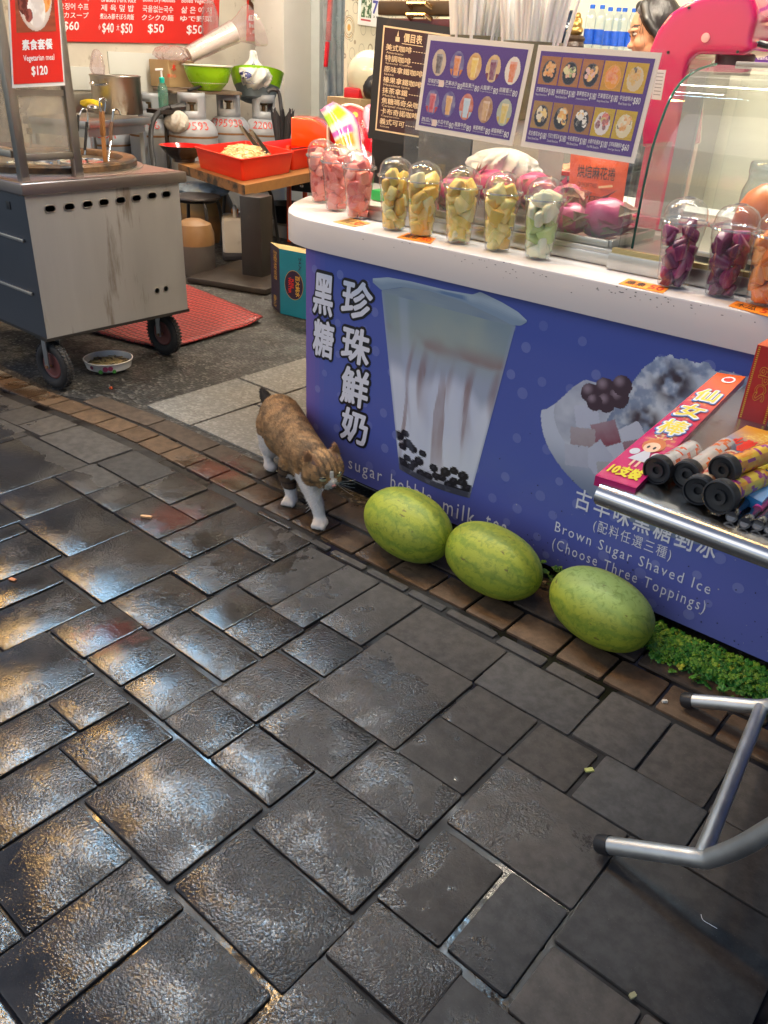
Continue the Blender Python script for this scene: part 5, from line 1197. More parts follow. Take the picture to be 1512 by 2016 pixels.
# sign clipped to the rack
s = Sign(OX(15, -95, FX-.008), OX(106, -98, FX-.008), OX(125, 161, FX-.008), OX(27, 166, FX-.008))
t = thing('meal_sign', 'red vegetarian meal sign priced $120 on the cart rack', 'sign', s.c[3])
RSG = mat('sign_red', hx('d42a22'), .3, var=.06, vs=6, coat=.2)
s.slab('sheet', mat('sign_sleeve', (.7, .7, .7), .2), .003, -.03, -.02, 1.03, 1.03, -.001); s.rect('sheet', RSG, 0, 0, 1, 1, .0005)
def plate(a, b):
    x, y = a*2-1, b*2-1; d = (x/.9)**2+(y/.97)**2
    if d > 1: return mixc(hx('a05038'), hx('7a3a28'), vn(a*3, b*22))
    c = mixc(hx('d8ccc4'), hx('b8a8a0'), smooth(.8, 1, d)*.6)
    for (p, q, r_x, r_y, c0, c1, f) in ((-.35, -.3, .38, .42, 'e8d0a0', '7a3020', 9), (.22, -.5, .38, .4, '3a7a2a', '7ab04a', 14), (.48, .1, .36, .4, 'e88a3a', 'f0a860', 16), (-.55, .2, .34, .34, '5a2420', '8a4840', 12), (.05, .42, .46, .46, 'f0ece8', 'd8d0cc', 6), (-.35, .55, .2, .18, '6a2c28', '9a5048', 12)):
        if ((x-p)/r_x)**2+((y-q)/r_y)**2 < 1: c = mixc(hx(c0), hx(c1), smooth(.4, .6, fbm(a*f+p, b*f+q)))
    return c
s.art('plate_picture', PRINT, .1, .02, .92, .60, 64, 84, plate, .0012)
s.text('lettering', white_ink, '素食套餐', .2, .655, .82, .735, .03); s.text('lettering', white_ink, 'Vegetarian meal', .21, .775, .84, .835, .015); s.text('lettering', white_ink, '$120', .36, .865, .68, .945, .03)
s.done(t)
# ladles and paddles standing in the cooker
def tool(name, label, pts, r, m_, cat='ladle', extra=None):
    t = thing(name, label, cat, pts[0]); MB().tube(curve(pts, 6), r, m_, 8).build('rod', t)
    if extra: extra(t)
    return t
X3 = FX-.12; 
a = OX(166, 298, X3); zc = .856
def base(x, y): q = GZ(x, y, zc); return Vector((q.x, q.y, zc))
p = base(167, 305); tool('hooked_ladle', 'black-handled ladle with a hooked end in the cooker', [p, OX(171, 262, p.x), OX(173, 228, p.x), OX(170, 216, p.x), OX(162, 216, p.x), OX(156, 230, p.x)], .004, chrome, extra=lambda t: (MB().tube([OX(167, 296, p.x), OX(171, 240, p.x)], .0065, dark_plastic, 8).build('grip', t), MB().tube([OX(154, 226, p.x+.01), OX(153, 258, p.x+.01)], .006, dark_plastic, 8).build('side_grip', t)))
p2 = base(208, 322); WOODT = mat('oiled_wood', (.32, .15, .05), .4, var=.4, vs=14)
t = thing('wooden_ladle', 'wooden-handled ladle with a ring at the top leaning in the cooker', 'ladle', p2)
MB().bar(p2, OX(203, 268, p2.x-.01), .018, .012, WOODT, bev=.004).build('lower_handle', t); MB().bar(OX(203, 268, p2.x-.01), OX(200, 218, p2.x-.01), .026, .014, WOODT, bev=.005).build('handle', t); MB().tube(curve([OX(199, 220, p2.x), OX(196, 200, p2.x), OX(203, 193, p2.x), OX(209, 200, p2.x), OX(207, 220, p2.x)], 5), .004, chrome, 8).build('steel_loop', t)
p3 = base(213, 318); t = thing('steel_skimmer', 'steel skimmer with a forked hook next to the wooden-handled ladle', 'skimmer', p3)
MB().tube(curve([p3, OX(219, 270, p3.x-.03), OX(222, 228, p3.x-.03), OX(224, 217, p3.x-.03), OX(232, 216, p3.x-.03), OX(237, 226, p3.x-.03)], 5), .0045, chrome, 8).build('rod', t); MB().tube([OX(217, 290, p3.x-.03), OX(220, 240, p3.x-.03)], .008, mat('brown_grip', (.16, .09, .06), .5), 8).build('grip', t)
p4 = base(62, 300); t = thing('brass_strainer', 'thin-handled strainer with a brass ferrule behind the greasy glass', 'strainer', p4); MB().tube([p4, OX(60, 262, p4.x), OX(48, 203, p4.x)], .004, steel, 6).build('rod', t); MB().tube([OX(59, 264, p4.x), OX(57, 252, p4.x)], .013, BRASS, 10).build('ferrule', t)

# ================================================================ things on the floor at the left
t = thing('food_bowl', 'white enamel pet bowl of leftover noodles on the floor by the cart', 'bowl', (0, 0, 0)); q = GZ(200, 737); q = Vector((q.x-.055, q.y+.075, 0)); t.location = q
ENA = mat('white_enamel', (.68, .67, .64), .25, var=.06, dirt=(.12, .1, .09), ds=40, dt=.66, coat=.3)
MB().lathe([(0, .002), (.085, .002), (.1, .012), (.108, .045), (.111, .048), (.105, .049), (.098, .02), (.08, .012), (0, .012)], ENA, q, 36).build('bowl', t)
fm = MB(); r = random.Random(2); FOOD = mat('old_noodles', (.34, .26, .12), .5, var=.5, vs=60); DK = mat('food_scraps', (.06, .04, .025), .5)
fm.grid(lambda u, v: q+Vector((.096*(v)*math.cos(u*6.283), .096*v*math.sin(u*6.283), .018+.016*(1-v)+.006*vn(u*20, v*8))), 24, 8, FOOD)
for i in range(70):
    a, d = r.uniform(0, 6.28), .085*math.sqrt(r.random()); c = q+Vector((d*math.cos(a), d*math.sin(a), .036-.1*d)); w = r.uniform(0, 6.28)
    fm.tube([c+Vector((.02*math.cos(w+k*.5), .02*math.sin(w+k*.5), .003*math.sin(k))) *1 if False else c+Vector((.014*k*math.cos(w)+.005*math.sin(k*2+i), .014*k*math.sin(w)+.005*math.cos(k*2+i), .003*math.sin(k*1.5+i))) for k in (-1, -.3, .4, 1)], .002, FOOD if i % 3 else DK, 5)
fm.build('leftover_food', t, 50)
fl = MB(); PUR = mat('berry_print', (.16, .02, .06), .4); LG = mat('leaf_print', (.05, .2, .04), .4)
for a, z, rr_, m_ in ((R(-40), .028, .012, PUR), (R(-28), .03, .011, PUR), (R(-52), .015, .01, LG), (R(-20), .016, .009, LG), (R(-75), .03, .009, PUR)):
    c = q+Vector((.1075*math.cos(a), .1075*math.sin(a), z)); u_d = Vector((-math.sin(a), math.cos(a), 0)); fl.add([c+u_d*rr_*math.cos(k*.6)+Vector((0, 0, rr_*math.sin(k*.6))) for k in range(10)], [list(range(10))], m_)
fl.build('printed_fruit', t, 0)
# red honeycomb mat
def mat_thing():
    m, t_, b_, out = _nodes('red_rubber_mat'); L = t_.links.new; tc = N(t_, 'ShaderNodeTexCoord'); mp = N(t_, 'ShaderNodeMapping'); mp.inputs['Scale'].default_value = (1, 1, 0); L(tc.outputs['Object'], mp.inputs[0])
    v = N(t_, 'ShaderNodeTexVoronoi', feature='DISTANCE_TO_EDGE'); v.inputs['Scale'].default_value = 30; v.inputs['Randomness'].default_value = .18; L(mp.outputs[0], v.inputs['Vector'])
    rg = N(t_, 'ShaderNodeMapRange'); L(v.outputs['Distance'], rg.inputs[0]); rg.inputs[1].default_value = .05; rg.inputs[2].default_value = .17
    n = N(t_, 'ShaderNodeTexNoise'); n.inputs['Scale'].default_value = 6; n.inputs['Detail'].default_value = 6; L(tc.outputs['Object'], n.inputs['Vector'])
    c1 = N(t_, 'ShaderNodeMix', data_type='RGBA'); L(n.outputs['Fac'], c1.inputs[0]); c1.inputs[6].default_value = (.3, .028, .026, 1); c1.inputs[7].default_value = (.55, .07, .06, 1)
    c2 = N(t_, 'ShaderNodeMix', data_type='RGBA'); L(rg.outputs[0], c2.inputs[0]); c2.inputs[6].default_value = (.07, .012, .014, 1); L(c1.outputs[2], c2.inputs[7]); L(c2.outputs[2], b_.inputs['Base Color']); b_.inputs['Roughness'].default_value = .4
    bp = N(t_, 'ShaderNodeBump'); bp.inputs['Strength'].default_value = .7; bp.inputs['Distance'].default_value = .008; L(rg.outputs[0], bp.inputs['Height']); L(bp.outputs[0], b_.inputs['Normal'])
    A, B_, C_, D = GZ(170, 652), GZ(330, 692), GZ(518, 634), GZ(330, 545)
    # rows along the near edge, bowed, one corner lifted
    def fn(u, v):
        a = A.lerp(B_, min(1, u*2)) if u < .5 else B_.lerp(C_, u*2-1)
        d = Vector((A.x-.55, A.y+.45, 0)).lerp(D, u*.9+.05)
        p = a.lerp(d, v); p.z = .007+.012*vn(u*4, v*4)+.022*smooth(.9, 1, u)*(1-v)+.012*math.sin(u*16)*smooth(.35, .2, abs(v-.35))*u
        return p
    mb = MB(); mb.grid(fn, 40, 24, m); o = tag(mb.build('rubber_mat', None, 60), 'red honeycomb rubber mat on the floor behind the cart wheel', 'mat')
    so_ = o.modifiers.new('thickness', 'SOLIDIFY'); so_.thickness = .007; so_.offset = -1
mat_thing()
# wooden table
TA = Vector((-.961, .275, 0)).normalized(); TB = Vector((-.275, .961, 0))*-1; TB = Vector((-.296, .955, 0)).normalized()
tc0 = GZ(482, 365, .572)
TW = mat('oiled_table_wood', (.36, .17, .055), .4, var=.25, vs=3.5, stretch=(1, 6, 6), dirt=(.025, .018, .014), ds=4, dt=.68)
TEDGE = mat('charred_table_edge', (.25, .12, .045), .45, var=.3, vs=5, dirt=(.018, .014, .012), ds=7, dt=.47)
t = thing('wooden_table', 'oiled wooden table with worn black edge on a black pedestal', 'table', (tc0.x-.3, tc0.y+.4, 0))
LA, LB = 1.15, 1.2
def tb(a, b_, z): v = tc0+TA*a+TB*b_; return Vector((v.x, v.y, z))
m = MB(); th_ = .062
m.add([tb(0, 0, .572), tb(LA, 0, .572), tb(LA, LB, .572), tb(0, LB, .572), tb(0, 0, .572-th_), tb(LA, 0, .572-th_), tb(LA, LB, .572-th_), tb(0, LB, .572-th_)], [[0, 3, 2, 1], [4, 5, 6, 7], [0, 4, 7, 3][::-1], [1, 2, 6, 5], [2, 3, 7, 6]], TW); m.add([tb(0, 0, .572), tb(LA, 0, .572), tb(LA, 0, .572-th_), tb(0, 0, .572-th_)], [[0, 1, 2, 3]], TEDGE)
m.build('tabletop', t, 0)
pb = GZ(506, 552); PL = black_metal; ang = math.atan2(TB.y, TB.x)-math.pi/2
pc_ = pb+Vector((-.02, .03, 0)); MB().box((pc_.x, pc_.y, .27), (.15, .15, .5), PL, rz=ang, bev=.006).build('pedestal', t)
MB().box((pc_.x-.03, pc_.y-.03, .018), (.58, .62, .034), mat('base_plate_black', (.03, .022, .017), .45, var=.4, dirt=(.09, .06, .04), ds=6, dt=.58), rz=ang, bev=.006).build('base_plate', t)
# red tubs
TUB = mat('orange_red_plastic', hx('e5301a'), .32, var=.05, sub=.05)
def tub(o_, la, lb, z, h, label, fl_=.035):
    t = thing('plastic_tub', label, 'tub', (o_.x, o_.y, z), 'red plastic tubs on the wooden table')
    b = bmesh.new()
    def ringv(a0, a1, b0, b1, zz, rc=.03):
        out = []
        for cx, cy, st in ((a1-rc, b1-rc, 0), (a0+rc, b1-rc, 90), (a0+rc, b0+rc, 180), (a1-rc, b0+rc, 270)):
            for k in range(5): an = R(st+k*22.5); q = o_+TA*(cx+rc*math.cos(an))+TB*(cy+rc*math.sin(an)); out.append(b.verts.new((q.x, q.y, zz)))
        return out
    f = fl_; R0 = [ringv(f, la-f, f, lb-f, z), ringv(f*.9, la-f*.9, f*.9, lb-f*.9, z+.006), ringv(.008, la-.008, .008, lb-.008, z+h-.01), ringv(0, la, 0, lb, z+h-.01), ringv(-.003, la+.003, -.003, lb+.003, z+h), ringv(.012, la-.012, .012, lb-.012, z+h+.002), ringv(f+.004, la-f-.004, f+.004, lb-f-.004, z+.008)]
    n = len(R0[0])
    for i in range(len(R0)-1):
        for j in range(n): b.faces.new([R0[i][j], R0[i][(j+1) % n], R0[i+1][(j+1) % n], R0[i+1][j]])
    b.faces.new(R0[0][::-1]); b.faces.new(R0[-1])
    bmesh.ops.recalc_face_normals(b, faces=b.faces[:]); MB().bm(b, TUB).build('tub', t, 40); return t
tz = .574
c0 = GZ(478, 357, tz); c1_ = GZ(383, 333, tz); c2_ = GZ(563, 338, tz)
LAt = (c1_-c0).dot(TA); LBt = (c2_-c0).dot(TB)
o1 = c0-TA*.0-TB*.0; tub(o1+TA*-.03+TB*-.03, LAt+.15, LBt+.05, tz, .135, 'red plastic tub of noodles with tongs on the wooden table')
c3 = GZ(560, 336, tz); tub(o1+TA*.03+TB*(LBt+.035), .56, .62, tz, .135, 'empty red plastic tub behind the noodle tub')
# noodles
nb = MB(); r = random.Random(8); NOO = mat('egg_noodles', (.72, .56, .27), .45, var=.25, vs=50, sub=.2)
nc = o1+TA*(LAt*.5)+TB*(LBt*.45); nc.z = tz+.008
t = thing('noodle_heap', 'heap of pale noodles in the near red tub', 'noodles', nc)
def hp(u, v):
    a = u*6.283; k = v; x, y = k*LAt*.45*math.cos(a), k*LBt*.43*math.sin(a); p = nc+TA*x+TB*y; p.z = tz+.06+.10*(1-k**2.5)*(.75+.5*fbm(x*14+5, y*14+5)); return p
nb.grid(hp, 40, 12, NOO)
for i in range(260):
    u, v = r.random(), math.sqrt(r.random())*.92; p = hp(u, v); w = r.uniform(0, 6.28); L_ = r.uniform(.02, .045)
    nb.tube([p+Vector((L_*k*math.cos(w)+.008*math.sin(k*3+i), L_*k*math.sin(w)+.008*math.cos(k*3+i), .006*(1-k*k)-.002)) for k in (-1, -.5, 0, .5, 1)], .0032, NOO, 5)
nb.build('noodles', t, 60)
def tongs(px0, px1, sp, label, depth):
    a = AT(*px0, depth); b_ = AT(*px1, depth-.12); d = (b_-a).normalized(); sd = d.cross(Vector((.5, .6, .6))).normalized()
    t = thing('tongs', label, 'tongs', b_, 'steel tongs in the noodle tub')
    for s_ in (-1, 1): MB().bar(a+sd*sp*.5*s_*.5, b_+sd*sp*s_, .03, .005, chrome, up=tuple(sd), bev=.002).build('arm', t)
    MB().tube(curve([a+sd*sp*.3, a-d*.02, a-sd*sp*.3], 4), .008, mat('copper_end', (.5, .3, .2), .3, 1), 8).build('hinge', t)
dpt = (nc-EYE).dot(FW)
tongs((474, 250), (518, 303), .022, 'steel tongs nearest the viewer, stuck in the noodles', dpt+.06); tongs((494, 258), (530, 305), .018, 'steel tongs just behind the first pair in the noodle tub', dpt+.1)
# red and black bowl
q = GZ(362, 318, tz); t = thing('soup_bowl', 'black soup bowl with a red inside at the far end of the wooden table', 'bowl', (q.x, q.y, tz))
MB().lathe([(0, .004), (.075, .004), (.07, 0), (.08, 0), (.083, .02), (.13, .06), (.175, .112)], mat('lacquer_black', (.02, .012, .012), .25, coat=.5), (q.x, q.y, tz), 36, cap=False).build('outside', t)
MB().lathe([(.175, .112), (.172, .1125), (.125, .065), (.07, .022), (0, .014)], mat('lacquer_red', hx('c01818'), .15, coat=.6), (q.x, q.y, tz), 36, cap=False).build('inside', t)
# stools
STL = black_metal
def stool(c, h, label, feet=None, rs=.155, rz=0.0):
    t = thing('metal_stool', label, 'stool', (c.x, c.y, 0), 'black metal stools around the wooden table')
    MB().lathe([(0, h-.012), (rs*.97, h-.012), (rs, h-.004), (rs*.985, h+.004), (rs*.9, h+.006), (0, h+.003)], mat('stool_seat_black', (.045, .04, .042), .38, var=.2), (c.x, c.y, 0), 36).build('seat', t)
    for k in range(4):
        a = rz+math.pi/4+k*math.pi/2; d = Vector((math.cos(a), math.sin(a), 0))
        MB().tube(curve([c+d*rs*.3+Vector((0, 0, h-.018)), c+d*rs*.72+Vector((0, 0, h-.022)), c+d*rs*.95+Vector((0, 0, h-.06)), c+d*rs*1.08+Vector((0, 0, h*.5)), c+d*rs*1.22], 5), .0125, STL, 10).build('leg', t)
        MB().tube([c+d*rs*1.22, c+d*rs*1.22+Vector((0, 0, .03))], .015, rubber, 8).build('foot', t)
    MB().tube([c+Vector((rs*.8*math.cos(a), rs*.8*math.sin(a), h-.024)) for a in [k*math.pi/12 for k in range(24)]], .008, STL, 6, True).build('seat_ring', t)
sc_ = GZ(392, 392, .40); stool(Vector((sc_.x-.03, sc_.y, 0)), .415, 'black metal stool half hidden by the cart, left of the table pedestal', rs=.17, rz=.5)
s2 = GZ(500, 383, .43); stool(Vector((s2.x-.35, s2.y+.25, 0)), .43, 'black metal stool under the wooden table behind its pedestal', rs=.18, rz=.15)
# jerry can
q = GZ(460, 512); t = thing('jerry_can', 'dirty white plastic jerry can with an orange cap under the table', 'jerry can', (q.x, q.y, 0)); JW = mat('dirty_white_plastic', (.52, .5, .47), .45, var=.1, dirt=(.3, .27, .22), ds=5, dt=.55); qa = R(50)
zt = .305
MB().box((q.x-.06, q.y+.08, .165), (.19, .26, .25), JW, rz=qa, bev=.035, seg=3).build('body', t)
MB().box((q.x-.06, q.y+.08, .03), (.2, .27, .06), mat('dark_plinth_tray', (.03, .03, .04), .5), rz=qa, bev=.02).build('base_tray', t)
hp_ = Vector((q.x-.06, q.y+.08, .29)); dd_ = Vector((math.cos(qa+1.57), math.sin(qa+1.57), 0))
MB().tube(curve([hp_-dd_*.09, hp_-dd_*.08+Vector((0, 0, .05)), hp_+dd_*.0+Vector((0, 0, .055)), hp_+dd_*.03], 5), .015, JW, 8).build('handle', t); MB().lathe([(.026, 0), (.026, .03), (.02, .034)], mat('orange_cap', hx('e8891c'), .35), hp_+dd_*.085+Vector((0, 0, -.002)), 16).build('cap', t)
# kegs
def keg(px, h, rad, label, c0, c1):
    q = GZ(*px); t = thing('plastic_drum', label, 'drum', (q.x, q.y, 0), 'tan and grey drums under the table'); q = q+Vector((-rad*.6, rad*.7, 0))
    MB().lathe([(rad*.95, 0), (rad, .02), (rad*.98, .06), (rad, .07), (rad*.98, .12), (rad, h*.55)], c1, q, 30).build('lower_half', t); MB().lathe([(rad, h*.55), (rad*1.0, h*.75), (rad*.85, h*.92), (rad*.4, h), (0, h)], c0, q, 30).build('upper_half', t); return t
TAN = mat('tan_plastic', hx('80603c'), .5, var=.2, dirt=(.2, .13, .07), dt=.6); GRB = mat('drum_grey', (.07, .06, .055), .6, var=.2)
keg((380, 544), .34, .13, 'tan-topped grey drum behind the black stool', TAN, GRB)
keg((402, 478), .36, .2, 'tan drum farther back under the wooden table', mat('drum_lid', hx('8a6a3c'), .6, var=.3), TAN)
q = GZ(398, 440, .2); o = crumple((q.x-.2, q.y+.15, .40), (.2, .16, .05), 9, glass('pale_blue_bag', (.7, .8, .9), .2, 1, .15, .5, (.5, .62, .72)), amp=.35).build('carrier_bag', None, 60); tag(o, 'pale blue plastic bag lying on the farther tan drum', 'bag')
q = GZ(543, 470); t = thing('black_basin', 'dark basin with a clear plastic sheet behind the blue carton', 'basin', (q.x, q.y, 0)); MB().lathe([(.1, 0), (.16, .14), (.165, .145), (.155, .14), (.095, .01), (0, .01)], dark_plastic, (q.x-.08, q.y+.2, .1), 28).build('basin', t); MB().box((q.x-.08, q.y+.2, .05), (.3, .3, .1), mat('speckled_box', (.35, .32, .28), .6, dirt=(.1, .06, .05), dt=.6), bev=.01).build('stand', t)
# orange cabinet
OC = mat('orange_gloss', hx('ee5414'), .18, var=.05, coat=.5)
q = AT(616, 350, 6.3); cx_, cy2 = q.x, q.y; t = thing('orange_cabinet', 'orange cabinet with a rounded hood and black drawer behind the table', 'cabinet', (cx_, cy2, 0)); rzc = ang
zc0 = AT(612, 284, 6.3).z; zc1 = AT(612, 228, 6.2).z
Mc = Matrix.Translation((cx_, cy2, 0)) @ Matrix.Rotation(rzc-R(60)+R(60), 4, 'Z')
hood = [(-.14, zc0), (.16, zc0)]+[(-.02+.18*math.cos(a_), zc0+.03+(zc1-zc0-.03)*math.sin(a_)) for a_ in [k*math.pi/16 for k in range(9)]]+[(-.14, zc1)]
m = MB(); Mh = Mc @ Matrix.Rotation(R(18), 4, 'Z') @ Matrix.Rotation(R(90), 4, 'X'); m.prism(hood, -.13, .15, OC, Mh)
b = bmesh.new(); vv = [b.verts.new(v) for v in m.v]; [b.faces.new([vv[i] for i in f]) for f in m.f]; bmesh.ops.recalc_face_normals(b, faces=b.faces[:]); bmesh.ops.bevel(b, geom=b.edges[:], offset=.012, segments=3, profile=.5, affect='EDGES'); MB().bm(b, OC).build('hood', t, 40)
m = MB()
for sx in (-.14, .14):
    for sy in (-.13, .13): m.box((sx, sy, zc0/2), (.03, .03, zc0), OC, M=Mc, bev=.004)
m.build('frame', t); MB().box((0, 0, zc0-.17), (.25, .24, .3), dark_plastic, M=Mc, bev=.006).build('drawer', t)
kq = AT(594, 366, 6.05); MB().ball(kq, .014, chrome, 12, 8).build('knob', t)
# blue carton
bl, bf, br = GZ(535, 601), GZ(552, 617), GZ(606, 630)
dS, dM = (bl-bf), (br-bf).normalized(); hB = .362
t = thing('water_carton', 'teal and navy water carton printed with a dark oval beside the counter', 'carton', bf)
TEAL, NAVY = mat('carton_teal', hx('1f7f9a'), .5, var=.08), mat('carton_navy', hx('2a2440'), .5, var=.1); CTOP = mat('carton_top', hx('b9a56a'), .55, var=.15, dirt=(.3, .12, .05), ds=18, dt=.62)
Lm = .34; e = Vector((0, 0, hB)); m = MB(); p = [bf, bf+dM*Lm, bf+dM*Lm+dS, bf+dS]
m.quad(p[0], p[1], p[1]+e, p[0]+e, TEAL); m.quad(p[1], p[2], p[2]+e, p[1]+e, TEAL); m.quad(p[2], p[3], p[3]+e, p[2]+e, NAVY); m.quad(p[3], p[0], p[0]+e, p[3]+e, NAVY); m.quad(*[k+e for k in p], CTOP); m.build('carton', t, 0)
s = Sign(bf+e, bf+dM*Lm+e, bf+dM*Lm, bf); 
s.ell('print', mat('oval_gold', hx('c8a050'), .4), .30, .51, .195, .225, .0006, 30); s.ell('print', NAVY, .30, .51, .188, .217, .001, 30)
GLD = mat('carton_gold', hx('d8b04a'), .4); s.text('print', GLD, '百大純水', .335, .36, .425, .68, .02, .0016, rot=1); s.text('print', mat('carton_red', hx('c8302a'), .4), 'PURE', .245, .42, .295, .56, .04, .0016, rot=1); s.text('print', mat('carton_red', hx('c8302a'), .4), 'WATER', .19, .40, .24, .64, .04, .0016, rot=1)
s.text('print', NAVY, '24入', .40, .08, .46, .27, .01, .0016, rot=1)
s2_ = Sign(bf+dS+e, bf+e, bf, bf+dS); s2_.text('side_print', GLD, '百大純水 PURE WATER', .35, .08, .75, .52, .01, .001, rot=1); s2_.text('side_print', GLD, '600ml x 24', .3, .78, .6, .96, .01, .001, rot=1)
s.done(t); s2_.done(t)
# red seat at the counter end
RS = mat('red_seat_gloss', hx('b80f22'), .15, coat=.8); 
T0 = 3.75
def at0(x, y, d=0): return AT(x, y, T0+d)
t = thing('child_seat', 'red child ride seat with a rainbow side shell and pink armrest behind the counter end', 'seat', AT(700, 300, T0).xy.to_3d())
out_ = [(650, 330), (646, 265), (650, 232), (664, 214), (686, 207), (708, 212), (728, 226), (738, 250), (745, 330)]
mb = MB(); f1 = [at0(x, y, .06+.05*math.cos((x-695)/35)) for x, y in out_]; f2 = [p+FW*.035 for p in f1]; n = len(f1); mb.add(f1+f2, [list(range(n))[::-1], list(range(n, 2*n))]+[[i, (i+1) % n, n+(i+1) % n, n+i] for i in range(n)], RS)
mb.build('backrest', t, 50); mb = MB(); mb.tube(curve(f1, 4), .008, mat('pale_piping', (.75, .45, .4), .3), 8); mb.build('backrest_edge', t)
sh = [((640, 215), (650, 212)), ((645, 232), (672, 222)), ((652, 250), (690, 235)), ((660, 268), (697, 252)), ((668, 284), (699, 275)), ((676, 305), (703, 300)), ((684, 330), (712, 326))]
def shell(u, v):
    k = v*(len(sh)-1); i = min(int(k), len(sh)-2); f = k-i; a = Vector(sh[i][0]).lerp(Vector(sh[i+1][0]), f); b_ = Vector(sh[i][1]).lerp(Vector(sh[i+1][1]), f); p = a.lerp(b_, u); return at0(p.x, p.y, -.03*math.sin(math.pi*u)+.05*u)
def shcol(u, v):
    c = mixc(hx('e8e0d8'), hx('d84ab0'), smooth(.8, 1, u)); c = mixc(c, hx('9fd02a'), smooth(.12, .2, v+u*.1)*smooth(.42, .33, v+u*.1)*smooth(.9, .7, u)); c = mixc(c, hx('c050a8'), smooth(.45, .5, v+.05*u)*smooth(.6, .54, v)*smooth(.85, .6, u)); c = mixc(c, hx('d8a030'), smooth(.6, .66, v+.1*u)*smooth(.82, .72, v)*smooth(.8, .55, u)); c = mixc(c, hx('a030b0'), smooth(.94, 1, u)); c = mixc(c, hx('c050a8'), smooth(.1, .03, v)*.8); return c
mb = MB(); mb.grid(shell, 24, 48, printed('rainbow_gloss', .15, .8), shcol); o = mb.build('side_shell', t, 60); o.modifiers.new('th', 'SOLIDIFY').thickness = .03
MB().tube(curve([at0(738, 212, -.02), at0(724, 216, -.02), at0(722, 232, -.02), at0(728, 255, -.02), at0(722, 258, -.02)], 5), .018, mat('pink_armrest', hx('e890a8'), .2, coat=.6), 10).build('armrest', t)
m = MB()
for k in range(8): a_ = k*math.pi/4; m.bar(at0(718, 243, .0), at0(718+7*math.cos(a_), 243+8*math.sin(a_), .0), .006, .003, white_ink)
m.bar(at0(716, 225, .0), at0(718, 240, .0), .008, .003, white_ink); m.build('white_star', t, 0)
YB = mat('yellow_print_seat', hx('e0a81c'), .3); m = MB()
for (x, y, rx_, ry_) in ((688, 246, 13, 18), (676, 228, 6, 5), (699, 226, 6, 6)): m.add([at0(x+rx_*math.cos(k*.5236), y+ry_*math.sin(k*.5236), .088-.0004*rx_) for k in range(12)], [list(range(12))], YB)
m.build('yellow_patch', t, 0)

# ================================================================ gas bottles and the clutter along the wall
GAS = mat('gas_bottle_grey', (.34, .36, .39), .35, var=.1, vs=6, dirt=(.2, .1, .05), ds=9, dt=.66); RUST = mat('rust_band', (.2, .09, .03), .7, var=.5, vs=30); REDN = mat('red_stencil', hx('c23a30'), .5)
def gas(px, T, label, num, rad=.2, yaw=0, open_=True):
    c = AT(*px, T); zs = c.z; c = c+FW.xy.to_3d().normalized()*0; t = thing('gas_bottle', label, 'gas bottle', (c.x, c.y, 0), 'grey gas bottles along the stall wall')
    MB().lathe([(rad*.9, .0), (rad*.92, .04), (rad*.86, .05), (rad, .1), (rad, zs-.0), (rad*1.005, zs+.012), (rad*.985, zs+.03), (rad*.9, zs+.075), (rad*.7, zs+.11), (rad*.4, zs+.125), (0, zs+.125)], GAS, c.xy.to_3d(), 36).build('bottle', t, 30)
    MB().lathe([(rad*1.004, zs-.02), (rad*1.012, zs-.012), (rad*1.004, zs-.004)], RUST, c.xy.to_3d(), 36, cap=False).build('rust_seam', t)
    # collar with a window
    m = MB(); rc = rad*.56; zc = zs+.112; hh = .2; fa = math.atan2(-FW.y, -FW.x)+yaw
    def hole(u, v): return None if abs(u-.5)*1.56*math.pi < .62 and .34 < v < .67 else (1, 1, 1)
    m.grid(lambda u, v: (c.x+rc*math.cos(fa-math.pi*.78+u*1.56*math.pi), c.y+rc*math.sin(fa-math.pi*.78+u*1.56*math.pi), zc+hh*v), 44, 6, GAS, hole)
    o = m.build('collar', t, 40); md = o.modifiers.new('th', 'SOLIDIFY'); md.thickness = .008
    MB().lathe([(.03, zc), (.03, zc+.06), (.018, zc+.07), (.018, zc+.11), (.035, zc+.115), (.035, zc+.14), (0, zc+.142)], mat('valve_brass', (.25, .18, .1), .4, .8), c.xy.to_3d(), 14).build('valve', t)
    # stencilled number bent round the shoulder
    vs, fs = glyphs(num); w0, w1 = vs[:, 0].min(), vs[:, 0].max(); h0, h1 = vs[:, 1].min(), vs[:, 1].max(); o_ = []
    for x, y in vs:
        a = fa-.95+1.9*(x-w0)/(w1-w0); k = (y-h0)/(h1-h0); rr_ = rad*(.965-.16*k)+.003; o_.append((c.x+rr_*math.cos(a), c.y+rr_*math.sin(a), zs+.045+.058*k))
    MB().add(o_, fs, REDN).build('stencil_number', t, 0)
    return c
g1 = gas((381, 264), 6.8, 'rust-ringed gas bottle in front, its collar window facing the viewer', '2639593')
g2 = gas((452, 258), 7.15, 'gas bottle behind the noodle tub, second from the front one', '5395938', .18)
g3 = gas((520, 262), 7.35, 'gas bottle nearest the black umbrella', '2200220', .18, .5)
g4 = gas((300, 262), 7.0, 'gas bottle left of the rusty one with the black hose before it', '265396', .19, -.3)
g5 = gas((215, 280), 7.1, 'gas bottle standing under the steel table', '265391', .19, -.3)
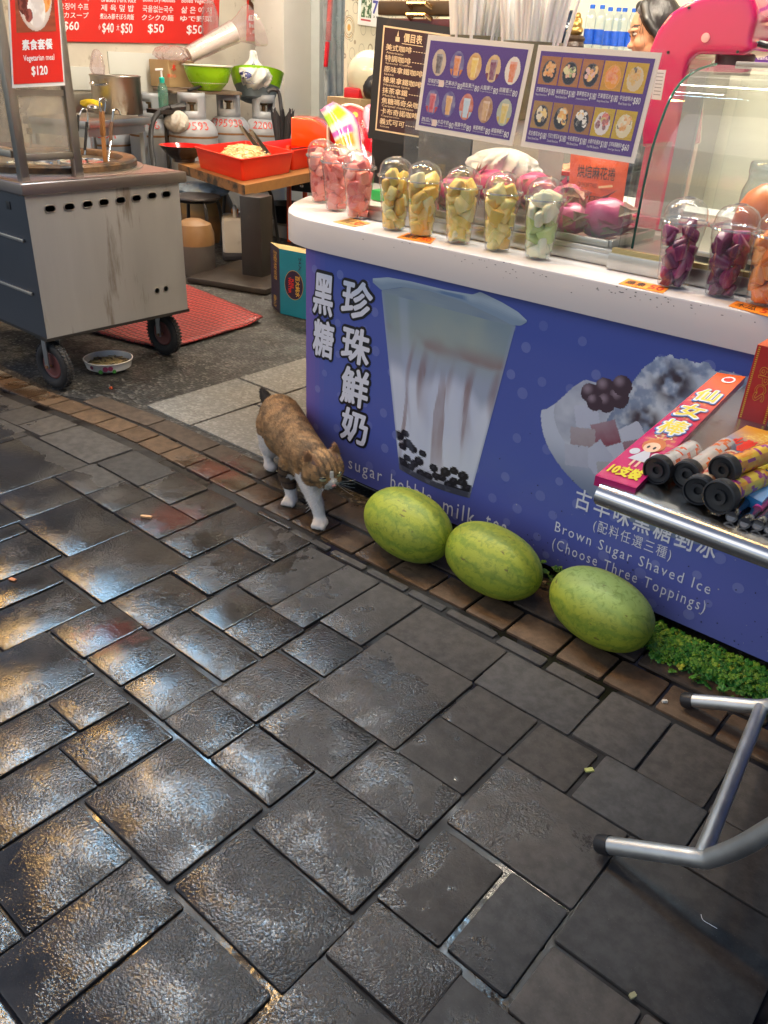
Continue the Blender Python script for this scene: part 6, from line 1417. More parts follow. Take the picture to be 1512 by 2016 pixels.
# rag on the front bottle
o = crumple(AT(348, 240, 6.62), (.09, .07, .09), 3, mat('dirty_cloth', (.55, .52, .46), .9, var=.2, bump=.3), amp=.5).build('cloth_rag', None, 60); tag(o, 'dirty white rag stuffed between the two left gas bottles', 'rag')
hs = [AT(363, 210, 6.6), AT(340, 212, 6.55), AT(320, 216, 6.5), AT(303, 235, 6.45), AT(297, 265, 6.45), AT(299, 300, 6.4), AT(303, 330, 6.35), AT(305, 420, 6.3)]
t = thing('gas_hose', 'thick black rubber hose hanging from the rusty gas bottle', 'hose', hs[-1]); MB().tube(curve(hs, 6), .02, mat('hose_black', (.02, .02, .022), .5), 10).build('hose', t); MB().tube([hs[0], hs[1].lerp(hs[2], .3)], .03, dark_plastic, 10).build('regulator', t)
# board over the bottles and what stands on it
bz = .985
p_ = [AT(338, 182, 6.62), AT(475, 166, 6.72), AT(470, 150, 7.2), AT(325, 160, 7.25)]; bz = sum(q.z for q in p_)/4
bd = [Vector((q.x, q.y, 0)) for q in [GZ(338, 184, bz+.0)]]
b0, b1 = AT(340, 186, 6.6), AT(476, 170, 6.85); d1 = Vector((b1.x-b0.x, b1.y-b0.y, 0)).normalized(); d2 = Vector((-d1.y, d1.x, 0)); zb_ = .985
L1 = (Vector((b1.x-b0.x, b1.y-b0.y, 0))).length; BW_ = mat('grimy_board', (.16, .12, .08), .6, var=.3, vs=5, stretch=(6, 1, 1))
Mb = Matrix((d1, d2, Vector((0, 0, 1)))).transposed().to_4x4(); Mb.translation = Vector((b0.x, b0.y, 0))
t = thing('chopping_board', 'grimy wooden board laid across the gas bottle collars', 'board', (b0.x, b0.y, zb_)); MB().box((L1/2, .26, zb_+.012), (L1, .52, .024), BW_, M=Mb, bev=.004).build('board', t); MB().bar(AT(370, 178, 6.62), AT(400, 168, 6.7), .03, .02, dark_plastic, bev=.006).build('knife_handle', t)
zb2 = zb_+.026
LIME = mat('lime_plastic', hx('8fc81c'), .28, var=.06, sub=.1); CREAMP = mat('cream_plastic', (.72, .74, .6), .35, var=.05)
bc_ = AT(410, 150, 6.75); t = thing('colander_basin', 'lime green basin with a cream slotted colander inside', 'basin', (bc_.x, bc_.y, zb2)); br_ = .205
ztop_ = AT(410, 128, 6.75).z
hb_ = max(.16, ztop_-zb2)
MB().lathe([(0, 0), (br_*.45, 0), (br_*.5, .006), (br_*.78, hb_*.35), (br_*.93, hb_*.8), (br_*.95, hb_*.97)], LIME, (bc_.x, bc_.y, zb2), 40, cap=False).build('basin', t)
m = MB(); m.lathe([(br_*1.02, hb_*.96), (br_*1.03, hb_), (br_*.97, hb_*1.01), (br_*.93, hb_*.96)], CREAMP, (bc_.x, bc_.y, zb2), 48, cap=False)
for i in range(56):
    a = 2*math.pi*i/56; m.bar((bc_.x+br_*.93*math.cos(a), bc_.y+br_*.93*math.sin(a), zb2+hb_*.97), (bc_.x+br_*.74*math.cos(a), bc_.y+br_*.74*math.sin(a), zb2+hb_*.3), .011, .003, CREAMP, up=(math.cos(a), math.sin(a), 0))
m.lathe([(br_*.76, hb_*.33), (br_*.4, hb_*.06), (0, hb_*.05)], CREAMP, (bc_.x, bc_.y, zb2), 40, cap=False); m.build('colander', t, 40)
q = AT(340, 148, 7.15); t = thing('cardboard_box', 'small brown carton with red marks behind the soap bottle', 'cardboard box', (q.x, q.y, zb2)); CART = mat('tan_cardboard', (.42, .29, .14), .7, var=.1); zq = AT(340, 118, 7.15).z
MB().box((q.x, q.y, (zb2+zq)/2), (.24, .3, zq-zb2), CART, rz=.1, bev=.004).build('carton', t)
s = Sign(*[AT(x, y, 6.98) for x, y in ((327, 122), (352, 122), (352, 158), (327, 158))]); s.text('red_marks', red_paint, 'O木', .1, .1, .8, .5, .02); s.text('red_marks', red_paint, '請小心', .1, .65, .8, .85, .01); s.done(t)
q = AT(322, 200, 6.55); z0_ = AT(322, 214, 6.55).z; t = thing('soap_bottle', 'clear green soap bottle with a white pump among the gas bottles', 'soap bottle', (q.x, q.y, z0_)); sc2 = (AT(322, 150, 6.55).z-z0_)
MB().lathe([(.036, 0), (.04, .01), (.04, sc2*.6), (.03, sc2*.75), (.018, sc2*.82)], glass('green_bottle', (.55, .85, .75), .08, 1, .1, .2, (.3, .6, .5)), (q.x, q.y, z0_), 20).build('bottle', t); MB().lathe([(.02, sc2*.8), (.022, sc2*.95), (.016, sc2*.98)], mat('teal_collar', hx('18b0a0'), .35), (q.x, q.y, z0_), 16).build('collar', t); m = MB(); m.tube([(q.x, q.y, z0_+sc2*.95), (q.x, q.y, z0_+sc2*1.2)], .008, white_ink, 8); m.bar((q.x+.01, q.y+.01, z0_+sc2*1.22), (q.x-.03, q.y-.035, z0_+sc2*1.2), .02, .016, white_ink, bev=.004); m.build('pump', t)
MB().box((q.x, q.y, z0_-.02), (.2, .2, .03), black_metal).build('stand_plate', t); MB().tube([(q.x, q.y, z0_-.03), (q.x, q.y, 0)], .012, black_metal, 8).build('stand_leg', t)
# wrapped paper roll and bags
a, b_ = AT(372, 108, 6.9), AT(462, 62, 7.0); RL = mat('paper_cup_roll', (.8, .77, .7), .4, var=.05, sub=.1); d = (b_-a).normalized()
t = thing('cup_sleeve', 'long sleeve of paper cups in a clear bag above the basins', 'cup sleeve', a)
m = MB(); m.tube([a+(b_-a)*k/10 for k in range(11)], [.055+.02*k/10 for k in range(11)], RL, 20); m.build('paper_cups', t)
m = MB(); r = random.Random(6); side = d.cross(FW).normalized()
for i in range(12):
    c = a.lerp(b_, .1+i*.075)-FW*.076+side*r.uniform(-.03, .03); m.bar(c-side*.015, c+side*r.uniform(.0, .02), .004, .002, mat('grey_mark', (.2, .2, .22), .5))
m.build('cup_marks', t, 0)
WRAP = glass('pinkish_wrap', (.95, .88, .89), .12, 1.2, .1, .16, (.85, .74, .74), 5)
e1 = AT(505, 58, 7.0); cr = MB(); 
def wr(u, v):
    an = u*6.283; p = b_.lerp(e1+Vector((0, 0, .02)), v); q = .085+.075*v*(.7+.9*fbm(3+math.cos(an)*1.4, math.sin(an)*1.4+v*3)); up_ = side.cross(d); return p+side*math.cos(an)*q+up_*math.sin(an)*q*.9
cr.grid(wr, 26, 12, WRAP); 
def wr2(u, v):
    an = u*6.283; p = a.lerp(b_, v); q = .062+.026*v+.008*fbm(math.cos(an)*2+9, math.sin(an)*2+v*9); up_ = side.cross(d); return p+side*math.cos(an)*q+up_*math.sin(an)*q
cr.grid(wr2, 24, 12, WRAP); cr.build('clear_wrap', t, 70)
o = crumple(AT(415, 45, 7.35), (.085, .07, .18), 12, WRAP, amp=.45).build('hanging_bag', None, 70); tag(o, 'thin pinkish plastic bag hanging before the red menu board', 'bag')
o = crumple(AT(340, 108, 7.0), (.19, .1, .075), 15, WRAP, amp=.5).build('crumpled_bag', None, 70); tag(o, 'crumpled clear plastic bag on top of the small carton', 'bag')
# second green basin with the white bag
q = AT(505, 172, 7.2); zt2 = AT(505, 128, 7.2).z; zb3 = AT(505, 200, 7.2).z
t = thing('green_basin', 'green basin nested in a grey one on the far gas bottles', 'basin', (q.x, q.y, zb3)); Mt = Matrix.Rotation(R(-14), 3, Vector((RT.x, RT.y, 0)))
MB().lathe([(0, 0), (.13, 0), (.15, .01), (.2, .12), (.205, .125), (.195, .125)], mat('grey_basin_plastic', (.13, .17, .2), .4), (q.x, q.y, zb3), 36, Mt, cap=False).build('outer_basin', t); MB().lathe([(.14, .03), (.205, .125), (.235, .23), (.24, .235), (.225, .225), (.14, .04), (0, .04)], LIME, (q.x, q.y, zb3), 36, Mt, cap=False).build('inner_basin', t)
SACK = printed('printed_sack', .35, 0, .15); u0 = (math.atan2(-FW.y, -FW.x)/(2*math.pi)) % 1
def sackcol(u, v):
    du = (u-u0+.5) % 1-.5; c = mixc(hx('d9dad6'), hx('c8ccc8'), fbm(u*9, v*9)); n_ = hx('26306e')
    if ((du+.07)/.055)**2+((v-.5)/.075)**2 < 1: c = n_ if fbm(u*60, v*40) < .58 else c
    if ((du-.0)/.03)**2+((v-.3)/.05)**2 < 1 and fbm(u*50, v*50) < .55: c = n_
    if .58 < v < .66 and -.16 < du < .02 and fbm(u*80, v*60) < .5: c = mixc(c, hx('4a6a9a'), .7)
    return c
wb = crumple(AT(500, 148, 7.1), (.17, .13, .13), 21, SACK, n=90, k=60, amp=.42, knot=.38, colfn=sackcol).build('carrier_sack', None, 60); tag(wb, 'white tied carrier bag with navy print lying in the green basin', 'bag')
# umbrella
a = AT(556, 250, 6.8); hk = [AT(527, 182, 6.7), AT(533, 177, 6.7), AT(543, 177, 6.7), AT(549, 184, 6.72), AT(552, 200, 6.74), AT(555, 225, 6.76)]
t = thing('umbrella', 'folded black umbrella with a hooked handle by the pillar', 'umbrella', AT(556, 330, 6.9)); MB().tube(curve(hk, 5), .016, dark_plastic, 10).build('hook_handle', t)
top_ = AT(556, 222, 6.76); bot = AT(556, 330, 6.95); m = MB(); CL_ = mat('black_nylon', (.022, .022, .026), .6, var=.3)
def cn(u, v):
    an = u*6.283; rr_ = (.075*(1-.75*v)+.004)*(1+.28*math.cos(an*8)*(1-v*.5)); p = top_.lerp(bot, v); return p+Vector((rr_*math.cos(an), rr_*math.sin(an), .03*(1-v)*math.cos(an*8)*(v < .1)))
m.grid(cn, 64, 10, CL_)
for k in range(8): an = k*math.pi/4; m.tube([top_+Vector((.08*math.cos(an), .08*math.sin(an), -.02)), top_+Vector((.085*math.cos(an), .085*math.sin(an), .035))], .004, dark_plastic, 6)
m.build('canopy', t, 60)
# steel table with the stock pot
TB2 = Vector((-.35, .94, 0)).normalized(); TN = Vector((-TB2.y, TB2.x, 0))
zst = .80; fr_ = GZ(293, 224, zst); k = 6.25/((fr_-EYE).dot(FW)); fr_ = AT(293, 232, 6.3); zst = fr_.z
fl_ = fr_-TB2*.72; t = thing('steel_table', 'small stainless table against the wall carrying the stock pot', 'table', ((fr_.x+fl_.x)/2-.25, (fr_.y+fl_.y)/2, 0))
Ms = Matrix((TB2, TN, Vector((0, 0, 1)))).transposed().to_4x4(); Ms.translation = Vector((fl_.x, fl_.y, 0))
MB().box((.36, .28, zst-.02), (.74, .58, .05), steel_worn, M=Ms, bev=.006).build('table_top', t); MB().box((.36, .28, zst-.075), (.68, .5, .06), steel_worn, M=Ms).build('apron', t)
for x in (.04, .68):
    for y in (.04, .52): MB().box((x, y, (zst-.1)/2), (.04, .04, zst-.1), steel_worn, M=Ms, bev=.004).build('leg', t)
m = MB(); m.box((.36, .04, .36), (.6, .03, .03), steel_worn, M=Ms); m.box((.68, .28, .36), (.03, .44, .03), steel_worn, M=Ms); m.build('stretcher', t)
pz = zst+.006; pr_ = AT(234, 224, 6.5); pc2 = Vector((pr_.x, pr_.y, 0)); prad = .19; ptop = AT(232, 148, 6.5).z; hP = ptop-pz
t = thing('stock_pot', 'tall stainless stock pot with side handles on the steel table', 'pot', (pc2.x, pc2.y, pz))
MB().lathe([(prad*.97, 0), (prad, .01), (prad, hP-.01), (prad*1.04, hP), (prad*1.02, hP+.005), (prad*.97, hP-.005), (prad*.95, .02), (0, .02)], steel_worn, (pc2.x, pc2.y, pz), 48, cap=False).build('pot', t, 40)
for an0 in (math.atan2(-FW.y, -FW.x)-.35, math.atan2(-FW.y, -FW.x)+2.8):
    pts_ = [Vector((pc2.x+(prad+dx)*math.cos(an0+da), pc2.y+(prad+dx)*math.sin(an0+da), pz+hP-.05+dz)) for da, dx, dz in ((-.35, 0, 0), (-.33, .035, -.005), (0, .05, -.012), (.33, .035, -.005), (.35, 0, 0))]; MB().tube(curve(pts_, 5), .009, chrome, 8).build('handle', t)
o = crumple(AT(192, 128, 6.4), (.055, .05, .11), 31, WRAP, amp=.4).build('bag_in_pot', None, 60); o.name = 'steam_bag'; o.data.name = 'steam_bag'; tag(o, 'whitish plastic bag sticking up at the rim of the stock pot', 'bag')
q = AT(180, 205, 6.2); o = crumple(q, (.11, .05, .035), 41, mat('yellow_sponge', hx('d8b81c'), .6, var=.1), amp=.3).build('yellow_cloth', None, 60); tag(o, 'yellow folded cloth on the steel table left of the pot', 'cloth')
t = thing('spare_lid', 'small shiny lid leaning beside the yellow cloth', 'lid', AT(183, 212, 6.1)); MB().ball(AT(183, 211, 6.1), (.045, .045, .02), chrome, 16, 8).build('lid', t)

# ================================================================ red menu boards on the wall
WB = WX+.02
s = Sign(OX(90, -60, WB), OX(434, -48, WB), OX(429, 87, WB), OX(88, 81, WB))
t = thing('menu_board_red', 'wide red menu board with white dish names and prices on the wall', 'sign', s.c[3]); t.name = 'wall_menu'
RB = mat('board_red', hx('cf2a20'), .35, var=.06, vs=4); s.slab('board', RB, .012)
def wpx(body, x0, y0, x1, y1, b=.01):
    def uv(x, y):
        p = OX(x, y, WB); u = (p.y-s.c[0].y)/(s.c[1].y-s.c[0].y); zt_, zb__ = s.c[0].z*(1-u)+s.c[1].z*u, s.c[3].z*(1-u)+s.c[2].z*u; return u, (zt_-p.z)/(zt_-zb__)
    a_, b__ = uv(x0, y0), uv(x1, y1); s.text('lettering', white_ink, body, a_[0], a_[1], b__[0], b__[1], b)
for (x0, x1, dy, zh, en, ko, ja, pr_) in ((122, 186, -3, '魷魚羹', 'Squid soup', '오징어 수프', 'イカスープ', '$60'), (204, 274, 0, '焢肉飯', 'Braised Pork Rice', '제 육 덮 밥', '煮込み豚そぼろ肉飯', '$40  $50'), (285, 350, 2, '乾麵', 'Boiled Dry Noodles', '국을없는국수', 'クシクの麺', '$50'), (360, 425, 4, '燙青菜', 'Boiled Vegetables', '삶 은 야 채', 'ゆで野菜', '$50')):
    wpx(zh, x0+4, -34+dy, x1-4, -12+dy, .02); wpx(en, x0+2, -7+dy, x1, 6+dy); wpx(ko, x0+3, 9+dy, x1-2, 24+dy); wpx(ja, x0+3, 27+dy, x1, 40+dy); 
    if '  ' in pr_:
        wpx('小', x0+3, 49+dy, x0+8, 59+dy, .02); wpx('$40', x0+10, 46+dy, x0+34, 68+dy, .015); wpx('大', x0+38, 49+dy, x0+44, 61+dy, .02); wpx('$50', x0+46, 47+dy, x0+70, 69+dy, .015)
    else: wpx(pr_, x0+17, 46+dy, x0+49, 66+dy, .015)
s.done(t)
s = Sign(OX(488, -40, WB), OX(537, -38, WB), OX(533, 84, WB), OX(486, 81, WB)); t = thing('dish_sign', 'narrow red braised pork rice sign with a bowl photo by the pillar', 'sign', s.c[3]); s.slab('board', RB, .01)
s.art('dish_picture', PRINT, .05, .05, .95, .48, 20, 20, lambda a, b_: (lambda x, y: mixc(hx('d8c8a0'), hx('a06a3a'), smooth(.45, .6, fbm(a*9, b_*9))) if x*x+y*y < .5 else (hx('e8e4dc') if x*x+y*y < .72 else mixc(hx('6a4028'), hx('503020'), vn(a*3, b_*20))))(a*2-1, b_*2-1), .001)
s.text('lettering', white_ink, '紅燒豬腳飯', .05, .56, .95, .66, .03); s.text('lettering', white_ink, 'Braised Pork Rice', .08, .70, .95, .77, .02); s.text('lettering', white_ink, '족발덮밥', .2, .81, .9, .88, .01); s.done(t)
q0 = OX(545, 40, WB-.01); t = tag(MB().box((WX+.006, q0.y, 1.6), (.012, .14, .56), mat('grey_board', (.4, .42, .42), .4), bev=.002).build('grey_backboard', None, 30), 'plain grey strip of board behind the narrow red sign', 'board')
# ================================================================ the cat
def cat():
    G_ = PRINT
    rump, mid, sh, neck = V(-1.965, 1.80, .195), V(-1.865, 1.735, .192), V(-1.715, 1.668, .182), V(-1.635, 1.632, .2)
    hd = V(-1.58, 1.606, .2)
    hd = AT(637, 922, 2.495); f = V(.917, -.274, -.288).normalized(); up = V(.242, -.191, .951); up = (up-f*up.dot(f)).normalized(); rt = f.cross(up).normalized()*-1
    if rt.dot(RT) < 0: rt = -rt
    H3 = Matrix((f, rt, up)).transposed(); 
    def L(x, y, z): return hd+H3 @ Vector((x, y, z))
    b = MB(); m = G_
    ax = (sh-rump).normalized()
    chain(b, [rump, mid, sh, neck], [.074, .080, .068, .052], m, 16)
    b.ball(rump+V(-.012, .004, -.012), (.072, .07, .085), m); b.ball(mid+V(0, 0, -.014), (.085, .075, .08), m); b.ball(sh+V(.02, -.012, -.02), (.06, .056, .072), m); b.ball(sh+V(.045, -.018, -.02), (.05, .045, .06), m)
    # head
    b.ball(L(0, 0, 0), (.058, .064, .056), m, 18, 12, H3); b.ball(L(.032, .019, -.024), (.024, .023, .02), m, 14, 9, H3); b.ball(L(.032, -.019, -.024), (.024, .023, .02), m, 14, 9, H3)
    b.ball(L(.046, 0, -.01), (.024, .018, .02), m, 14, 9, H3); b.ball(L(.04, 0, -.036), (.018, .018, .012), m, 14, 9, H3)
    b.ball(L(-.004, .044, -.02), (.032, .026, .03), m, 14, 9, H3); b.ball(L(-.004, -.044, -.02), (.032, .026, .03), m, 14, 9, H3)
    for s_ in (-1, 1):
        for k in range(9):
            t_ = k/8; b.ball(L(-.012-.012*t_, (.037+.012*t_)*s_, .026+.034*t_), (.0085, .025*(1-t_)**.7+.004, .011), m, 10, 6, H3)
    # legs: front pair
    chain(b, [V(-1.675, 1.635, .155), V(-1.625, 1.612, .105), V(-1.583, 1.602, .055), V(-1.572, 1.600, .022)], [.042, .029, .021, .0195], m)
    b.ball(V(-1.562, 1.592, .016), (.025, .028, .017), m); 
    for k in (-1, 0, 1): b.ball(V(-1.553, 1.573, .012)+V(.014, .006, 0)*k, (.0095, .012, .0115), m, 10, 7)
    chain(b, [V(-1.745, 1.648, .15), V(-1.765, 1.640, .095), V(-1.747, 1.640, .045), V(-1.742, 1.638, .02)], [.044, .03, .021, .019], m)
    b.ball(V(-1.737, 1.628, .015), (.024, .026, .0165), m)
    for k in (-1, 0, 1): b.ball(V(-1.731, 1.611, .011)+V(.014, .006, 0)*k, (.009, .011, .011), m, 10, 7)
    # hind pair: knee forward, hock back
    chain(b, [rump+V(-.0, -.035, -.02), V(-1.955, 1.742, .10), V(-2.012, 1.775, .062), V(-1.985, 1.76, .02)], [.06, .038, .019, .018], m)
    b.ball(V(-1.97, 1.752, .015), (.03, .022, .016), m)
    chain(b, [rump+V(-.02, .03, -.02), V(-1.99, 1.835, .10), V(-2.06, 1.865, .065), V(-2.04, 1.855, .02)], [.06, .038, .019, .018], m); b.ball(V(-2.025, 1.845, .015), (.03, .022, .016), m)
    # tail
    t0 = AT(536, 800, 2.90); tl = [t0, AT(527, 790, 2.92), AT(521, 778, 2.93), AT(516, 768, 2.93)]; chain(b, tl, [.027, .022, .018, .010], m)
    vs, fs = blob(b, .0052, 4, .45)
    FURM = printed('cat_coat', .75, 0, .08, .3, 260)
    WHC, ORA, BRN_, DRK = hx('d8d2ca'), hx('a67f54'), hx('7a6448'), hx('30271e')
    Hi = H3.inverted()
    def coat(p, n):
        q = Hi @ (p-hd); s_ = (p-rump).dot(ax); side = (p-rump-ax*s_)
        inhead = q.length < .098 and s_ > .29 and q.x > -.06
        st = fbm(p.x*60+p.y*40, p.z*60+p.y*30, 3)
        c = mixc(BRN_, ORA, fbm(p.x*22, p.y*22+p.z*18))
        if inhead:
            c = mixc(hx('ad8658'), hx('7d6446'), smooth(.45, .6, st))
            stripe = .5+.5*math.sin(q.y*330+q.z*20); c = mixc(c, DRK, .65*smooth(.55, .9, stripe)*smooth(.005, .025, q.z)*smooth(.045, .035, abs(q.y)))
            cs_ = .5+.5*math.sin((q.z*1.0+abs(q.y)*.35)*190); c = mixc(c, DRK, .55*smooth(.6, .9, cs_)*smooth(.03, .04, abs(q.y))*smooth(.01, -.01, q.z))
            blaze = abs(q.y) < .007+min(.016, max(0, (.008-q.z))*.7); low = q.z < -.022+.25*max(0, abs(q.y)-.018)*-1
            if q.x > .028 and (blaze and q.z < .03): c = WHC
            if q.z < -.03 and q.x > .02 and abs(q.y) < .03: c = WHC
            if q.z < -.048: c = WHC
            if q.z > .04 and abs(q.y) > .026:
                c = mixc(hx('8d6440'), hx('6d5138'), st)
                if q.x > .0 and abs(q.y) > .034 and q.z < .078: c = mixc(hx('3a2c28'), hx('6e544a'), st)
            return c
        tick = fbm(p.x*150, p.y*150+p.z*120, 2); c = mixc(c, hx('b99468'), .5*smooth(.55, .75, tick)); c = mixc(c, DRK, .4*smooth(.45, .25, tick)); dark = smooth(.48, .66, fbm(p.x*34+9, p.y*34, 3))
        c = mixc(c, DRK, .55*dark*smooth(.17, .24, p.z)); c = mixc(c, hx('b9854a'), .5*smooth(.5, .65, fbm(p.x*55, p.z*55))*smooth(.23, .15, p.z))
        band = .5+.5*math.sin(s_*95+st*5); c = mixc(c, DRK, .3*smooth(.7, .95, band)*smooth(.12, .2, p.z))
        front = s_ > .27
        if front and n.z < .35 and (p.z < .158-.55*max(0, -side.dot(RT))) and side.dot(RT)*0+(p.x > -1.69): c = WHC
        if p.z < .15 and p.x > -1.675: c = WHC
        if -1.80 < p.x < -1.69 and p.y < 1.69:
            if p.z < .055: c = WHC
            elif p.z < .13: c = mixc(hx('5a4632'), hx('2c2018'), smooth(.6, .85, .5+.5*math.sin(p.z*260)))
        if p.x < -1.90 and p.z < .125+.03*st: c = mixc(WHC, hx('d8b8a8'), .35*smooth(.03, .0, p.z))
        if p.z < .118 and n.z < -.35: c = WHC
        if (p-tl[0]).dot((tl[-1]-tl[0]).normalized()) > .004 and (p-tl[1]).length < .07 and p.z > .2: c = hx('17120f')
        return c
    me = MB(); cs = []; nrm = []
    for fc in fs:
        p = sum((vs[i] for i in fc), Vector())/len(fc); a, b_, c_ = vs[fc[0]], vs[fc[1]], vs[fc[2]]; n = (b_-a).cross(c_-a).normalized(); nrm.append(n); cs.append(coat(p, n))
    me.add(vs, fs, FURM, cs)
    t = thing('cat', 'brown tabby and white cat walking past the corner of the blue counter', 'cat', V(-1.77, 1.69, 0))
    me.build('body', t, 80)
    # short coat hairs
    r = random.Random(12); fu = MB(); fv, ff, fc_ = [], [], []
    for k, fc in enumerate(fs):
        n = nrm[k]; p = sum((vs[i] for i in fc), Vector())/len(fc)
        if (Hi @ (p-hd)).x > .035 and r.random() < .5: continue
        for _ in range(2):
            i, j = r.random(), r.random(); a, b_, c_ = vs[fc[0]], vs[fc[1]], vs[fc[-1]]; q = a+(b_-a)*i+(c_-a)*j
            fl = -ax*.9 if p.z > .09 else V(0, 0, -1)
            fl = (fl-n*fl.dot(n)); L_ = r.uniform(.005, .010) if p.z > .06 else .004
            tip = q+n*L_*.45+fl*L_+V(r.gauss(0, 1), r.gauss(0, 1), r.gauss(0, 1))*.0012; w = n.cross(fl); w = (w.normalized() if w.length > 1e-5 else n.orthogonal())*.0006
            o = len(fv); fv += [q-w, q+w, tip]; ff.append([o, o+1, o+2]); kk = r.uniform(.75, 1.3); fc_.append(tuple(min(1, x*kk) for x in cs[k]))
    fu.add(fv, ff, FURM, fc_); fu.build('fur', t, 0)
    EY = mat('cat_eye', hx('b9b48a'), .1, coat=1); PU = mat('cat_pupil', (.01, .01, .01), .1); 
    for s_ in (-1, 1):
        e = MB(); c = L(.0455, .0265*s_, .006); Me = H3 @ Matrix.Rotation(R(24*s_), 3, 'Z'); e.ball(c, (.0095, .0125, .0105), EY, 14, 10, Me); e.ball(c+Me @ V(.0062, 0, 0), (.003, .0045, .0062), PU, 10, 8, Me); e.build('eye', t, 60)
        MB().tube([c+Me @ V(.0075-k*k*60, k, .0085-k*k*30) for k in (-.011, -.006, 0, .006, .011)], .0022, PU, 6).build('eye_line', t)
    MB().ball(L(.0685, 0, -.0125), (.0055, .0075, .005), mat('nose_pink', hx('a8736a'), .35), 12, 8, H3).build('nose', t)
    MB().tube([L(.06, .012, -.029), L(.064, .005, -.031), L(.064, 0, -.027), L(.064, -.005, -.031), L(.06, -.012, -.029)], .0011, PU, 5).build('mouth_line', t)
    WK = mat('whisker', (.75, .75, .75), .4)
    for s_ in (-1, 1):
        wk = MB()
        for k in range(5): wk.tube(curve([L(.05, .024*s_, -.02-.004*k), L(.062, .055*s_, -.022-.012*k), L(.055, .085*s_, -.035-.018*k)], 3), .00035, WK, 4)
        wk.build('whiskers', t, 0)
cat()

# ================================================================ watermelons
def melon_mat():
    m, t, b, out = _nodes('watermelon_rind'); Lk = t.links.new; tc = N(t, 'ShaderNodeTexCoord'); P = tc.outputs['Object']
    sp = N(t, 'ShaderNodeSeparateXYZ'); Lk(P, sp.inputs[0])
    at2 = N(t, 'ShaderNodeMath', operation='ARCTAN2'); Lk(sp.outputs[1], at2.inputs[0]); Lk(sp.outputs[2], at2.inputs[1])
    n1 = N(t, 'ShaderNodeTexNoise'); n1.inputs['Scale'].default_value = 16; n1.inputs['Detail'].default_value = 7; n1.inputs['Roughness'].default_value = .7; Lk(P, n1.inputs['Vector'])
    k = N(t, 'ShaderNodeMath', operation='MULTIPLY_ADD'); Lk(at2.outputs[0], k.inputs[0]); k.inputs[1].default_value = 10; 
    n5 = N(t, 'ShaderNodeMath', operation='MULTIPLY'); Lk(n1.outputs['Fac'], n5.inputs[0]); n5.inputs[1].default_value = 13; Lk(n5.outputs[0], k.inputs[2])
    sn = N(t, 'ShaderNodeMath', operation='SINE'); Lk(k.outputs[0], sn.inputs[0])
    r1 = N(t, 'ShaderNodeMapRange'); Lk(sn.outputs[0], r1.inputs[0]); r1.inputs[1].default_value = .1; r1.inputs[2].default_value = 1.0; r1.inputs[4].default_value = .6
    n2 = N(t, 'ShaderNodeTexNoise'); n2.inputs['Scale'].default_value = 5; n2.inputs['Detail'].default_value = 5; Lk(P, n2.inputs['Vector'])
    c0 = N(t, 'ShaderNodeMix', data_type='RGBA'); Lk(n2.outputs['Fac'], c0.inputs[0]); c0.inputs[6].default_value = (*hx('84972a'), 1); c0.inputs[7].default_value = (*hx('a6ab36'), 1)
    c1 = N(t, 'ShaderNodeMix', data_type='RGBA'); Lk(r1.outputs[0], c1.inputs[0]); Lk(c0.outputs[2], c1.inputs[6]); c1.inputs[7].default_value = (*hx('66842a'), 1)
    # a paler, greener underside where it lay on the field
    und = N(t, 'ShaderNodeMapRange', interpolation_type='SMOOTHSTEP'); Lk(sp.outputs[2], und.inputs[0]); und.inputs[1].default_value = .0; und.inputs[2].default_value = -.085; 
    c2 = N(t, 'ShaderNodeMix', data_type='RGBA'); Lk(und.outputs[0], c2.inputs[0]); Lk(c1.outputs[2], c2.inputs[6]); c2.inputs[7].default_value = (*hx('8aa860'), 1)
    nf = N(t, 'ShaderNodeTexNoise'); nf.inputs['Scale'].default_value = 52; nf.inputs['Detail'].default_value = 5; nf.inputs['Roughness'].default_value = .7; nf.inputs['Distortion'].default_value = .8; Lk(P, nf.inputs['Vector'])
    rf = N(t, 'ShaderNodeMapRange'); Lk(nf.outputs['Fac'], rf.inputs[0]); rf.inputs[1].default_value = .5; rf.inputs[2].default_value = .64; rf.inputs[4].default_value = .6
    c2b = N(t, 'ShaderNodeMix', data_type='RGBA'); Lk(rf.outputs[0], c2b.inputs[0]); Lk(c2.outputs[2], c2b.inputs[6]); c2b.inputs[7].default_value = (*hx('55741f'), 1); c2 = c2b
    # scratches and dirt spots
    n3 = N(t, 'ShaderNodeTexNoise'); n3.inputs['Scale'].default_value = 26; n3.inputs['Detail'].default_value = 6; mp = N(t, 'ShaderNodeMapping'); mp.inputs['Scale'].default_value = (.8, 2.2, 2.2); Lk(P, mp.inputs[0]); Lk(mp.outputs[0], n3.inputs['Vector'])
    rr = N(t, 'ShaderNodeMapRange'); Lk(n3.outputs['Fac'], rr.inputs[0]); rr.inputs[1].default_value = .655; rr.inputs[2].default_value = .70; rr.inputs[4].default_value = .75
    c3 = N(t, 'ShaderNodeMix', data_type='RGBA'); Lk(rr.outputs[0], c3.inputs[0]); Lk(c2.outputs[2], c3.inputs[6]); c3.inputs[7].default_value = (.09, .06, .02, 1)
    Lk(c3.outputs[2], b.inputs['Base Color']); b.inputs['Roughness'].default_value = .55
    bp = N(t, 'ShaderNodeBump'); bp.inputs['Strength'].default_value = .3; bp.inputs['Distance'].default_value = .006; Lk(n1.outputs['Fac'], bp.inputs['Height']); Lk(bp.outputs[0], b.inputs['Normal'])
    return m
MEL = melon_mat()
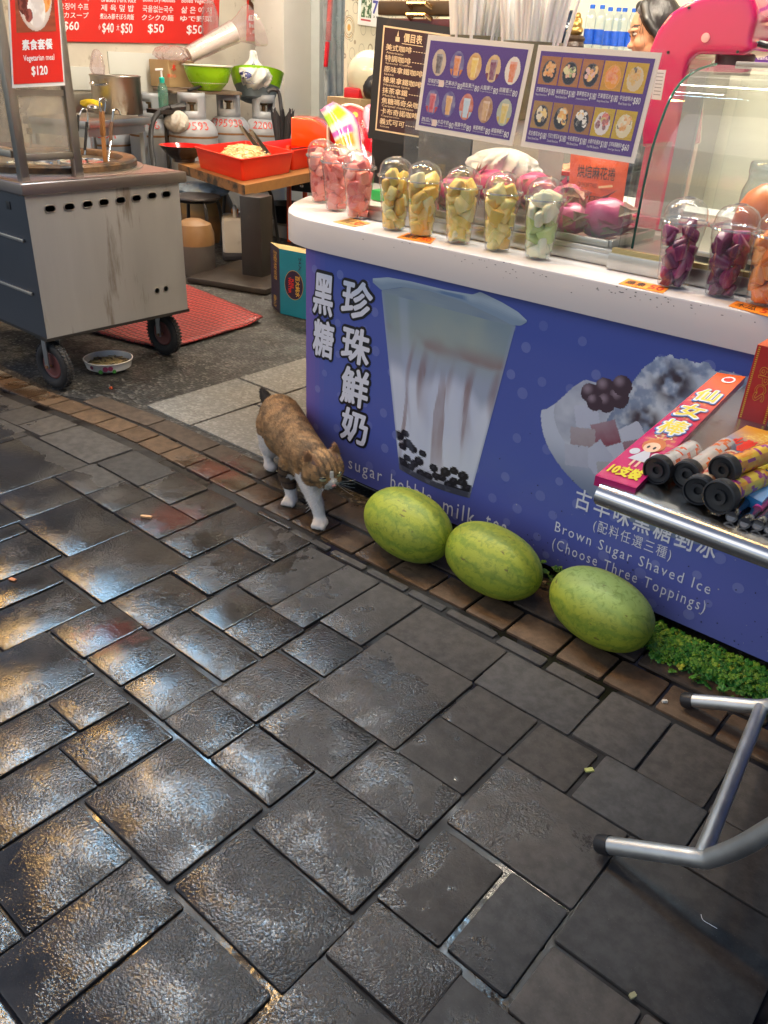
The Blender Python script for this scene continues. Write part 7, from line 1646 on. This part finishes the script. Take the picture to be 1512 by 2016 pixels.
def melon(px, a, rv, yaw, roll, label, seed):
    p = GZ(px[0], px[1], rv); p.z = rv; b = MB(); n, k = 40, 28; vs, fs = [], []
    for i in range(k+1):
        th = math.pi*i/k
        for j in range(n):
            an = 2*math.pi*j/n; st = math.copysign(abs(math.sin(th))**.86, math.sin(th)); q = Vector((a*math.copysign(abs(math.cos(th))**.96, math.cos(th)), rv*st*math.cos(an), rv*st*math.sin(an))); q *= 1+.012*math.sin(an*3+seed)*math.sin(th)+.01*math.cos(th*2+seed); vs.append(q)
    for i in range(k):
        for j in range(n): fs.append([i*n+j, (i+1)*n+j, (i+1)*n+(j+1) % n, i*n+(j+1) % n])
    b.add(vs, fs, MEL); t = thing('watermelon', label, 'watermelon', p, 'watermelons in a row before the counter'); t.rotation_euler = (roll, 0, yaw)
    me = b
    for o_, nm, mt in ((me, 'rind', None),):
        o = o_; 
        mesh = bpy.data.meshes.new(nm); mesh.from_pydata([tuple(v) for v in o.v], [], o.f); mesh.materials.append(MEL); mesh.polygons.foreach_set('use_smooth', [True]*len(mesh.polygons)); ob = bpy.data.objects.new(nm, mesh); C.objects.link(ob); ob.parent = t
    sm = MB(); sm.lathe([(.012, -.001), (.009, .004), (.004, .005), (0, .003)], mat('stem_scar', (.16, .13, .06), .8), (0, 0, 0), 12)
    mesh = bpy.data.meshes.new('stem_scar'); Mx = Matrix.Translation((-a*1.0, 0, 0)) @ Matrix.Rotation(R(-90), 4, 'Y'); mesh.from_pydata([tuple(Mx @ Vector(v)) for v in sm.v], [], sm.f); mesh.materials.append(sm.mats[0]); ob = bpy.data.objects.new('stem_scar', mesh); C.objects.link(ob); ob.parent = t
melon((803, 1033), .152, .102, R(-8), .5, 'watermelon nearest the cat, with brown scratches on its side', 1)
melon((971, 1104), .153, .096, R(-6), 1.6, 'middle watermelon of the row, between the other two', 2)
melon((1182, 1197), .147, .094, R(-10), 2.9, 'palest watermelon, next to the green clover plants', 3)

# ================================================================ clover by the counter foot
def clover():
    r = random.Random(17); G1 = printed('clover_leaf', .5, 0, .15); mb = MB(); vs, fs, cs = [], [], []
    poly = [GZ(*p) for p in ((1262, 1240), (1300, 1232), (1420, 1272), (1530, 1318), (1620, 1360), (1620, 1440), (1512, 1385), (1430, 1352), (1345, 1318), (1285, 1300))]; q = [(p.x, p.y) for p in poly]
    def inside(x, y):
        c = False; j = len(q)-1
        for i in range(len(q)):
            if (q[i][1] > y) != (q[j][1] > y) and x < (q[j][0]-q[i][0])*(y-q[i][1])/(q[j][1]-q[i][1])+q[i][0]: c = not c
            j = i
        return c
    xs = [p[0] for p in q]; ys = [p[1] for p in q]; k = 0
    while k < 2300:
        x, y = r.uniform(min(xs)-.03, max(xs)+.03), r.uniform(min(ys)-.02, max(ys)+.02)
        if not inside(x, y) and r.random() > .06: continue
        if (x+.636)**2+((y-1.654)*1.5)**2 < .15**2: continue
        if y > 1.84: continue
        k += 1; z = r.uniform(.004, .028); s_ = r.uniform(.004, .008); a0 = r.uniform(0, 6.28); tl = Vector((r.gauss(0, .4), r.gauss(0, .4)-.1, 1)).normalized(); u = tl.orthogonal().normalized(); w = tl.cross(u)
        col = mixc(hx('2f7a2c'), hx('6c9a2c'), r.random()**1.6) if r.random() < .97 else hx('98a834')
        for lf in range(3):
            a = a0+lf*2.094; c = Vector((x, y, z))+(u*math.cos(a)+w*math.sin(a))*s_*.85; o = len(vs)
            for g in range(7): an = g*.8976; vs.append(c+(u*math.cos(an)+w*math.sin(an))*s_*.9+tl*(.0015 if g % 2 else -.0008))
            fs.append(list(range(o, o+7))); kk = r.uniform(.8, 1.2); cs.append(tuple(x_*kk for x_ in col))
        o = len(vs); vs += [Vector((x-.0007, y, 0)), Vector((x+.0007, y, 0)), Vector((x, y, z))]; fs.append([o, o+1, o+2]); cs.append(hx('3a5a20'))
    mb.add(vs, fs, G1, cs); o = mb.build('clover_plants', None, 0, (sum(xs)/len(xs), sum(ys)/len(ys), 0)); tag(o, 'low green and yellowish clover growing along the counter foot', 'clover', kind='stuff')
clover()
t = thing('weed_sprig', 'small weed sprig between the second and third watermelons', 'weed', V(-.83, 1.82, 0)); m = MB(); r = random.Random(4); LFM = mat('weed_green', hx('3c6a26'), .5, var=.3)
for i in range(40):
    p = V(-.83+r.gauss(0, .035), 1.80+r.gauss(0, .016), r.uniform(.005, .08)); s_ = r.uniform(.006, .012); a = r.uniform(0, 6.28); m.add([p+V(s_*math.cos(a+k*1.2), s_*math.sin(a+k*1.2), .004*math.sin(k*2+i)) for k in range(5)], [list(range(5))], LFM)
m.build('leaves', t, 0); MB().tube(curve([V(-.83, 1.82, 0), V(-.832, 1.81, .04), V(-.828, 1.8, .085)], 4), .002, LFM, 5).build('stem', t)

# ================================================================ fireworks table
ZT_ = .74
n0 = GZ(1168, 962, ZT_); n1_ = GZ(1512, 1068, ZT_)
ft = thing('fireworks_table', 'steel folding table with bent tube feet at the right edge', 'table', (.0, 1.4, 0))
TSH = mat('table_sheet_steel', (.5, .52, .54), .25, 1, var=.25, vs=6, dirt=(.25, .2, .15), ds=9, dt=.62, bump=.02, bs=40)
xl, yf, yb = n0.x, (n0.y+n1_.y)/2-.004, 1.795
m = MB(); prof = [(yf+.03, ZT_), (yf+.012, ZT_-.001), (yf+.002, ZT_-.007), (yf-.002, ZT_-.015), (yf-.001, ZT_-.025), (yf+.007, ZT_-.033), (yf+.02, ZT_-.036)]
nn = len(prof); vs = []
xr = 1.2
for x in (xl, xr): vs += [(x, y, z) for y, z in prof]
m.add(vs, [[i, nn+i, nn+i+1, i+1] for i in range(nn-1)]+[list(range(nn))], TSH)
m.add([(xl, prof[0][0], ZT_), (xr, prof[0][0], ZT_), (xr, yb, ZT_), (xl, yb, ZT_)], [[0, 1, 2, 3]], TSH); m.add([(xl, prof[-1][0], ZT_-.036), (xl, yb, ZT_-.036), (xr, yb, ZT_-.036), (xr, prof[-1][0], ZT_-.036)], [[0, 1, 2, 3]], TSH)
m.add([(xl, prof[0][0], ZT_), (xl, yb, ZT_), (xl, yb, ZT_-.036), (xl, prof[-1][0], ZT_-.036)], [[0, 1, 2, 3]], TSH); m.build('tabletop', ft, 50)
f0 = GZ(1178, 1661, .019); fA = OY(1392, 1692, f0.y+.0); fB = OY(1455, 1668, f0.y); fC = OY(1530, 1625, f0.y)
legs = curve([f0, f0.lerp(fA, .5), fA.lerp(f0, .12)], 4)+curve([fA, fB, fC, fC+(fC-fB)*1.0], 4)
MB().tube(legs, .0165, galv, 14).build('foot_tube', ft)
g0 = GZ(1345, 1378, .018); gA = OY(1500, 1391, g0.y); gB = OY(1545, 1380, g0.y)
MB().tube(curve([g0, g0.lerp(gA, .5), gA, gB, gB+(gB-gA)*2.5], 5), .0165, galv, 14).build('foot_tube', ft)
cA = fA.lerp(f0, .05)+V(0, 0, .004); MB().tube([cA, gA+V(.0, 0, .0)], .0145, galv, 14).build('cross_tube', ft)
for p, d in ((f0, (fA-f0).normalized()), (g0, (gA-g0).normalized())): MB().tube([p-d*.001, p+d*.004, p+d*.026], [.0165, .0185, .0185], dark_plastic, 14).build('end_cap', ft)
for p in (fC+(fC-fB)*1.0, gB+(gB-gA)*2.5): MB().tube([p, V(p.x+.2, p.y+.05, ZT_-.05)], .0165, galv, 12).build('upper_leg', ft)
# flat packets
def packet(corn, label, cols, body, name='firework_packet', z=ZT_+.008, th=.016, deco=None):
    p = [GZ(x, y, z) for x, y in corn]; s = Sign(*p); t = thing(name, label, 'firework packet', (p[0]+p[2])/2, 'packets of fireworks on the steel table')
    c0, c1 = hx(cols[0]), hx(cols[1]); SPK = hx('f0d070')
    rr_ = random.Random(len(label)); bur = [(rr_.uniform(.2, .8), rr_.uniform(.08, .9), rr_.uniform(.1, .2)) for _ in range(4)]
    def fn(u, v):
        c = mixc(c0, c1, smooth(.3, .95, 1-v+.2*(u-.5)))
        for a, b_, r_0 in bur:
            dx, dy = (u-a), (v-b_)*5; d = math.hypot(dx, dy)
            if d < r_0*2.5: c = mixc(c, SPK, (1-d/(r_0*2.5))*(.25+.75*(math.sin(math.atan2(dy, dx)*11+a*9) > .55)))
        return c
    s.slab('packet', mat('packet_edge_'+cols[0], c0, .3, coat=.4), th); s.art('packet', printed('glossy_print', .22, .5), 0, 0, 1, 1, 16, 60, fn, .0008)
    return s, t
s, t = packet([(1412, 734), (1468, 742), (1252, 962), (1172, 937)], 'long pink sparkler packet lying at the left end of the steel table', ('c9206a', 'e0642c'), '')
YL = mat('yellow_ink', hx('ecd83a'), .3); BLU = mat('blue_ink', hx('2c6ab0'), .3)
# the words run along the pack, read from its right long side
def along(s, part, m_, body, v0, v1, u0=.12, u1=.9, b=.03, h=.002): s.text(part, m_, body, u0, v0, u1, v1, b, h, rot=0)
for ch, v in (('仙', .2), ('女', .36), ('棒', .52)):
    s.text('lettering', BLU, ch, .14, v, .86, v+.125, .09, .0018); s.text('lettering', white_ink, ch, .15, v, .85, v+.12, .06, .0022); s.text('lettering', YL, ch, .17, v+.003, .83, v+.117, .015, .0028)
s.text('lettering', YL, '10支裝', .12, .905, .88, .965, .05, .0022)
s.ell('emblem', white_ink, .6, .07, .22, .035, .002, 20); s.ell('emblem', red_paint, .6, .07, .16, .022, .0026, 20)
# a plain little winged girl
SKN = mat('girl_skin', hx('f0c8a8'), .4); HRG = mat('girl_hair', hx('c8703a'), .4); DRS = mat('girl_dress', hx('c8c8d0'), .4)
s.ring('girl_picture', mat('halo', hx('f0e0b0'), .3), .52, .665, .24, .014, .035, .002); s.ell('girl_picture', HRG, .5, .735, .28, .05, .002); s.ell('girl_picture', SKN, .5, .752, .2, .036, .0024); s.poly('girl_picture', DRS, [(.42, .785), (.58, .785), (.76, .855), (.24, .855)], .0022); s.rect('girl_picture', SKN, .4, .85, .46, .895, .0021); s.rect('girl_picture', SKN, .54, .85, .6, .895, .0021); s.ell('girl_picture', DRS, .22, .8, .12, .022, .0018); s.ell('girl_picture', DRS, .78, .8, .12, .022, .0018)
for u in (.42, .58): s.ell('girl_picture', black_ink, u, .755, .035, .011, .0028, 10)
s.done(t)
s, t = packet([(1470, 838), (1535, 856), (1425, 935), (1355, 905)], 'rainbow firework packet under the black-capped tubes', ('4a9ad0', 'e8a030'), '', z=ZT_+.006); s.text('lettering', red_paint, '火樹', .2, .3, .8, .55, .06); s.text('lettering', YL, '銀花', .2, .6, .8, .85, .06); s.done(t)
s, t = packet([(1560, 845), (1620, 870), (1500, 990), (1420, 945)], 'rainbow firework packet at the right frame edge', ('3a8ac8', 'e88a28'), '', z=ZT_+.022); s.text('lettering', red_paint, '火樹', .2, .3, .8, .55, .06); s.text('lettering', YL, '銀花', .2, .6, .8, .85, .06); s.done(t)
# fountains with black caps, lying on the table, caps to the viewer
def fountain(cap, tail, label, cols, R_=.0225, z=None):
    zc = (z or ZT_+R_); a = GZ(*cap, zc); b = GZ(*tail, ZT_+.017 if z is None else zc-.004); d = (b-a).normalized(); t = thing('firework_fountain', label, 'firework', (a+b)/2, 'black-capped firework tubes on the steel table')
    m = MB(); n, k = 20, 22; up_ = d.orthogonal().normalized(); w = d.cross(up_)
    cc = [hx(c) for c in cols]
    def fn(u, v): an = u*6.283; r0 = .0165; return a+d*(.012+v*((b-a).length-.012))+(up_*math.cos(an)+w*math.sin(an))*r0
    def col(u, v): 
        c = mixc(cc[0], cc[1], smooth(.3, .6, fbm(u*5+cap[0], v*6))); c = mixc(c, cc[2], smooth(.55, .62, fbm(u*9, v*14+cap[1])));  return mixc(c, cc[0], smooth(.93, .97, v))
    m.grid(fn, n, k, printed('glossy_print', .22, .5), col); m.add([fn(i/12, 1) for i in range(12)], [list(range(12))], red_paint); m.build('tube', t, 60)
    Mx = Matrix((up_, w, d)).transposed(); DP = mat('matte_black_cap', (.022, .023, .025), .45)
    MB().lathe([(0, .003), (.006, .003), (.006, -.004), (.0115, -.005), (.0115, .0005), (R_*.86, -.0005), (R_*.9, -.005), (R_, -.004), (R_, .012), (R_*.8, .015), (0, .015)], DP, a, 28, Mx).build('end_cap', t, 35)
SIL = ('b8b4b0', 'd0c8c0', 'e06a2c')
fountain((1294, 925), (1362, 886), 'silver-labelled firework tube farthest left, by the 10-piece packet', ('bdb9b2', 'd8d4cc', 'd8582a'))
fountain((1352, 934), (1430, 880), 'silver-labelled firework tube second from the left', ('bdb9b2', 'cfc4b8', 'e07030'))
fountain((1375, 965), (1440, 905), 'firework tube lying low between the silver and the orange ones', ('c8b8a0', 'd8a060', 'b04a3a'), z=ZT_+.024)
fountain((1424, 925), (1540, 880), 'orange and purple firework tube stacked on top', ('e8902c', 'f0c040', '9a2a7a'), z=ZT_+.052)
fountain((1417, 978), (1496, 942), 'orange and purple firework tube in front, with the biggest black cap', ('e89a2c', 'f0d048', 'a03080'), R_=.0255, z=ZT_+.03)
# slim black poppers
for i, (x, y) in enumerate(((1440, 1018), (1466, 1030), (1492, 1034), (1516, 1042))):
    a = GZ(x, y, ZT_+.0085); b = GZ(x+72, y-72, ZT_+.0085); d = (b-a).normalized()
    t = thing('black_popper', ('slim black firework stick ' + ['nearest the big black cap', 'second from the big black cap, with a pink print', 'third from the big black cap', 'cut by the right edge of the photo'][i]), 'firework', (a+b)/2, 'slim black firework sticks on the steel table'); BKF = mat('black_foil', (.02, .022, .03), .15, coat=1)
    MB().tube([a, a+d*.004, a+d*.018, a+d*.02, b], [.0085, .009, .009, .008, .008], BKF, 14).build('stick', t); MB().tube([a-d*.0006, a-d*.0007+V(0, 0, .0001)], .006, mat('grey_plug', (.2, .2, .2), .6), 10).build('plug', t)
    if i == 1: MB().tube([a+d*.05+V(0, 0, .0012), a+d*.13+V(0, 0, .0012)], .0078, mat('pink_label', hx('d8408a'), .3), 12).build('printed_label', t)
# red 6PCS box
q0_, q1_, q2_ = GZ(1452, 822, ZT_), GZ(1508, 838, ZT_), None
zt6 = .107; u6 = (q1_-q0_).normalized(); w6 = V(-u6.y, u6.x, 0); Lx = (q1_-q0_).length; 
zz = [z for z in np.linspace(.05, .25, 60)]; zt6 = min(zz, key=lambda z: abs((lambda P: 1008-F_PX*((P-EYE).dot(UP))/((P-EYE).dot(FW)))(q0_+V(0, 0, z))-680))
t = thing('firework_box', 'upright red box with gold borders reading 6PCS behind the firework tubes', 'firework box', q0_+u6*Lx*.5+w6*.06)
RBX = mat('red_box_card', hx('b8201c'), .35, var=.06, coat=.2); e = V(0, 0, zt6); m = MB(); c_ = [q0_, q0_+u6*Lx, q0_+u6*Lx+w6*.11, q0_+w6*.11]
m.add(c_+[p+e for p in c_], [[0, 1, 5, 4], [1, 2, 6, 5], [2, 3, 7, 6], [3, 0, 4, 7]], RBX); m.add([p+e for p in c_], [[0, 1, 2, 3]], mat('box_top_orange', hx('e0643c'), .3, coat=.4)); m.build('carton', t, 0)
s = Sign(q0_+e, q0_+u6*Lx+e, q0_+u6*Lx, q0_); GDI = mat('gold_ink', hx('d8a83c'), .35, .4)
for u in (.06, .88):
    for k in range(36): s.rect('gold_border', GDI, u, .02+k*.027, u+.07, .036+k*.027, .0006)
for i, ch in enumerate('6PCS'):
    s.text('lettering', GDI, ch, .32, .26+i*.115, .68, .365+i*.115, .03, .0008, rot=1); s.text('lettering', RBX, ch, .32, .26+i*.115, .68, .365+i*.115, 0, .0016, rot=1)
s.done(t)
# small litter on the stones
LITS = [('wood_chip', (288, 1019), (.034, .011, .006), .55, 'd8a878', 'pale wooden chip lying on the wet stones left of the cat', 'litter'), ('paper_scrap', (25, 1142), (.02, .012, .003), .3, 'c87a4a', 'small orange scrap on the stones near the left edge', 'litter'), ('orange_crumb', (219, 766), (.012, .012, .008), .2, 'b8502a', 'orange crumb on the dark floor before the food bowl', 'litter'), ('white_pebble', (1308, 1383), (.012, .008, .006), .8, 'cfc9bd', 'white pebble on the brown sett by the tube foot', 'pebble'), ('leaf_scrap', (1160, 1518), (.018, .011, .004), .9, 'a8ab62', 'yellowish leaf scrap in a joint of the paving', 'leaf'), ('dry_leaf', (1245, 1962), (.012, .008, .004), 1.2, '8f8a66', 'tiny dry leaf in a joint near the bottom edge', 'leaf')]
for nm, px, d, a, c, lb, ct in LITS:
    p = GZ(*px); b = bmesh.new(); bmesh.ops.create_cube(b, size=1); r = random.Random(px[0])
    bmesh.ops.subdivide_edges(b, edges=b.edges[:], cuts=2)
    for v in b.verts: v.co = Vector((v.co.x*d[0]*(1+r.uniform(-.12, .12)), v.co.y*d[1]*(1+r.uniform(-.25, .25))*(1-.5*abs(v.co.x)), v.co.z*d[2])) 
    tag(MB().bm(b, mat('m_'+nm, hx(c), .6, var=.2), Matrix.Translation((p.x, p.y, d[2]*.5+.001)) @ Matrix.Rotation(a, 4, 'Z')).build(nm, None, 40), lb, ct)
p = [GZ(*q, .002) for q in ((1380, 1800), (1384, 1811), (1398, 1820), (1412, 1828))]; tag(MB().tube(curve(p, 4), .0004, WI, 5).build('thread', None, 0), 'short white thread on the stone below the tube foot', 'thread')
